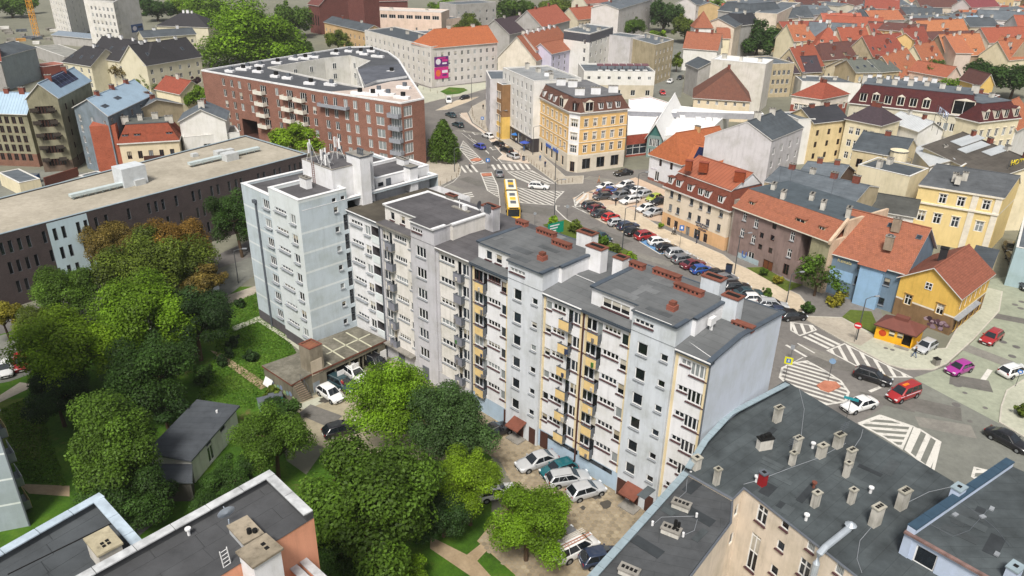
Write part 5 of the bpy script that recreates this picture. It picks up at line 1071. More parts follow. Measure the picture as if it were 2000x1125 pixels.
if True:
 b = RB; hole = [Q('g5',x,y,z).xy for x,y in ((590,190),(1060,112),(1270,90),(1440,135),(1330,195),(1380,355),(1230,330))]; hole = ccw(hole)
 i0 = b.near_edge((Q('g5',15,212,z) + Q('g5',1000,386,z)) / 2); i1 = b.near_edge((Q('g5',1000,386,z) + Q('g5',1710,492,z)) / 2); i2 = b.near_edge((Q('g5',1710,492,z) + Q('g5',1905,452,z)) / 2)
 zs = [12.5 - 2.85 * k for k in range(5)]; w0 = []; w1 = []
 def colm(i,x,y,w,h,st,lst,rows=range(5),dz=0,**k):
  s_,_ = mark(b,i,'g5',x,y)
  for r in rows: lst.append(dict(s=s_ + .12 * r,z=zs[r] + dz,w=w,h=h,st=st,far=5,**k))
 for x,y in ((205,330),(275,342),(340,352),(425,372),(655,400)): colm(i0,x,y,1.2,1.9,'2',w0,range(3) if x in (425,) else range(5),fm=SILLW)
 for x,y in ((540,380),(765,420),(880,435)): colm(i0,x,y,2.3,2.2,'3',w0,range(4),-.3,g=1)
 colm(i0,965,460,1.2,1.9,'2',w0)
 for x,y in ((1070,480),(1150,490),(1240,510),(1320,530),(1425,550)): colm(i1,x,y,1.2,2.0,'2',w1,g=random.choice((2,3)))
 colm(i1,1525,565,2.3,2.0,'2',w1,g=3); colm(i1,1665,590,3.0,2.3,'4',w1,g=3,dz=-.2)
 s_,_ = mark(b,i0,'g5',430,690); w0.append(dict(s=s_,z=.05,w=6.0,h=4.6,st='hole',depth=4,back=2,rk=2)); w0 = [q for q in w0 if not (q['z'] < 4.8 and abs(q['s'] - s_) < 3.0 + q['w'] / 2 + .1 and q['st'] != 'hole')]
 w2 = [dict(s=1.9,z=zz - .2,w=2.6,h=2.3,st='3',g=3,far=5) for zz in zs]
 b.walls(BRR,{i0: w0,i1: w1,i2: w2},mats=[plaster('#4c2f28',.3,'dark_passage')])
 mb = MB(); mb.flat(inset(b.p,.35),z,0,[hole]); b.roofo = b.part('roof',mb,[bitumen('#4e5054',1.0,dirt=.25)])
 pb = MB(); o,ii = inset(b.p,-.06),inset(b.p,.4)
 for k in range(b.n):
  j = (k + 1) % b.n; pb.poly([V(o[k],z + .35),V(o[j],z + .35),V(ii[j],z + .35),V(ii[k],z + .35)]); pb.poly([V(o[k],z),V(o[j],z),V(o[j],z + .35),V(o[k],z + .35)]); pb.poly([V(ii[j],z),V(ii[k],z),V(ii[k],z + .35),V(ii[j],z + .35)])
 b.part('parapet',pb,WCOP)
 cw = MB(); m = len(hole); cwin = []
 for k in range(m):
  a,e = hole[(k + 1) % m],hole[k]; cw.poly([V(a,z - 11),V(e,z - 11),V(e,z + .35),V(a,z + .35)]); L = (e - a).length; d = (e - a) / L
  for q in range(int(L / 6)):
   for rz_ in (z - 3,z - 6): cwin.append((V(a + d * (3 + q * 6),rz_),math.atan2(d.y,d.x)))
  h2 = inset(hole,-.35); cw.poly([V(hole[k],z + .36),V(hole[(k + 1) % m],z + .36),V(h2[(k + 1) % m],z + .36),V(h2[k],z + .36)]); cw.poly([V(h2[k],z),V(h2[(k + 1) % m],z),V(h2[(k + 1) % m],z + .36),V(h2[k],z + .36)])
 cw.flat(hole,z - 11,1); b.part('courtyard_wall',cw,[plaster('#cbc9c5',.16,'courtyard_render'),PAVL])
 for loc,rz_ in cwin: b.window(loc + Vector((math.sin(rz_),-math.cos(rz_),0)) * .2,rz_,dict(w=1.3,st='2',g=2,far=0),1.7)
 mb = MB(); mb.flat(ccw([Q('g5',x,y,z + .03) for x,y in ((1060,390),(1340,368),(1620,300),(1780,285),(1890,440),(1710,480))]),z + .03); b.part('gravel_roof',mb,groundmat('pink_gravel','#a99a90','#c2b4aa',.3,3),b.roofo)
 mb = MB(); mb.prism(ccw([Q('g5',x,y,z + .6) for x,y in ((1340,200),(1460,170),(1700,150),(1760,250),(1500,290),(1400,330))]),z,z + .6,1,0); b.part('upper_terrace',mb,[bitumen('#585b63',1.0),WCOP],b.roofo)
 def rbal(i,x,y,w,rows,mat,hgt_=1.0):
  a,e,d,n,L = b.edge(i); s_,_ = mark(b,i,'g5',x,y)
  for r in rows:
   mb = MB(); q = V(a + d * (s_ + .12 * r - w / 2),zs[r] - .35) - b.off; D,N = V(d,0),V(n,0); mb.obox(q,D * w,N * 1.3,(0,0,.15)); mb.obox(q + N * 1.25,D * w,N * .06,(0,0,hgt_)); mb.obox(q,D * .06,N * 1.3,(0,0,hgt_)); mb.obox(q + D * (w - .06),D * .06,N * 1.3,(0,0,hgt_)); new('balcony',mb.mesh('balcony',[mat]),b.e)
 wb_ = plain('#d6d2c6',.7,name='white_balcony'); rbal(i0,525,430,3.4,range(4),wb_); rbal(i0,750,470,3.0,range(3),wb_); rbal(i0,862,490,3.2,range(3),wb_)
 gb_ = plain('#8f9299',.5,name='rail_grey'); rbal(i1,1665,600,3.2,range(4),gb_); rbal(i1,1150,530,9.0,range(1),gb_,.8)
 for k,(x,y) in enumerate(((258,222),(362,205),(400,190),(495,225),(510,175),(655,150),(805,118),(890,112),(960,100),(640,265),(745,280),(935,325),(1110,335),(1150,70),(1265,50),(1360,60),(1395,75),(1450,50),(1510,95),(1350,410),(1510,390),(1715,445),(1590,420),(1460,420),(1730,360),(1620,230))):
  p = Q('g5',x,y,z + .02); mb = MB(); ra = R(-20) + (k % 3) * .1; mb.box(p,random.uniform(2.0,4.0),1.2,.6,ra,0); mb.box(p + Vector((.3,.1,.6)),.9,.7,.9,ra,1); new('roof_unit',mb.mesh('roof_unit',[PW,DARK if k % 2 else GREYF],off=b.off),b.roofo)
rp = random.Random(8)
def patches(b,c,box,z,n,mats):
 x0,y0,x1,y1 = box
 for k in range(n):
  p = Q(c,rp.uniform(x0,x1),rp.uniform(y0,y1),z); mb = MB(); mb.box((p.x,p.y,z),rp.uniform(.8,3.0),rp.uniform(.5,1.0),.012 + .003 * k / n,R(-43) + rp.choice((0,1.57)),0); b.part('felt_patch',mb,rp.choice(mats),b.roofo)
FP = [bitumen('#33373a',40,dirt=.3),bitumen('#4d5355',40,dirt=.3),bitumen('#454a4c',40,dirt=.4)]
patches(BR1,'d7',(420,300,1150,800),10.425,16,FP); patches(BR3,'d6',(1050,760,1380,1080),10.065,7,FP); patches(BR2,'d7',(1420,700,1750,1000),12.655,6,FP)
FS = [bitumen('#55585a',40,dirt=.3),bitumen('#6d6f70',40,dirt=.3)]
patches(S1,'h1',(350,80,1000,420),21.165,6,FS); patches(S1,'h2',(500,200,1200,480),21.165,6,FS)
# ================================================================== the middle distance
TO = tiles('#bb6e46','#9c5a3c'); TR = tiles('#a8694f','#8c5846'); TRD = tiles('#a0523f','#7f4436'); TB_ = tiles('#7d5142','#5f4238'); TM = tiles('#5c2c2a','#47242a',row=.3); TOB = tiles('#cf7a44','#b0643c'); TG = bitumen('#5d646a',.8,dirt=.25); TGD = bitumen('#4a5055',.8,dirt=.25); TBK = bitumen('#34353a',.8,dirt=.2); TPU = tiles('#4f4248','#40363c')
CREAM = plaster('#ddd2b4',.14,'cream_render'); BEIGE = plaster('#d9c9ad',.14,'beige_render'); OCHRE = plaster('#dcb67a',.12,'ochre_render'); YELL = plaster('#dbb45a',.2,'yellow_house_render'); WHI = plaster('#dddbd6',.12,'white_house_render'); LAV = plaster('#c6c3c4',.2,'lilac_grey_render'); MAUV = plaster('#8b7873',.3,'mauve_render'); GRN = plaster('#a39d80',.3,'greenish_render'); SAND = plaster('#b7a98c',.25,'sandy_render'); GREYW = plaster('#a9a6a2',.2,'grey_house_render'); PINK = plaster('#d9c2b2',.14,'pinkish_render')
STONE = plain('#d8d0c0',.8,name='stone_trim')
def house(label,c,A,B,h,C=None,d=None,cat='building',name='town_house',walls=CREAM,win=(),roof=None,plinth=None,pmat=None,group=None,chim=0,cm=None,sky_=0,**kw):
 A,B = Q(c,*A,h),Q(c,*B,h); pts = quad(A,B,Q(c,*C,h)) if C else ab(A,B,d or 10)
 b = Bld(name,label,cat,[p.xy for p in pts],h,0,group)
 e0 = b.near_edge((pts[0] + pts[1]) / 2); e1 = b.near_edge((pts[1] + pts[2]) / 2); es = {0: e0,1: e1,2: b.near_edge((pts[2] + pts[3]) / 2),3: b.near_edge((pts[3] + pts[0]) / 2)}
 W_ = {}
 for e,cols,rows,w,hh,k in win: W_.setdefault(es[e],[]).extend(b.grid(es[e],cols,rows,w,hh,**k))
 b.walls(walls,W_,plinth=plinth,pmat=pmat,**kw); b.es = es
 if roof:
  k = roof[0]
  if k == 'gable': b.gable(roof[1],roof[2],es[roof[3] if len(roof) > 3 else 0],**(roof[4] if len(roof) > 4 else {}))
  elif k == 'mansard': b.mansard(roof[1],roof[2],roof[3],roof[4],over=.3)
  else: b.flat(roof[1],*roof[2:3],**(roof[3] if len(roof) > 3 else {}))
  for q in range(chim):
   if k == 'gable': p = b.rid[0].lerp(b.rid[1],(q + .6) / (chim + .2)) + Vector((0,0,-.3)); b.chimney(p,random.uniform(.8,1.4),.7,random.uniform(1.0,1.6),None,cm or random.choice((CHIMW,CHIMB)),CONC,2)
   else:
    f1,f2 = (q + .5) / chim,random.uniform(.3,.7); p = pts[0].lerp(pts[1],f1).lerp(pts[3].lerp(pts[2],f1),f2); p.z = getattr(b,'rz',h); b.chimney(p,random.uniform(.9,1.8),.8,random.uniform(.9,1.5),None,cm or CHIMW,CONC,2)
  for q in range(sky_):
   if k == 'gable': b.skylight((q + .5) / sky_ + random.uniform(-.06,.06),random.uniform(.3,.6),.9,1.3)
 return b
S = dict(sill=None)
z = 13.8; pp = [Q('c3',642,530,z),Q('c3',843,632,z),Q('c3',905,641,z),Q('c3',1172,615,z)]
OC = Bld('corner_house','ochre corner house with white window frames and a brown-red mansard roof','house',[p.xy for p in pp + [pp[0] + (pp[3] - pp[1])]],z)
if True:
 b = OC; ea,eb,ec = (b.near_edge((pp[k] + pp[k + 1]) / 2) for k in range(3)); sw = dict(sur=STONE,st='2T',far=6)
 zs = [10.6,7.5,4.6]; wn0 = b.grid(ea,8,3,.95,1.75,1.0,1.2,zs=zs,**sw); wnc = [dict(s=b.edge(eb)[4] / 2,z=q,w=1.7,h=1.75,st='3T',sur=STONE,far=4) for q in zs]; wn2 = b.grid(ec,5,3,.95,1.75,1.2,1.0,zs=zs,**sw)
 wn0 += b.grid(ea,6,1,1.3,2.3,2.0,2.0,zs=[.7],st='1',g=1,far=4); wn2 += b.grid(ec,3,1,2.2,2.5,1.2,1.5,zs=[.7],st='2',g=1,far=4,fm=GREYF); wnc.append(dict(s=b.edge(eb)[4] / 2,z=.1,w=1.2,h=2.4,st='2',fm=BROWNF,g=1,far=4))
 b.walls(OCHRE,{ea: wn0,eb: wnc,ec: wn2},plinth=4.0,pmat=plaster('#cfc6b6',.14,'ground_floor_render'),bands=[(3.9,4.2,2),(13.2,13.8,2)],mats=[STONE]); b.mansard(1.3,2.9,tiles('#6e4b41','#5b4237',row=.3),bitumen('#6a6a6c',.8))
 for fx in (.12,.3,.47,.6): b.mdormer(ea,fx)
 b.mdormer(ea,.82,.02,2.2,2.2,STONE,gab=True); b.mdormer(eb,.5,.05,1.3,1.9,BROWNF,gab=True); b.mdormer(ec,.16,.02,2.2,2.2,STONE,gab=True)
 for fx in (.42,.6,.78): b.mdormer(ec,fx)
 for x,y in ((725,440),(795,480),(860,490),(900,535),(990,530),(1088,520)): b.chimney(Q('c3',x,y,b.rz),2.2,.9,1.5,R(0),PW,CONC,3)
 a,_,d,n,L = b.edge(eb); b.wall.data.materials.append(PW)
 for p in b.wall.data.polygons:
  if p.normal.dot(V(n,0)) > .95 and 4.2 < p.center.z: p.material_index = len(b.wall.data.materials) - 1
 for e_ in (ea,ec):
  a,_,d,n,L = b.edge(e_)
  for z_ in (7.05,10.15): mb = MB(); mb.obox(V(a,z_),V(d,0) * L,V(n,0) * .1,(0,0,.16)); b.part('string_course',mb,STONE)
 a,_,d,n,L = b.edge(ea)
 for t_ in (.42,.62): mb = MB(); mb.obox(V(a + d * (L * t_),2.9) + V(n,0) * .01,V(d,0) * 3.0,V(n,0) * .15,(0,0,.7)); b.part('shop_sign',mb,plain('#3c5fae',.5,name='shop_sign_blue'))
WB = house('tall white house with rows of plain windows above a black shop front','c3',(468,386),(642,463),17.6,d=13,walls=WHI,win=((0,7,5,1.0,1.6,dict(zs=[15.0 - 2.75 * k for k in range(5)],far=5)),(0,4,1,2.6,2.4,dict(zs=[.6],st='2',g=2,fm=GREYF,far=4))),plinth=3.6,pmat=plain('#3a3638',.5,name='black_shop_front'),roof=('flat',bitumen('#8d8f90',.8),.3),chim=4)
house('narrow house, brown above and yellow below, beside the tall white one','c3',(398,452),(466,484),14.2,d=11,walls=plaster('#8e6d4c',.2,'brown_render'),win=((0,4,4,1.0,1.7,dict(sur=STONE,far=5,g=1)),),plinth=6.0,pmat=plaster('#dcb765',.15,'yellow_ground'),roof=('flat',TG,.3),chim=1)
house('slim pale grey house at the far end of the terrace by the lawn','c3',(372,402),(397,452),15.0,d=9,walls=LAV,win=((0,2,4,.9,1.7,{}),),roof=('flat',TG,.3))
M5a = house('long white-grey block with a dark flat roof beyond the brick courtyard block','o',(712,60),(842,93),13.5,(905,84),walls=plaster('#d3cec7',.12,'white_grey_render'),win=((0,14,4,1.0,1.6,dict(far=4)),),roof=('flat',TGD,.3),chim=4)
M5b = house('white-grey corner block with an orange tiled roof and two advertising boards','o',(842.6,92.5),(971,81.5),13.5,d=13,walls=plaster('#cdc8c4',.12,'white_grey_render'),win=((0,10,4,1.0,1.5,dict(far=4)),),roof=('gable',TO,5.0,0,dict(hips=(5,0))),chim=2)
def board(b,e,c,x0,y0,x1,y1,mats,label,name='advertising_board',cat='sign'):
 s0,z1 = mark(b,e,c,x0,y0); s1,z0 = mark(b,e,c,x1,y1); a,_,d,n,L = b.edge(e); D,N = V(d,0),V(n,0); o = V(a,0) + D * s0 + N * .06
 r = empty(name,o + Vector((0,0,z0)),label,cat); mb = MB(); mb.obox((0,0,0),D * (s1 - s0),N * .12,(0,0,z1 - z0)); new('panel',mb.mesh('panel',[mats[0]]),r); w,h = s1 - s0,z1 - z0
 for k,m in enumerate(mats[1:]):
  mb = MB(); cx,cz,rw,rh_ = ((.27,.5,.18,.3),(.75,.6,.2,.12),(.72,.3,.16,.08),(.5,.85,.3,.06),(.3,.18,.2,.07))[k]; cc = D * (w * cx) + N * .13 + Vector((0,0,h * cz)); mb.poly([cc + D * (w * rw * math.cos(t * .5236)) + Vector((0,0,h * rh_ * math.sin(t * .5236))) for t in range(12)] if k == 0 else [cc - D * w * rw - Vector((0,0,h * rh_)),cc + D * w * rw - Vector((0,0,h * rh_)),cc + D * w * rw + Vector((0,0,h * rh_)),cc - D * w * rw + Vector((0,0,h * rh_))]); new('print',mb.mesh('print',[m]),r)
 return r
MAG,PUR,WHP,ORP = plain('#c22a7c',.5,name='magenta_print'),plain('#5d2a6e',.5,name='purple_print'),plain('#d9d5dc',.5,name='white_print'),plain('#d86a3a',.5,name='orange_print')
board(M5b,M5b.es[0],'c3',80,322,160,370,[PUR,WHP,MAG,WHP,MAG],'purple advertising board, the upper of two on the white-grey corner block'); board(M5b,M5b.es[0],'c3',80,382,160,438,[MAG,ORP,WHP,PUR],'magenta advertising board, the lower of two on the white-grey corner block')
house('cream gable house with a steep orange roof behind the tall white house','c3',(440,320),(655,338),9.0,d=12,walls=plaster('#d8cfc0',.2,'old_gable_render'),roof=('gable',TR,7.5,1),chim=1)
house('white terrace with an orange roof and a row of white chimneys','c3',(655,278),(838,228),12.0,d=10,walls=WHI,win=((0,6,4,.9,1.5,dict(far=4)),),roof=('gable',TR,4.8),chim=6,cm=PW)
house('lilac house end beside the orange-roofed terrace','c3',(742,300),(862,272),11.0,d=9,walls=plaster('#c3bfd2',.1,'lilac_render'),win=((0,4,4,.9,1.5,{}),),roof=('gable',TR,3))
house('big purple-grey roofed house behind the orange-roofed terrace','c3',(505,190),(690,150),12.0,d=14,walls=GREYW,roof=('gable',TPU,5),chim=2)
house('red-roofed house left of the modern grey block','c3',(690,150),(845,110),14.0,d=14,walls=GREYW,roof=('gable',tiles('#b66a55','#8f5040'),6),chim=2)
house('modern pale block with a dark recessed corner and black top floor','c3',(812,175),(960,195),17.0,(1090,155),walls=WHI,win=((1,5,4,1.4,1.7,dict(far=4)),(0,1,5,1.0,1.6,dict(m0=9))),bands=[(14.2,17.0,2)],mats=[plain('#4c4e55',.5,name='dark_cladding')],roof=('flat',TG,.4),chim=4)
M8 = house('low white and beige building carrying brown roof frames','c3',(925,408),(1326,412),8.6,d=16,walls=WHI,win=((0,7,1,1.1,1.0,dict(zs=[6.4])),(0,5,1,1.5,1.8,dict(zs=[1.2]))),plinth=4.6,pmat=plaster('#c6bca8',.15,'beige_ground'),roof=('flat',TG,.5))
for k in range(7):
 p = Q('c3',1015 + 42 * k,395,8.7); mb = MB(); mb.box(p,1.6,3.0,.25,R(-3),1); mb.tube([p,p + Vector((0,0,1.6))],.12,n=5); mb.box(p + Vector((0,0,1.6)),2.2,3.4,.3,R(-3)); new('roof_frame',mb.mesh('roof_frame',[plain('#6d4a50',.6,name='brown_frame_sheet'),WHITE],off=M8.off),M8.roofo)
house('sandy block with a blue-grey roof behind the low white building','c4',(88,252),(275,303),14.0,(396,268),walls=SAND,win=((1,5,4,1.0,1.6,dict(far=3)),),roof=('flat',TG,.3),chim=4)
house('pale lilac flank wall left of the sandy block','c4',(-60,232),(108,255),14.5,d=9,walls=LAV,roof=('flat',TG,.3))
CHW = house('white house with orange roof and a stub tower under a pyramid roof','c4',(462,313),(686,330),9.0,d=9,walls=WHI,win=((0,2,1,.8,1.3,{}),),roof=('gable',TR,5.5),chim=2,cm=CHIMB)
if True:
 p = [Q('c4',535,186,14.5),Q('c4',655,188,14.5)]; tq = ab(p[0],p[1],7); t = sub(CHW,[q.xy for q in tq],14.5,0); t.walls(WHI); o = inset(t.p,-.4); mb = MB(); ap = Q('c4',607,88,0); apx = V(t.c,21.0)
 for k in range(4): mb.poly([V(o[k],14.5),V(o[(k + 1) % 4],14.5),apx])
 CHW.part('tower_roof',mb,TR)
house('cream wing with an orange roof right of the stub tower','c4',(690,250),(770,252),11.0,d=8,walls=CREAM,roof=('gable',TR,3.5))
house('tall peach flank behind the stub tower','c4',(800,180),(940,110),15.0,d=14,walls=PEACH,roof=('gable',TGD,3))
house('black mansard house with rows of dormers behind the trees','c4',(700,160),(830,175),14.0,d=16,walls=GREYW,roof=('mansard',2.5,4.5,TBK,TG),win=((0,4,2,1,1.6,{}),),chim=2)
house('dark slate-roofed block at the back of the trees','c4',(905,95),(1110,75),16.0,d=18,walls=GREYW,roof=('mansard',2.5,4.0,TGD,TG),win=((0,7,2,1,1.6,{}),),chim=3)
house('peach flank wall right of the slate-roofed block','c4',(1085,95),(1240,20),17.0,d=10,walls=PEACH,roof=('flat',TG,.3))
FW_ = house('huge blank white fire wall of a tenement','c4',(645,398),(1010,432),14.5,d=11,walls=plaster('#d2cec6',.16,'blank_wall_render'),roof=('flat',plain('#d5d8da',.5,name='white_roof'),.25),chim=3)
house('sandy shop house at the right end of the blank white fire wall','c4',(1045,430),(1200,425),11.0,d=16,walls=SAND,win=((0,4,3,1.1,1.6,{}),),roof=('flat',TG,.3))
house('grey side house left of the blank white fire wall','c4',(480,420),(560,455),10.0,d=8,walls=GREYW,roof=('gable',TGD,2))
M12 = house('beige house with a big brown hipped roof and two rows of windows','c4',(530,645),(905,668),6.6,d=15,walls=BEIGE,win=((0,6,2,.8,1.1,dict(zs=[4.6,1.7],far=4)),),roof=('gable',TB_,7.0,1,dict(hips=(6,0),frac=.42)),chim=1)
M13 = house('white and brick villa under a broad red hipped roof','c5',(-42,630),(150,657),6.5,(336,622),walls=plaster('#d9d0c6',.12,'villa_render'),win=((0,5,1,1.1,1.8,dict(zs=[2.2],st='2T',sur=STONE,far=4)),(1,4,1,1.1,1.8,dict(zs=[2.2],sur=STONE,far=4))),plinth=3.6,pmat=bricks('#8f4a3c','villa_brick'),roof=('gable',TRD,3.6,0,dict(hips=(3.6,3.6))),chim=3,cm=CHIMB)
WR = plain('#e2e2e0',.6,name='white_roof_membrane',var=.05); z = 5.4
HL = Bld('market_hall','left half of the white-roofed market hall, brick red along its front','hall',[p.xy for p in Qs('g6',((282,535),(540,507),(640,330),(780,130),(560,60),(300,95)),z)],z)
i = HL.near_edge(Q('g6',410,520,z)); HL.walls(bricks('#9a4a38','hall_brick'),{i: mw(HL,i,'g6',((440,690),),8.0,2.6,st='4T',g=2,fm=WHITE,far=0)}); HL.flat(WR,.2,.3,WHITE)
HL.box('roof_monitor',Q('g6',560,285,z),14,3,1.3,R(-4),plain('#85868c',.6,name='grey_monitor'),HL.roofo,WR)
z = 5.0; HR = Bld('market_hall','right half of the white-roofed market hall behind the orange roof','hall',[p.xy for p in Qs('g6',((715,545),(1260,505),(1540,240),(860,170)),z)],z)
HR.walls(WHI); HR.flat(WR,.25,.3,WHITE); HR.box('roof_step',Q('g6',1120,300,z),36,3,1.6,R(-3),plain('#9a9a9e',.6,name='grey_step'),HR.roofo,WR)
for x,y in ((950,325),(1145,345),(1270,350),(1350,355),(785,480),(930,370)): HR.box('roof_unit',Q('g6',x,y,z),1.4,1.2,.9,0,WHITE,HR.roofo)
z = 5.6; A,B = Q('g6',532,520,z),Q('g6',708,542,z); HE = Bld('hall_entrance','glazed gable entrance of the market hall under a long white ridge roof','hall',[p.xy for p in quad(A,B,A.lerp(B,1) + (Q('g6',925,150,z) - B))],z)
i = HE.near_edge((A + B) / 2); HE.walls(plain('#7a8f8c',.5,name='green_grey_frame'),{i: HE.grid(i,3,2,1.7,1.9,.5,.5,zs=[.4,2.9],st='2',g=2,far=0)}); HE.gable(WR,3.0,(i + 1) % 4,over=.6,wallmat=plain('#3f6a66',.3,name='green_glass'))
M15 = house('white gabled house with a bright orange roof and a dark shop sign','g6',(562,738),(950,862),6.2,(1560,748),walls=plaster('#d5d6da',.1,'white_gable_render'),win=((0,2,1,.8,1.6,dict(zs=[3.9],m0=3,m1=2.5,fm=BROWNF)),(0,2,1,1.3,2.2,dict(zs=[.3],m0=2.0,g=1))),plinth=.6,pmat=bricks('#8d5a4c','brick_plinth'),roof=('gable',TO,5.2,1,dict(hips=(2.2,0))),chim=1,cm=plaster('#cda474',.2,'cream_chimney'))
PVM = plain('#1c2140',.25,name='solar_panel')
M15b = house('orange-tiled back house carrying a dark solar panel','g6',(1030,835),(1400,905),7.6,d=7,walls=WHI,roof=('gable',TO,2.8),chim=1)
f = M15b.fr; p0,p1 = M15b.on_slope(.12,.15),M15b.on_slope(.88,.15); p3 = M15b.on_slope(.12,.85)
for q in range(6):
 for r_ in range(2): mb = MB(); X = (p1 - p0) / 6; Y = (p3 - p0) / 2; mb.obox(p0 + X * q + Y * r_,X * .96,Y * .96,(0,0,.08)); M15b.part('solar_panel',mb,PVM,M15b.roofo)
house('back house with bright orange walls and a cluttered flat roof','g6',(1405,955),(1612,985),7.0,(1740,835),walls=plaster('#c9742c',.15,'orange_render'),roof=('flat',plaster('#a5978a',.3,'old_flat_roof'),.3),chim=2)
z = 7.4; HO = house('cream hotel with a red mansard roof and six white dormers above the car park','g7',(128,500),(668,708),z,d=11,walls=plaster('#d8cbb8',.1,'hotel_render'),plinth=2.6,pmat=plaster('#d3ab80',.12,'hotel_ground_floor'))
if True:
 b = HO; e = b.es[0]; b.wall.hide_render = False; bpy.data.objects.remove(b.wall)
 for o in [o for o in b.e.children]: bpy.data.objects.remove(o)
 ww = mw(b,e,'g7',((182,558),(247,585),(350,625),(428,658),(498,685),(600,722),(170,670),(233,698),(333,738),(410,768),(484,798),(577,840)),.85,1.25,st='2',fm=GREYF,sill=SILLG,far=0) + mw(b,e,'g7',((155,790),(215,820),(315,870),(463,930)),.95,1.7,st='2',fm=BROWNF,far=0) + mw(b,e,'g7',((393,905),),1.5,2.2,st='2',fm=GREYF,far=0)
 b.walls(plaster('#d8cbb8',.1,'hotel_render'),{e: ww},plinth=2.5,pmat=plaster('#d3ab80',.12,'hotel_ground_floor')); b.mansard(1.6,2.9,tiles('#7e4535','#6a3c30',row=.3),TR,over=.35)
 t = sub(b,inset(b.p,1.5),z + 3.2,z + 3.1); t.wall = b.wall; t.gable(sheetmetal('#a8654c',.8,'red_sheet_roof'),2.4,e,over=.15,frac=.62,wallmat=PW)
 for x,y in ((207,430),(280,455),(378,490),(463,525),(518,545),(622,590)):
  a,_,d,n,L = b.edge(e); q = Q('g7',x,y,z + 1.7); b.mdormer(e,(q.xy - a).dot(d) / L,.22,1.15,1.35)
 for x,y,w in ((325,330,1.2),(450,345,1.6),(755,425,1.8)): b.chimney(Q('g7',x,y,z + 4.9),w,.9,1.2,R(-25),tiles('#a5502f'),TRD,0)
M17 = house('tall lilac-grey tenement with a blank gabled fire wall','c4',(605,905),(1050,930),13.5,(1258,845),walls=LAV,win=((1,4,4,1.1,1.5,dict(far=4)),),roof=('gable',TGD,3.4,1,dict(over=.15,frac=.4)),chim=2)
z = 8.9; MV = house('weathered mauve tenement with a tiled front slope, dormers and a flat grey roof','g8',(176,350),(1090,685),z,d=14,walls=MAUV,roof=None)
if True:
 b = MV; e = b.es[0]
 for o in [o for o in b.e.children]: bpy.data.objects.remove(o)
 ww = mw(b,e,'g8',((268,455),(377,520),(243,607),(348,672),(722,645),(692,805)),.85,1.5,st='2T',sill=SILLG,far=0) + mw(b,e,'g8',((550,550),(530,660),(510,780),(428,635),(412,745)),.8,1.0,st='1',fm=BROWNF,g=1,far=0) + mw(b,e,'g8',((840,740),),1.9,6.0,st='hole',depth=2.5,back=0) + mw(b,e,'g8',((325,835),),1.3,1.6,st='2',g=1,far=0) + mw(b,e,'g8',((658,960),),1.1,1.9,st='2',fm=BROWNF,g=1,far=0) + mw(b,e,'g8',((485,920),),2.0,1.7,st='2',fm=BROWNF,g=plain('#6b3f26',.7,name='brown_gate'),far=0)
 s0,_ = mark(b,e,'g8',235,700); s1,_ = mark(b,e,'g8',405,800)
 b.walls(MAUV,{e: ww}); a,_,d,n,L = b.edge(e); b.wall.data.materials.append(GRN); sg,_ = mark(b,e,'g8',905,800)
 for p in b.wall.data.polygons:
  if (Vector((p.center.x + b.off.x,p.center.y + b.off.y)) - a).dot(d) > sg and p.normal.dot(V(n,0)) > .9: p.material_index = len(b.wall.data.materials) - 1
 mb = MB(); mb.obox(V(a + d * (s0 - .4),0) + V(n,0) * .01,V(d,0) * (s1 - s0 + .6),V(n,0) * .04,(0,0,.95)); b.part('pale_painted_base',mb,plaster('#a3b3b8',.2,'pale_blue_base'))
 mb = MB(); q = V(a,z) - V(d,0) * .2; D,N = V(d,0),V(n,0); f0 = q + N * .5 - Vector((0,0,.1)); f1 = q - N * 3.2 + Vector((0,0,2.5)); X = D * (L + .2); mb.poly([f0,f0 + X,f1 + X,f1]); mb.poly([f0 - Vector((0,0,.2)),f0 + X - Vector((0,0,.2)),f0 + X,f0],1); g1 = q - N * 14 + Vector((0,0,2.2)); b.roofo = b.part('roof',mb,[TR,STONE])
 mb = MB(); mb.poly([f1 + N * .1,f1 + N * .1 + X,g1 + X,g1]); b.part('flat_roof',mb,bitumen('#4d565c',.9,dirt=.2))
 mb = MB(); mb.poly([V(a,z),V(a,z) - N * 14 ,V(a,z) - N * 14 + Vector((0,0,2.2)),f1 + D * .2]); b.part('gable',mb,MAUV)
 mb = MB(); ew = V(a,0) + D * (L - .1); mb.obox(ew + N * .5 + Vector((0,0,z - .5)),D * .45,-N * 3.7 + Vector((0,0,3.0)),(0,0,.6)); mb.obox(ew - N * 3.2 + Vector((0,0,z - .5)),D * .45,-N * 10.8,(0,0,3.2)); mb.obox(ew - Vector((0,0,0)),D * .4,-N * 13.9,(0,0,z)); b.part('fire_wall',mb,plaster('#cdb59c',.25,'fire_wall_render'))
 for x,y,h_ in ((540,190,1.0),(905,290,1.0),(630,285,1.4),(1010,385,1.4),(1250,460,1.6)): b.chimney(Q('g8',x,y,z + 2.4),1.5,.7,h_,R(60),CHIMW,CONC,3)
 b.fr = dict(A=V(a,z),B=V(a + d * L,z),n=N,ax=D,sl=2.5 / 3.4,hw=3.4,zr=z + 2.5); b.h = z
 for fx,w in ((.14,1.0),(.66,1.7),(.87,1.0)): b.dormer(fx,.25,w,.7,SAND,TR)
 for x,y,h_ in ((680,230,4.5),(1090,260,4.0),(590,140,3.0)):
  mb = MB(); p = Q('g8',x,y,z + 2.4); mb.tube([p,p + Vector((0,0,h_))],.03,n=4)
  for q in range(4): mb.tube([p + Vector((-.5,-.2,h_ - .3 - q * .22)),p + Vector((.5,.2,h_ - .3 - q * .22))],.015,n=4)
  b.part('antenna',mb,GREYF,b.roofo)
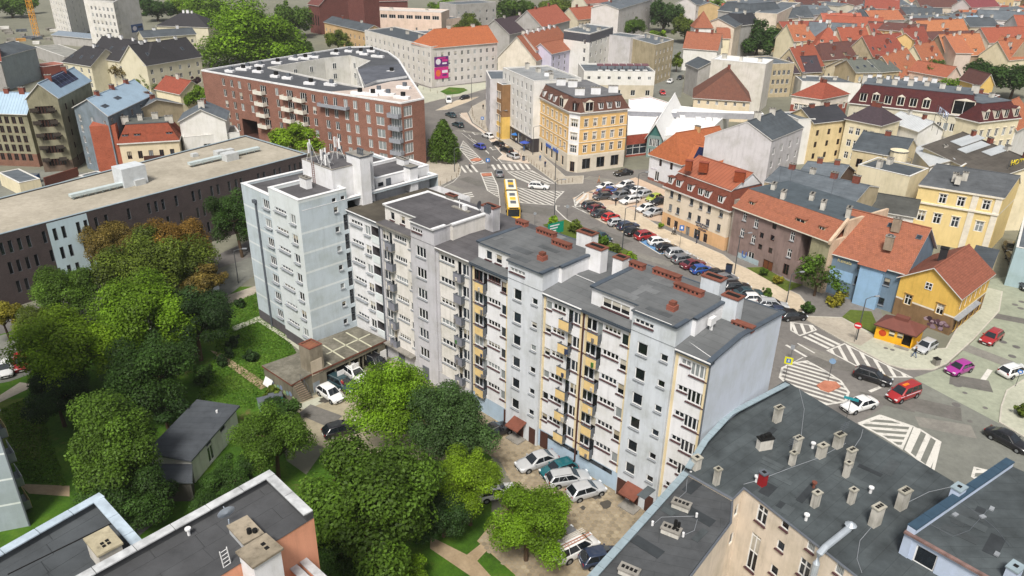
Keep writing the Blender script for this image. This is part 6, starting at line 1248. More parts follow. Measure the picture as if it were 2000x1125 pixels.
 mb = MB(); mb.obox(V(a,0) + D * .05 - D * .35,D * .34,-N * 8,(0,0,z + 1.0)); b.part('fire_wall',mb,plaster('#9d948a',.3,'fire_wall_render'))
house('long low house with a blue-grey felt roof behind the mauve tenement','g8',(455,118),(1320,318),9.6,d=12,walls=SAND,roof=('gable',TG,1.6,0,dict(over=.1)),chim=4)
house('grey-roofed back building with a timber side behind the mauve tenement','c6',(-10,385),(245,410),8.5,(372,352),walls=plaster('#6a5648',.3,'timber_render'),roof=('gable',TG,2.0,0),chim=2)
BH = house('blue-grey painted house under a large red tiled roof','d2',(486,238),(880,348),7.0,d=13.5,walls=plaster('#6d8193',.14,'blue_grey_render'),roof=None)
if True:
 b = BH; e = b.es[0]
 for o in [o for o in b.e.children]: bpy.data.objects.remove(o)
 b.walls(plaster('#6d8193',.14,'blue_grey_render'),{e: mw(b,e,'d2',((648,315),(628,397)),.9,1.4,st='2',fm=GREYF,far=0,sill=SILLG) + mw(b,e,'d2',((783,403),(752,505)),.9,1.2,st='1',fm=GREYF,far=0,sill=SILLG)})
 b.gable(TR,5.0,e,over=.45,frac=.5); a,_,d,n,L = b.edge(e); D,N = V(d,0),V(n,0)
 lb = plaster('#8fb0cf',.12,'light_blue_render'); s_,_ = mark(b,e,'d2',690,420); mb = MB(); mb.obox(V(a,.0) + D * (s_ - 1.6),D * 3.4,N * 1.0,(0,0,6.6)); b.part('bay',mb,lb)
 mb = MB(); q = V(a,6.6) + D * (s_ - 2.0) + N * 1.4; mb.poly([q,q + D * 4.2,q + D * 2.1 - N * 3.2 + Vector((0,0,1.8))]); mb.poly([q + D * 4.2,q + D * 4.2 - N * 2.4 + Vector((0,0,.9)),q + D * 2.1 - N * 3.2 + Vector((0,0,1.8))]); mb.poly([q,q + D * 2.1 - N * 3.2 + Vector((0,0,1.8)),q - N * 2.4 + Vector((0,0,.9))]); b.part('bay_roof',mb,TR,b.roofo)
 s_,z_ = mark(b,e,'d2',560,350); mb = MB(); mb.obox(V(a,2.6) + D * .4 + N * .0,D * max(2,s_ + 1.0),N * .05,(0,0,1.7)); b.part('painted_field',mb,lb)
 for x,y in ((830,120),(790,215)): b.chimney(Q('d2',x,y,11.4 if y < 150 else 9.5),1.2,.7,1.5,R(-35),plaster('#9a8a78',.3,'old_chimney'),CONC,2)
 for fx,fy in ((.62,.62),(.95,.75),(.55,.85)): b.skylight(fx,fy,.8,.8)
 mb = MB(); p = b.rid[1]; b.chimney(Q('d2',1075,270,9.0),1.0,1.0,1.3,R(-35),plain('#2b2b2e',.6,name='black_chimney'),DARK,0)
YH = house('yellow gabled house with stained walls beside the kiosk','d2',(858,372),(1168,478),6.3,(1335,352),walls=YELL,roof=None)
if True:
 b = YH; e,e1 = b.es[0],b.es[1]
 for o in [o for o in b.e.children]: bpy.data.objects.remove(o)
 k = dict(st='2T',far=0,sur=plaster('#b08d4e',.2,'dark_yellow_trim')); ww = mw(b,e,'d2',((893,497),(1060,547)),1.0,1.6,**k)
 b.walls(YELL,{e: ww,e1: b.grid(e1,6,1,.9,1.6,1.0,1.0,zs=[3.6],sur=plaster('#b08d4e',.2,'dark_yellow_trim'),g=1,far=0,st='2T') + b.grid(e1,5,1,1.2,2.3,1.0,1.0,zs=[.2],g=1,fm=BROWNF,far=0)},plinth=2.9,pmat=plaster('#866b4d',.35,'stained_base'),bands=[(2.8,3.05,2)],mats=[STONE])
 b.gable(tiles('#985c49','#7f4c3c'),2.9,e1,over=.45); s_,z_ = mark(b,e,'d2',1003,425); a,_,d,n,L = b.edge(e)
 b.window(V(a + d * s_,z_ - .55) + V(n,0) * .16,math.atan2(d.y,d.x),dict(w=1.0,st='2X',far=0,g=1),1.1)
 s_,_ = mark(b,e,'d2',1030,690)
 for k in range(26):
  mb = MB(); cx = V(a + d * (s_ + random.uniform(-1.9,1.7)),random.uniform(.4,1.6)) + V(n,0) * (.012 + k * .0015); r_ = random.uniform(.2,.45)
  mb.poly([cx + V(d,0) * (r_ * math.cos(t * .7) * (1 + .3 * math.sin(t * 3 + k))) + Vector((0,0,r_ * .8 * math.sin(t * .7))) for t in range(9)]); b.part('graffiti',mb,plain(('#5c4048','#8b7580','#3f2c34','#a08a92')[k % 4],.8,name='spray_paint'))
 mb = MB(); q = V(b.edge(e1)[0],2.75); a,_,d,n,L = b.edge(e1); mb.obox(V(a,2.7),V(d,0) * (L * .7),V(n,0) * .7 - Vector((0,0,.15)),(0,0,.1)); b.part('canopy',mb,SILLG)
house('low grey hipped roof behind the yellow gabled house','d2',(1205,305),(1335,335),6.0,(1372,242),walls=SAND,roof=('flat',TGD,0))
Zu = Vector((0,0,1)); z = 2.45; KA,KB,KC = Q('e6',1335,195,z),Q('e6',1790,330,z),Q('e6',1915,225,z); YK = plain('#e0a520',.5,name='kiosk_yellow')
KI = Bld('kiosk','bright yellow snack kiosk with a brown roof in front of the yellow house','kiosk',[p.xy for p in quad(KA,KB,KC)],z)
if True:
 b = KI; e = b.near_edge((KA + KB) / 2); a,_,d,n,L = b.edge(e); D,N = V(d,0),V(n,0); e1 = b.near_edge((KB + KC) / 2)
 b.walls(YK,{e: [dict(s=L - .75,z=.15,w=1.2,h=2.05,st='hole',depth=.6,back=2)]},mats=[DARK]); b.gable(plain('#6a3f36',.7,name='brown_roof_sheet'),1.0,e,over=.35,hips=(1.6,1.6),fascia=plain('#4a2f2a',.7,name='brown_fascia'))
 mb = MB(); s_,z_ = mark(b,e,'e6',1398,315); cc = V(a + d * s_,z_) + N * .012; mb.poly([cc + D * (.5 * math.cos(t * .35)) + Vector((0,0,.5 * math.sin(t * .35))) for t in range(18)]); b.part('round_emblem',mb,plain('#b8441c',.6,name='red_print'))
 for x,y in ((1512,322),(1615,345)):
  s_,z_ = mark(b,e,'e6',x,y); o = V(a + d * s_,z_) + N * .012; mb = MB(); mb.poly([o - D * .42 - Vector((0,0,.5)),o + D * .42 - Vector((0,0,.5)),o + D * .42 + Vector((0,0,.5)),o - D * .42 + Vector((0,0,.5))]); [mb.poly([o + N * .004 - D * .34 + Zu * q0,o + N * .004 + D * .34 + Zu * q0,o + N * .004 + D * .34 + Zu * q1,o + N * .004 - D * .34 + Zu * q1],m_) for q0,q1,m_ in ((-.42,-.12,2),(-.08,.2,1),(.24,.42,2))]; b.part('poster',mb,[plain('#c9a347',.6,name='poster_ochre'),plain('#d7d2c4',.6,name='poster_white'),plain('#4d4a44',.6,name='poster_dark')])
 mb = MB(); mb.obox(V(a + d * (L - 2.0),0) + N * .0,D * 1.9,N * .9,(0,0,.14)); b.part('doorstep',mb,CONC)
 mb = MB(); c0 = b.rid[0].lerp(b.rid[1],.5); mb.box(c0 - Vector((0,0,.3)),1.8,1.0,.5,math.atan2(d.y,d.x)); b.part('roof_vent',mb,plain('#6a3f36',.7,name='brown_roof_sheet'),b.roofo)
z = 7.4; YA,YB,YC = Q('c6',776,556,z),Q('c6',1330,648,z),Q('c6',1420,560,z); YC = YB + (YC - YB).normalized() * 12
BY_ = Bld('corner_house','large pale yellow corner house with white pilasters and cross-paned windows','house',[p.xy for p in quad(YA,YB,YC)],z + 3.2)
if True:
 b = BY_; e = b.near_edge((YA + YB) / 2); PY = plaster('#dec68c',.1,'pale_yellow_render'); k = dict(st='2T',far=0,sur=STONE)
 b.walls(PY,{e: mw(b,e,'c6',((958,540),(1080,560),(1248,582)),1.15,1.7,**k) + mw(b,e,'c6',((815,652),(920,672),(1040,695),(1200,725)),1.2,1.9,**k)},bands=[(7.25,7.55,2)],mats=[STONE])
 b.gable(bitumen('#55585b',.9),2.0,e,over=.2,frac=.75,wallmat=PY); a,_,d,n,L = b.edge(e); D,N = V(d,0),V(n,0)
 for x in (1140,1300): s_,_ = mark(b,e,'c6',x,660); mb = MB(); mb.obox(V(a + d * (s_ - .5),0),D * 1.0,N * .12,(0,0,z + 3.2)); b.part('pilaster',mb,STONE)
 mb = MB(); mb.obox(V(a,7.25),D * L,N * .3,(0,0,.3)); mb.obox(V(a,z + 2.9),D * L,N * .3,(0,0,.3)); b.part('cornice',mb,STONE)
 for x,y in ((1040,405),(1105,400),(1060,420)): b.chimney(Q('c6',x,y,z + 4.6),.9,.6,1.0,R(-30),CHIMW,CONC,2)
house('white back house with a dark felt roof between red roof and yellow corner house','c6',(385,590),(770,655),6.0,d=9,walls=WHI,win=((0,4,1,.7,1.2,dict(zs=[3.2],g=1)),),roof=('gable',bitumen('#4b4c49',.9),1.8))
M23 = house('cream house with dark windows under a blue-grey felt roof','c6',(360,208),(690,265),11.0,d=12,walls=plaster('#cfbf9a',.18,'cream_yard_render'),win=((0,4,3,1.2,1.8,dict(g=1,fm=BROWNF,far=3)),),roof=('gable',TGD,2.6,0,dict(over=.2)),chim=1)
house('low lean-to with a grey felt roof at the foot of the cream house','c6',(372,465),(570,500),4.0,d=5,walls=SAND,roof=('flat',TG,0))
M22 = house('cream house with white cross-paned windows and a dark hipped roof','c5',(318,785),(548,830),11.0,d=10,walls=CREAM,win=((0,4,3,1.1,1.7,dict(st='2T',far=3)),),roof=('gable',TPU,3.0,0,dict(hips=(3,3))),chim=2)
M21 = house('cream house with a jutting roofed porch and dark roof','c5',(105,815),(325,790),10.5,d=9,walls=plaster('#dcc79a',.14,'warm_cream_render'),win=((0,3,3,.9,1.4,dict(fm=BROWNF,g=1)),),roof=('gable',TBK,2.5),chim=2)
house('blank white flank between the lilac tenement and the cream houses','c4',(1225,800),(1340,795),11.0,d=8,walls=WHI,roof=('flat',TG,.2))
z = 9.5; tp = Q('c6',690,330,z); TT = Bld('round_turret','round cream stair turret with a railed terrace','tower',[(tp.x + 2.6 * math.cos(k * math.pi / 6),tp.y + 2.6 + 2.6 * math.sin(k * math.pi / 6)) for k in range(12)],z); TT.walls(CREAM); TT.flat(CONC,0,over=.3)
t2 = sub(TT,inset(TT.p,.9),z + 2.6,z); t2.walls(CREAM); t2.flat(CREAM,0,over=.1)
for o_ in (TT,):
 mb = MB(); rim = inset(TT.p,-.2)
 for k in range(12): a,e = V(rim[k],z + .2),V(rim[(k + 1) % 12],z + .2); mb.tube([a,a + Vector((0,0,.9))],.04,n=4); mb.tube([a + Vector((0,0,.9)),e + Vector((0,0,.9))],.04,n=4)
 TT.part('railing',mb,GREYF)
house('pale yellow house with a dark roof behind the turret','c6',(740,400),(865,345),10.5,d=10,walls=CREAM,roof=('flat',TGD,.3),chim=2)
HA = house('dark-roofed courtyard wing with sheets of white roofing','c6',(835,190),(1290,405),10.5,d=16,walls=CREAM,roof=('gable',bitumen('#55504a',.9),3.0),chim=4)
for q,(fx,fy,w,l) in enumerate(((.1,.5,4,5),(.3,.35,3,5),(.5,.6,3,4))):
 f = HA.fr; p = HA.on_slope(fx,fy,.05); u = (Vector((0,0,1)) * f['sl'] - f['n']).normalized(); mb = MB(); mb.obox(p,f['ax'] * w,u * l,(0,0,.1)); HA.part('roofing_sheet',mb,sheetmetal('#c3c8ca',.5,'white_sheet'),HA.roofo)
WS = sheetmetal('#ced2d4',.6,'white_roof')
house('small white sheet-roofed outbuilding in the courtyard behind the turret','c5',(590,800),(800,870),9.5,d=7,walls=WHI,roof=('gable',WS,2.0),chim=2)
house('white-roofed annexe next to the dark courtyard wing','c5',(770,985),(880,1100),9.0,d=8,walls=WHI,roof=('gable',WS,1.6),chim=1)
z = 12.0; MH = house('long hotel row with a maroon mansard roof and cream gabled dormers','c5',(340,690),(1190,785),z,d=14,walls=plaster('#c9c2ae',.14,'hotel_row_render'),win=((0,18,3,1.1,1.9,dict(far=3)),),roof=('mansard',2.2,4.6,TM,TG),chim=8)
for fx in (.1,.2,.3,.4,.5,.6): MH.mdormer(MH.es[0],fx,.12,1.7,2.2,STONE,gab=fx in (.2,.4,.6))
MH.mdormer(MH.es[0],.88,.0,4.6,3.4,STONE,gab=True)
M26 = house('cream corner hotel with a maroon mansard at the right edge','c5',(1200,820),(1470,790),11.5,d=13,walls=CREAM,win=((0,5,3,1.1,1.9,dict(sur=STONE,far=3)),),roof=('mansard',2.0,3.8,TM,TG),chim=2)
for fx in (.14,.4,.62,.88): M26.mdormer(M26.es[0],fx,.1,1.5,2.0,STONE,gab=fx in (.14,.88))
M28 = house('yellow house with a grey roof below the yellow roof sign','c6',(1215,245),(1300,420),9.0,d=16,walls=plaster('#dfc06f',.12,'yellow_flank'),roof=('flat',TGD,.3))
house('yellow hotel wing at the right edge behind the pale yellow corner house','c6',(1440,420),(1560,330),10.5,d=10,walls=plaster('#dbb557',.12,'hotel_yellow'),win=((0,4,3,1.0,1.6,{}),),roof=('flat',TGD,.3))
house('turquoise-grey house across the narrow street at the right edge','c6',(1500,650),(1446,870),6.5,d=9,walls=plaster('#9fb4bb',.12,'turquoise_render'),win=((0,4,2,1,1.5,{}),),roof=('flat',TG,.3))
# ================================================================== left background: tenements, black-roofed court, white slabs
WBL = sheetmetal('#9fb6c8',.7,'pale_blue_roof_sheet',rust=0); GRT = plaster('#8f8b74',.35,'grimy_render'); BLT = plaster('#7c8891',.3,'blue_grimy_render'); ORB = bricks('#a4583f','orange_brick'); BLACKT = tiles('#3b3a3d','#312f33',row=.3)
L1 = house('weathered tenement with a solar-panelled pale roof and blackened balconies','c1',(150,568),(330,560),16.5,(520,462),walls=GRT,win=((0,5,5,1.1,1.6,dict(g=1,fm=BROWNF,far=3)),(1,2,5,.9,1.4,dict(g=1,fm=BROWNF,m0=3,m1=12,far=3))),plinth=2.5,pmat=plaster('#6f5f52',.35,'dirty_base'),roof=('gable',WBL,3.0,1,dict(over=.3,frac=.5)),chim=2,cm=CHIMB)
a,_,d,n,L = L1.edge(L1.es[0]); D,N = V(d,0),V(n,0)
for sx in (.06,.62):
 for k in range(5):
  mb = MB(); q = V(a,2.6 + k * 2.75) + D * (L * sx); mb.obox(q,D * (L * .26),N * 1.2,(0,0,.15)); mb.obox(q + N * 1.15,D * (L * .26),N * .05,(0,0,.9)); L1.part('balcony',mb,plain('#39322c',.8,name='blackened_balcony'))
for q in range(5):
 for r_ in range(3):
  mb = MB(); f = L1.fr; p = L1.on_slope(.25 + q * .11,.3 + r_ * .2,.04); u = (Vector((0,0,1)) * f['sl'] - f['n']).normalized(); mb.obox(p,f['ax'] * (f['L'] * .1),u * 1.5,(0,0,.06)); L1.part('solar_panel',mb,PVM,L1.roofo)
L1b = house('grimy tenement with a broad pale blue roof at the left edge','c1',(-140,640),(150,650),12.5,d=7,walls=GRT,win=((0,6,5,1.0,1.6,dict(g=1,fm=BROWNF,far=3)),),plinth=3.0,pmat=bricks('#7d5a4a','old_brick_base'),roof=('gable',WBL,3.6),chim=3,cm=CHIMB)
L2 = house('blue-grey tenement under a big pale blue sheet roof','c1',(425,618),(620,668),14.0,(880,545),walls=BLT,win=((0,3,5,1.0,1.6,dict(far=3)),(1,5,1,1.0,1.5,dict(zs=[11.5]))),roof=('gable',WBL,2.6,1,dict(over=.3)),chim=3,cm=CHIMB)
for fx,fy in ((.18,.4),(.5,.5)): L2.skylight(fx,fy,2.2,1.0)
L3 = house('orange brick tenement with cream walls, roof windows and a flat dark roof','c1',(688,835),(1032,815),7.6,d=9,walls=plaster('#d8c9ac',.12,'cream_tenement'),win=((0,5,2,.9,1.7,dict(fm=BROWNF,far=3)),),roof=('mansard',1.8,3.6,tiles('#9c5038','#7e4230',row=.3),bitumen('#5b5d58',.9)),chim=4)
for fx in (.12,.32,.86): L3.mdormer(L3.es[0],fx,.35,1.2,.5,GREYF)
mb = MB(); a,_,d,n,L = L3.edge(L3.es[0]); mb.obox(V(a,0) - V(d,0) * 5,V(d,0) * 5,-V(n,0) * 9,(0,0,11.8)); L3.part('fire_wall',mb,ORB)
mb = MB(); q = V(a + d * 4.5,4.0); mb.obox(q,V(d,0) * 4,V(n,0) * 1.1,(0,0,.15)); mb.obox(q + V(n,0) * 1.06,V(d,0) * 4,V(n,0) * .04,(0,0,1.0)); L3.part('balcony',mb,BROWNF)
L4 = house('white gabled house with a flat-topped annexe behind the long office roof','c1',(1035,700),(1300,690),11.0,d=9,walls=WHI,roof=('gable',TG,2.5,1),chim=2)
house('low white annexe with blue doors behind the long office roof','c1',(1060,800),(1385,770),7.4,d=7,walls=WHI,win=((0,2,1,1.6,2.2,dict(zs=[3.5],g=2,m0=4)),),roof=('flat',bitumen('#8a857c',.9),.3),chim=1)
house('beige flank and chimneys between the pale blue roof and the brick tenement','c1',(760,650),(1055,600),11.5,d=8,walls=SAND,roof=('gable',TG,2.0,1),chim=3,cm=CHIMB)
house('small house with a red tiled roof beside the round green tree','c1',(900,510),(1040,540),7.0,d=8,walls=CREAM,roof=('gable',TRD,3.0),chim=1)
BKW = plaster('#cfc8b0',.12,'ivory_render')
K1 = house('main wing of the ivory court with a black tiled hipped roof','c1',(505,322),(842,372),10.0,d=14,walls=BKW,win=((0,8,3,1.0,1.5,dict(far=3)),),roof=('gable',BLACKT,5.5,0,dict(hips=(0,4))),chim=4,cm=PW,sky_=5)
K2 = house('left wing of the ivory court with a black tiled roof','c1',(362,352),(525,378),8.6,d=12,walls=BKW,win=((0,4,3,1.0,1.5,dict(far=3)),),roof=('gable',BLACKT,4.5,0,dict(hips=(4,0))),chim=1,cm=PW,sky_=3)
K3 = house('right wing of the ivory court with a black tiled roof','c1',(845,374),(1160,322),10.0,d=12,walls=BKW,win=((0,6,3,1.1,1.5,dict(far=3)),),roof=('gable',BLACKT,5.5),chim=3,cm=PW,sky_=3)
house('black hipped pavilion roof with satellite dishes by the park','c1',(905,145),(1200,155),8.0,d=14,walls=BKW,roof=('gable',BLACKT,5.0,0,dict(hips=(9,9))),chim=3,cm=PW)
house('long grey-roofed wing behind the ivory court','c1',(830,215),(1130,195),8.0,d=9,walls=BKW,win=((0,9,1,1,1.4,dict(zs=[4.5])),),roof=('gable',TGD,2.0),chim=2,cm=PW)
PANW = plaster('#d6d3cd',.14,'panel_white');
for k,(A,B,C,lb) in enumerate((((272,-60),(365,-40),(500,-95),'leftmost white panel block beyond the black-roofed court'),((505,5),(655,20),(690,0),'middle white panel block, stepped, beyond the black-roofed court'),((655,10),(800,-8),None,'white panel block with the blank end wall and a small blue poster at its foot'))):
 b = house(lb,'c1',A,B,21.0,C,d=14,walls=PANW,win=((0,6 if k < 2 else 0,7,1.2,1.5,dict(far=3)),(1,5,7,1.2,1.5,{})),roof=('flat',TG,.4),group=None)
 if k == 2: board(b,b.es[0],'c1',755,145,828,178,[plain('#3f5a86',.5,name='blue_print'),WHP,plain('#28344f',.5,name='navy_print')],'blue poster at the foot of the white panel block')
house('grey rendered house with a red roof at the left edge','c1',(-180,360),(0,350),10.0,d=14,walls=GREYW,roof=('gable',TRD,4.0),chim=1)
house('blank grey flank wall at the left edge below the crane','c1',(0,330),(205,275),10.5,d=14,walls=plaster('#96a0a6',.14,'grey_flank'),roof=('gable',TGD,2.0))
house('low red-roofed sheds between the grey flank and the ivory court','c1',(250,390),(390,370),4.0,d=8,walls=plaster('#8d4f44',.2,'red_shed'),roof=('flat',plaster('#a56a5c',.25,'red_shed_roof'),.2))
house('pale shed roofs of a builder’s yard under the crane'.replace('’',''),'c1',(200,270),(370,330),4.5,d=9,walls=GREYW,roof=('flat',bitumen('#8b8a84',.9),.2))
house('long low blue-grey shed at the foot of the white panel blocks','c1',(300,200),(560,225),4.0,d=8,walls=GREYW,roof=('gable',plain('#76818c',.6,name='shed_roof'),1.2))
for k,(x0,y0,x1,y1,lb) in enumerate(((-10,1000,110,1060,'cream hut in the yard at the left edge'),(455,1015,515,1035,'small grey cabin in the yard beside the tenements'))):
 house(lb,'c1',(x0,y0),(x1,y1),2.8,d=4,walls=(CREAM,GREYW)[k],roof=('flat',(TG,TG)[k],.1),name='hut',cat='hut')
mb = MB(); A,B = Q('c1',268,1080,0),Q('c1',460,1018,0); d = B - A; n = Vector((-d.y,d.x,0)).normalized(); w = empty('brick_wall',(A + B) / 2,'low brown brick wall of the yard behind the long office roof','wall'); mb.obox(A,d,n * .3,(0,0,2.0)); new('wall',mb.mesh('wall',[bricks('#6d4034','yard_brick')],off=(A + B) / 2),w)
sheet('yard',MIXP(('c1',-150,1000),('c1',230,980),('c1',520,1000),('c1',700,1010),('c1',100,1125),('c1',-150,1200)),.02,ASPG)
CB = bricks('#6d3f38','dark_church_brick')
for k,(x0,y0,x1,y1,h,d,rh,lb) in enumerate(((640,20,700,30,14,20,8,'dark red brick church nave among the trees at the top'),(860,-40,950,-30,22,9,3,'dark red brick church tower base at the top edge'),(1010,5,1200,0,14,14,6,'dark red brick church aisle beside the pink building'))):
 house(lb,'c2',(x0,y0),(x1,y1),h,d=d,walls=CB,win=((0,4,1,1.2,5,dict(zs=[4],g=1,fm=BROWNF)),),roof=('gable',tiles('#7b4a44','#5e3b38'),rh),name='church',cat='church')
house('pink flat-roofed building with a glazed band, in front of the church','c2',(985,60),(1390,75),12.0,d=16,walls=PINK,win=((0,8,1,3.5,1.8,dict(zs=[8.8],st='3',g=1)),(0,4,1,1.0,1.4,dict(zs=[3.5]))),roof=('flat',plain('#c5bdb6',.6,name='pale_roof'),.4),chim=2)
house('ochre house row below the park trees','c2',(730,122),(960,175),9.0,d=9,walls=plaster('#c9a97e',.15,'tan_render'),win=((0,10,2,1,1.5,{}),),roof=('gable',TGD,2.2),chim=2)
house('low grey-roofed wing behind the white-grey block','c2',(1180,195),(1400,190),12.0,d=9,walls=LAV,roof=('flat',TG,.3),chim=2)
house('pink side wing at the right of the pink flat-roofed building','c2',(1395,115),(1500,100),8.0,d=10,walls=PINK,roof=('flat',TG,.3))
house('grey house with balconies at the top edge beside the trees','c3',(205,30),(430,15),14.0,d=14,walls=GREYW,win=((0,6,3,1.2,1.5,{}),),roof=('flat',TG,.4))
# ================================================================== the old town roofs, upper right
T1,T2_,T3,T4,T5 = tiles('#ad6049','#8e4c3b'),tiles('#b97350','#98604a'),tiles('#9e5344','#80463b'),tiles('#6e4a42','#54393a'),tiles('#c48058','#a56c4c')
OLD = [
('broad red hipped roof at the left of the old town',(115,295),(290,302),9,13,T1,6.5,0,(5,5),CREAM,0),
('red roof with a step, right of the broad hipped one',(300,292),(500,285),9,11,T1,6,0,(0,0),CREAM,0),
('dark red roof with scattered roof windows behind the brown one',(495,372),(745,342),9,12,T3,6.5,0,(0,0),SAND,4),
('brown mossy roof in front of the red roofs',(165,398),(478,365),8,11,T4,5.0,0,(3,0),SAND,0),
('orange roof spilling down to the grey tenements',(660,520),(815,455),7,13,T2_,6.5,0,(0,0),SAND,2),
('red roof with two bright skylights in the old town',(505,255),(655,250),11,10,T3,5.5,0,(0,0),CREAM,3),
('red roof right of the yellow gable',(745,318),(880,300),10,10,T3,7.0,0,(0,0),CREAM,1),
('long bright orange roof along the back of the old town',(830,245),(1140,228),11,11,T5,6.0,0,(0,0),CREAM,0),
('wide orange roof with a white dormer over a brown-grey front',(985,368),(1250,358),9,12,T5,7.0,0,(0,0),plaster('#a08c76',.2,'brown_grey_front'),1),
('orange roof with a pale panel, right of the wide one',(1250,368),(1400,392),9,12,T2_,7.0,0,(0,0),plaster('#a8957c',.2,'tan_front'),2),
('orange roof cut by the right edge of the picture',(1400,395),(1560,380),9,12,T2_,6.0,0,(0,0),CREAM,1),
('orange roof end with a small white gable at its foot',(835,425),(965,390),8,10,T2_,6.0,0,(0,0),CREAM,0),
('pinkish-red hipped roof with a white dormer at the back',(180,178),(440,175),11,11,tiles('#c0705a','#9a5648'),5.5,0,(0,0),CREAM,1),
('orange-red roof in front of the broad hipped one',(20,470),(165,430),8,11,T1,7.0,0,(0,0),SAND,0),
('orange hipped roof beside the peach flank',(-30,270),(120,262),10,11,T2_,6.0,0,(0,3),CREAM,0)]
for lb,A,B,h,d,rm,rh,al,hp,wm,sk in OLD:
 b = house('old-town house with a ' + lb,'c5',A,B,h,d=d,walls=wm,win=((0,6,2,.9,1.5,{}),),roof=('gable',rm,rh,al,dict(hips=hp)),chim=random.choice((2,2,3)),sky_=sk)
 for q in range(random.choice((1,2,3))): b.dormer(.22 + q * .26,random.choice((.12,.2)),1.3,1.1,random.choice((WHITE,SAND,STONE)),rm)
 p = b.on_slope(random.uniform(.2,.8),.55,0); b.chimney(p,1.1,.7,1.6,None,random.choice((CHIMW,CHIMB)),CONC,2)
house('yellow-cream gabled firewall among the red roofs','c5',(650,250),(760,260),14.0,d=4,walls=plaster('#d8bd82',.12,'yellow_gable'),roof=('gable',T3,2.0,1))
house('pale curved gable in front of the orange roof','c5',(870,300),(1050,350),11.0,d=6,walls=plaster('#c8b8ab',.15,'pale_gable'),roof=('gable',T2_,5.0,1),chim=1)
G1 = house('grey-roofed pair of cream tenements, left half','c5',(385,480),(545,478),9.5,d=13,walls=plaster('#c3b18c',.18,'dun_render'),win=((0,4,3,1.0,1.6,dict(far=3)),),roof=('gable',tiles('#6f726a','#5d615c'),3.0),chim=2,sky_=3)
G2 = house('grey-roofed pair of cream tenements, right half with darker windows','c5',(548,478),(672,468),9.5,d=13,walls=plaster('#b3a280',.2,'dun_render'),win=((0,4,3,1.0,1.6,dict(g=1,far=3)),),roof=('gable',tiles('#666a64','#575b58'),3.0),chim=1)
house('cream gable end left of the grey-roofed tenements','c5',(185,440),(380,480),8.0,d=9,walls=CREAM,win=((0,3,2,.9,1.3,{}),),roof=('gable',tiles('#7a7568','#66645a'),3.5,1),chim=2)
house('brown-roofed house left of the cream gable end','c5',(-30,480),(150,470),7.5,d=8,walls=SAND,roof=('gable',TPU,4.5),sky_=2)
house('low white buildings with flat roofs behind the brick villa','c5',(20,545),(420,560),6.0,d=12,walls=WHI,roof=('flat',TG,.3),chim=4)
house('long blue-grey roof behind the maroon hotel row','c5',(430,600),(940,640),12.5,d=12,walls=SAND,roof=('gable',TG,2.5),chim=8,cm=PW)
house('brick firewalls and chimneys right of the maroon hotel row','c5',(1210,690),(1340,640),12.0,d=10,walls=CHIMB,roof=('flat',TG,.3),chim=4,cm=CHIMB)
house('yellow gabled house among the trees','c5',(1215,560),(1300,560),10.5,d=10,walls=plaster('#d3b26a',.14,'sun_yellow_render'),roof=('gable',T4,3.0,1))
house('pinkish gabled house between the two round trees','c5',(985,510),(1075,500),8.5,d=14,walls=PINK,roof=('gable',tiles('#b06a50','#8f5644'),3.0,1))
house('orange roof at the right edge above the cream corner hotel','c5',(1450,860),(1570,800),9.0,d=10,walls=WHI,roof=('gable',T2_,5.0))
PAL = [plaster('#d3cbb8',.14,'far_cream'),plaster('#c6bba4',.16,'far_sand'),plaster('#cfc9c6',.12,'far_white'),plaster('#c2a77c',.14,'far_ochre'),plaster('#a8a5a0',.14,'far_grey'),PEACH]
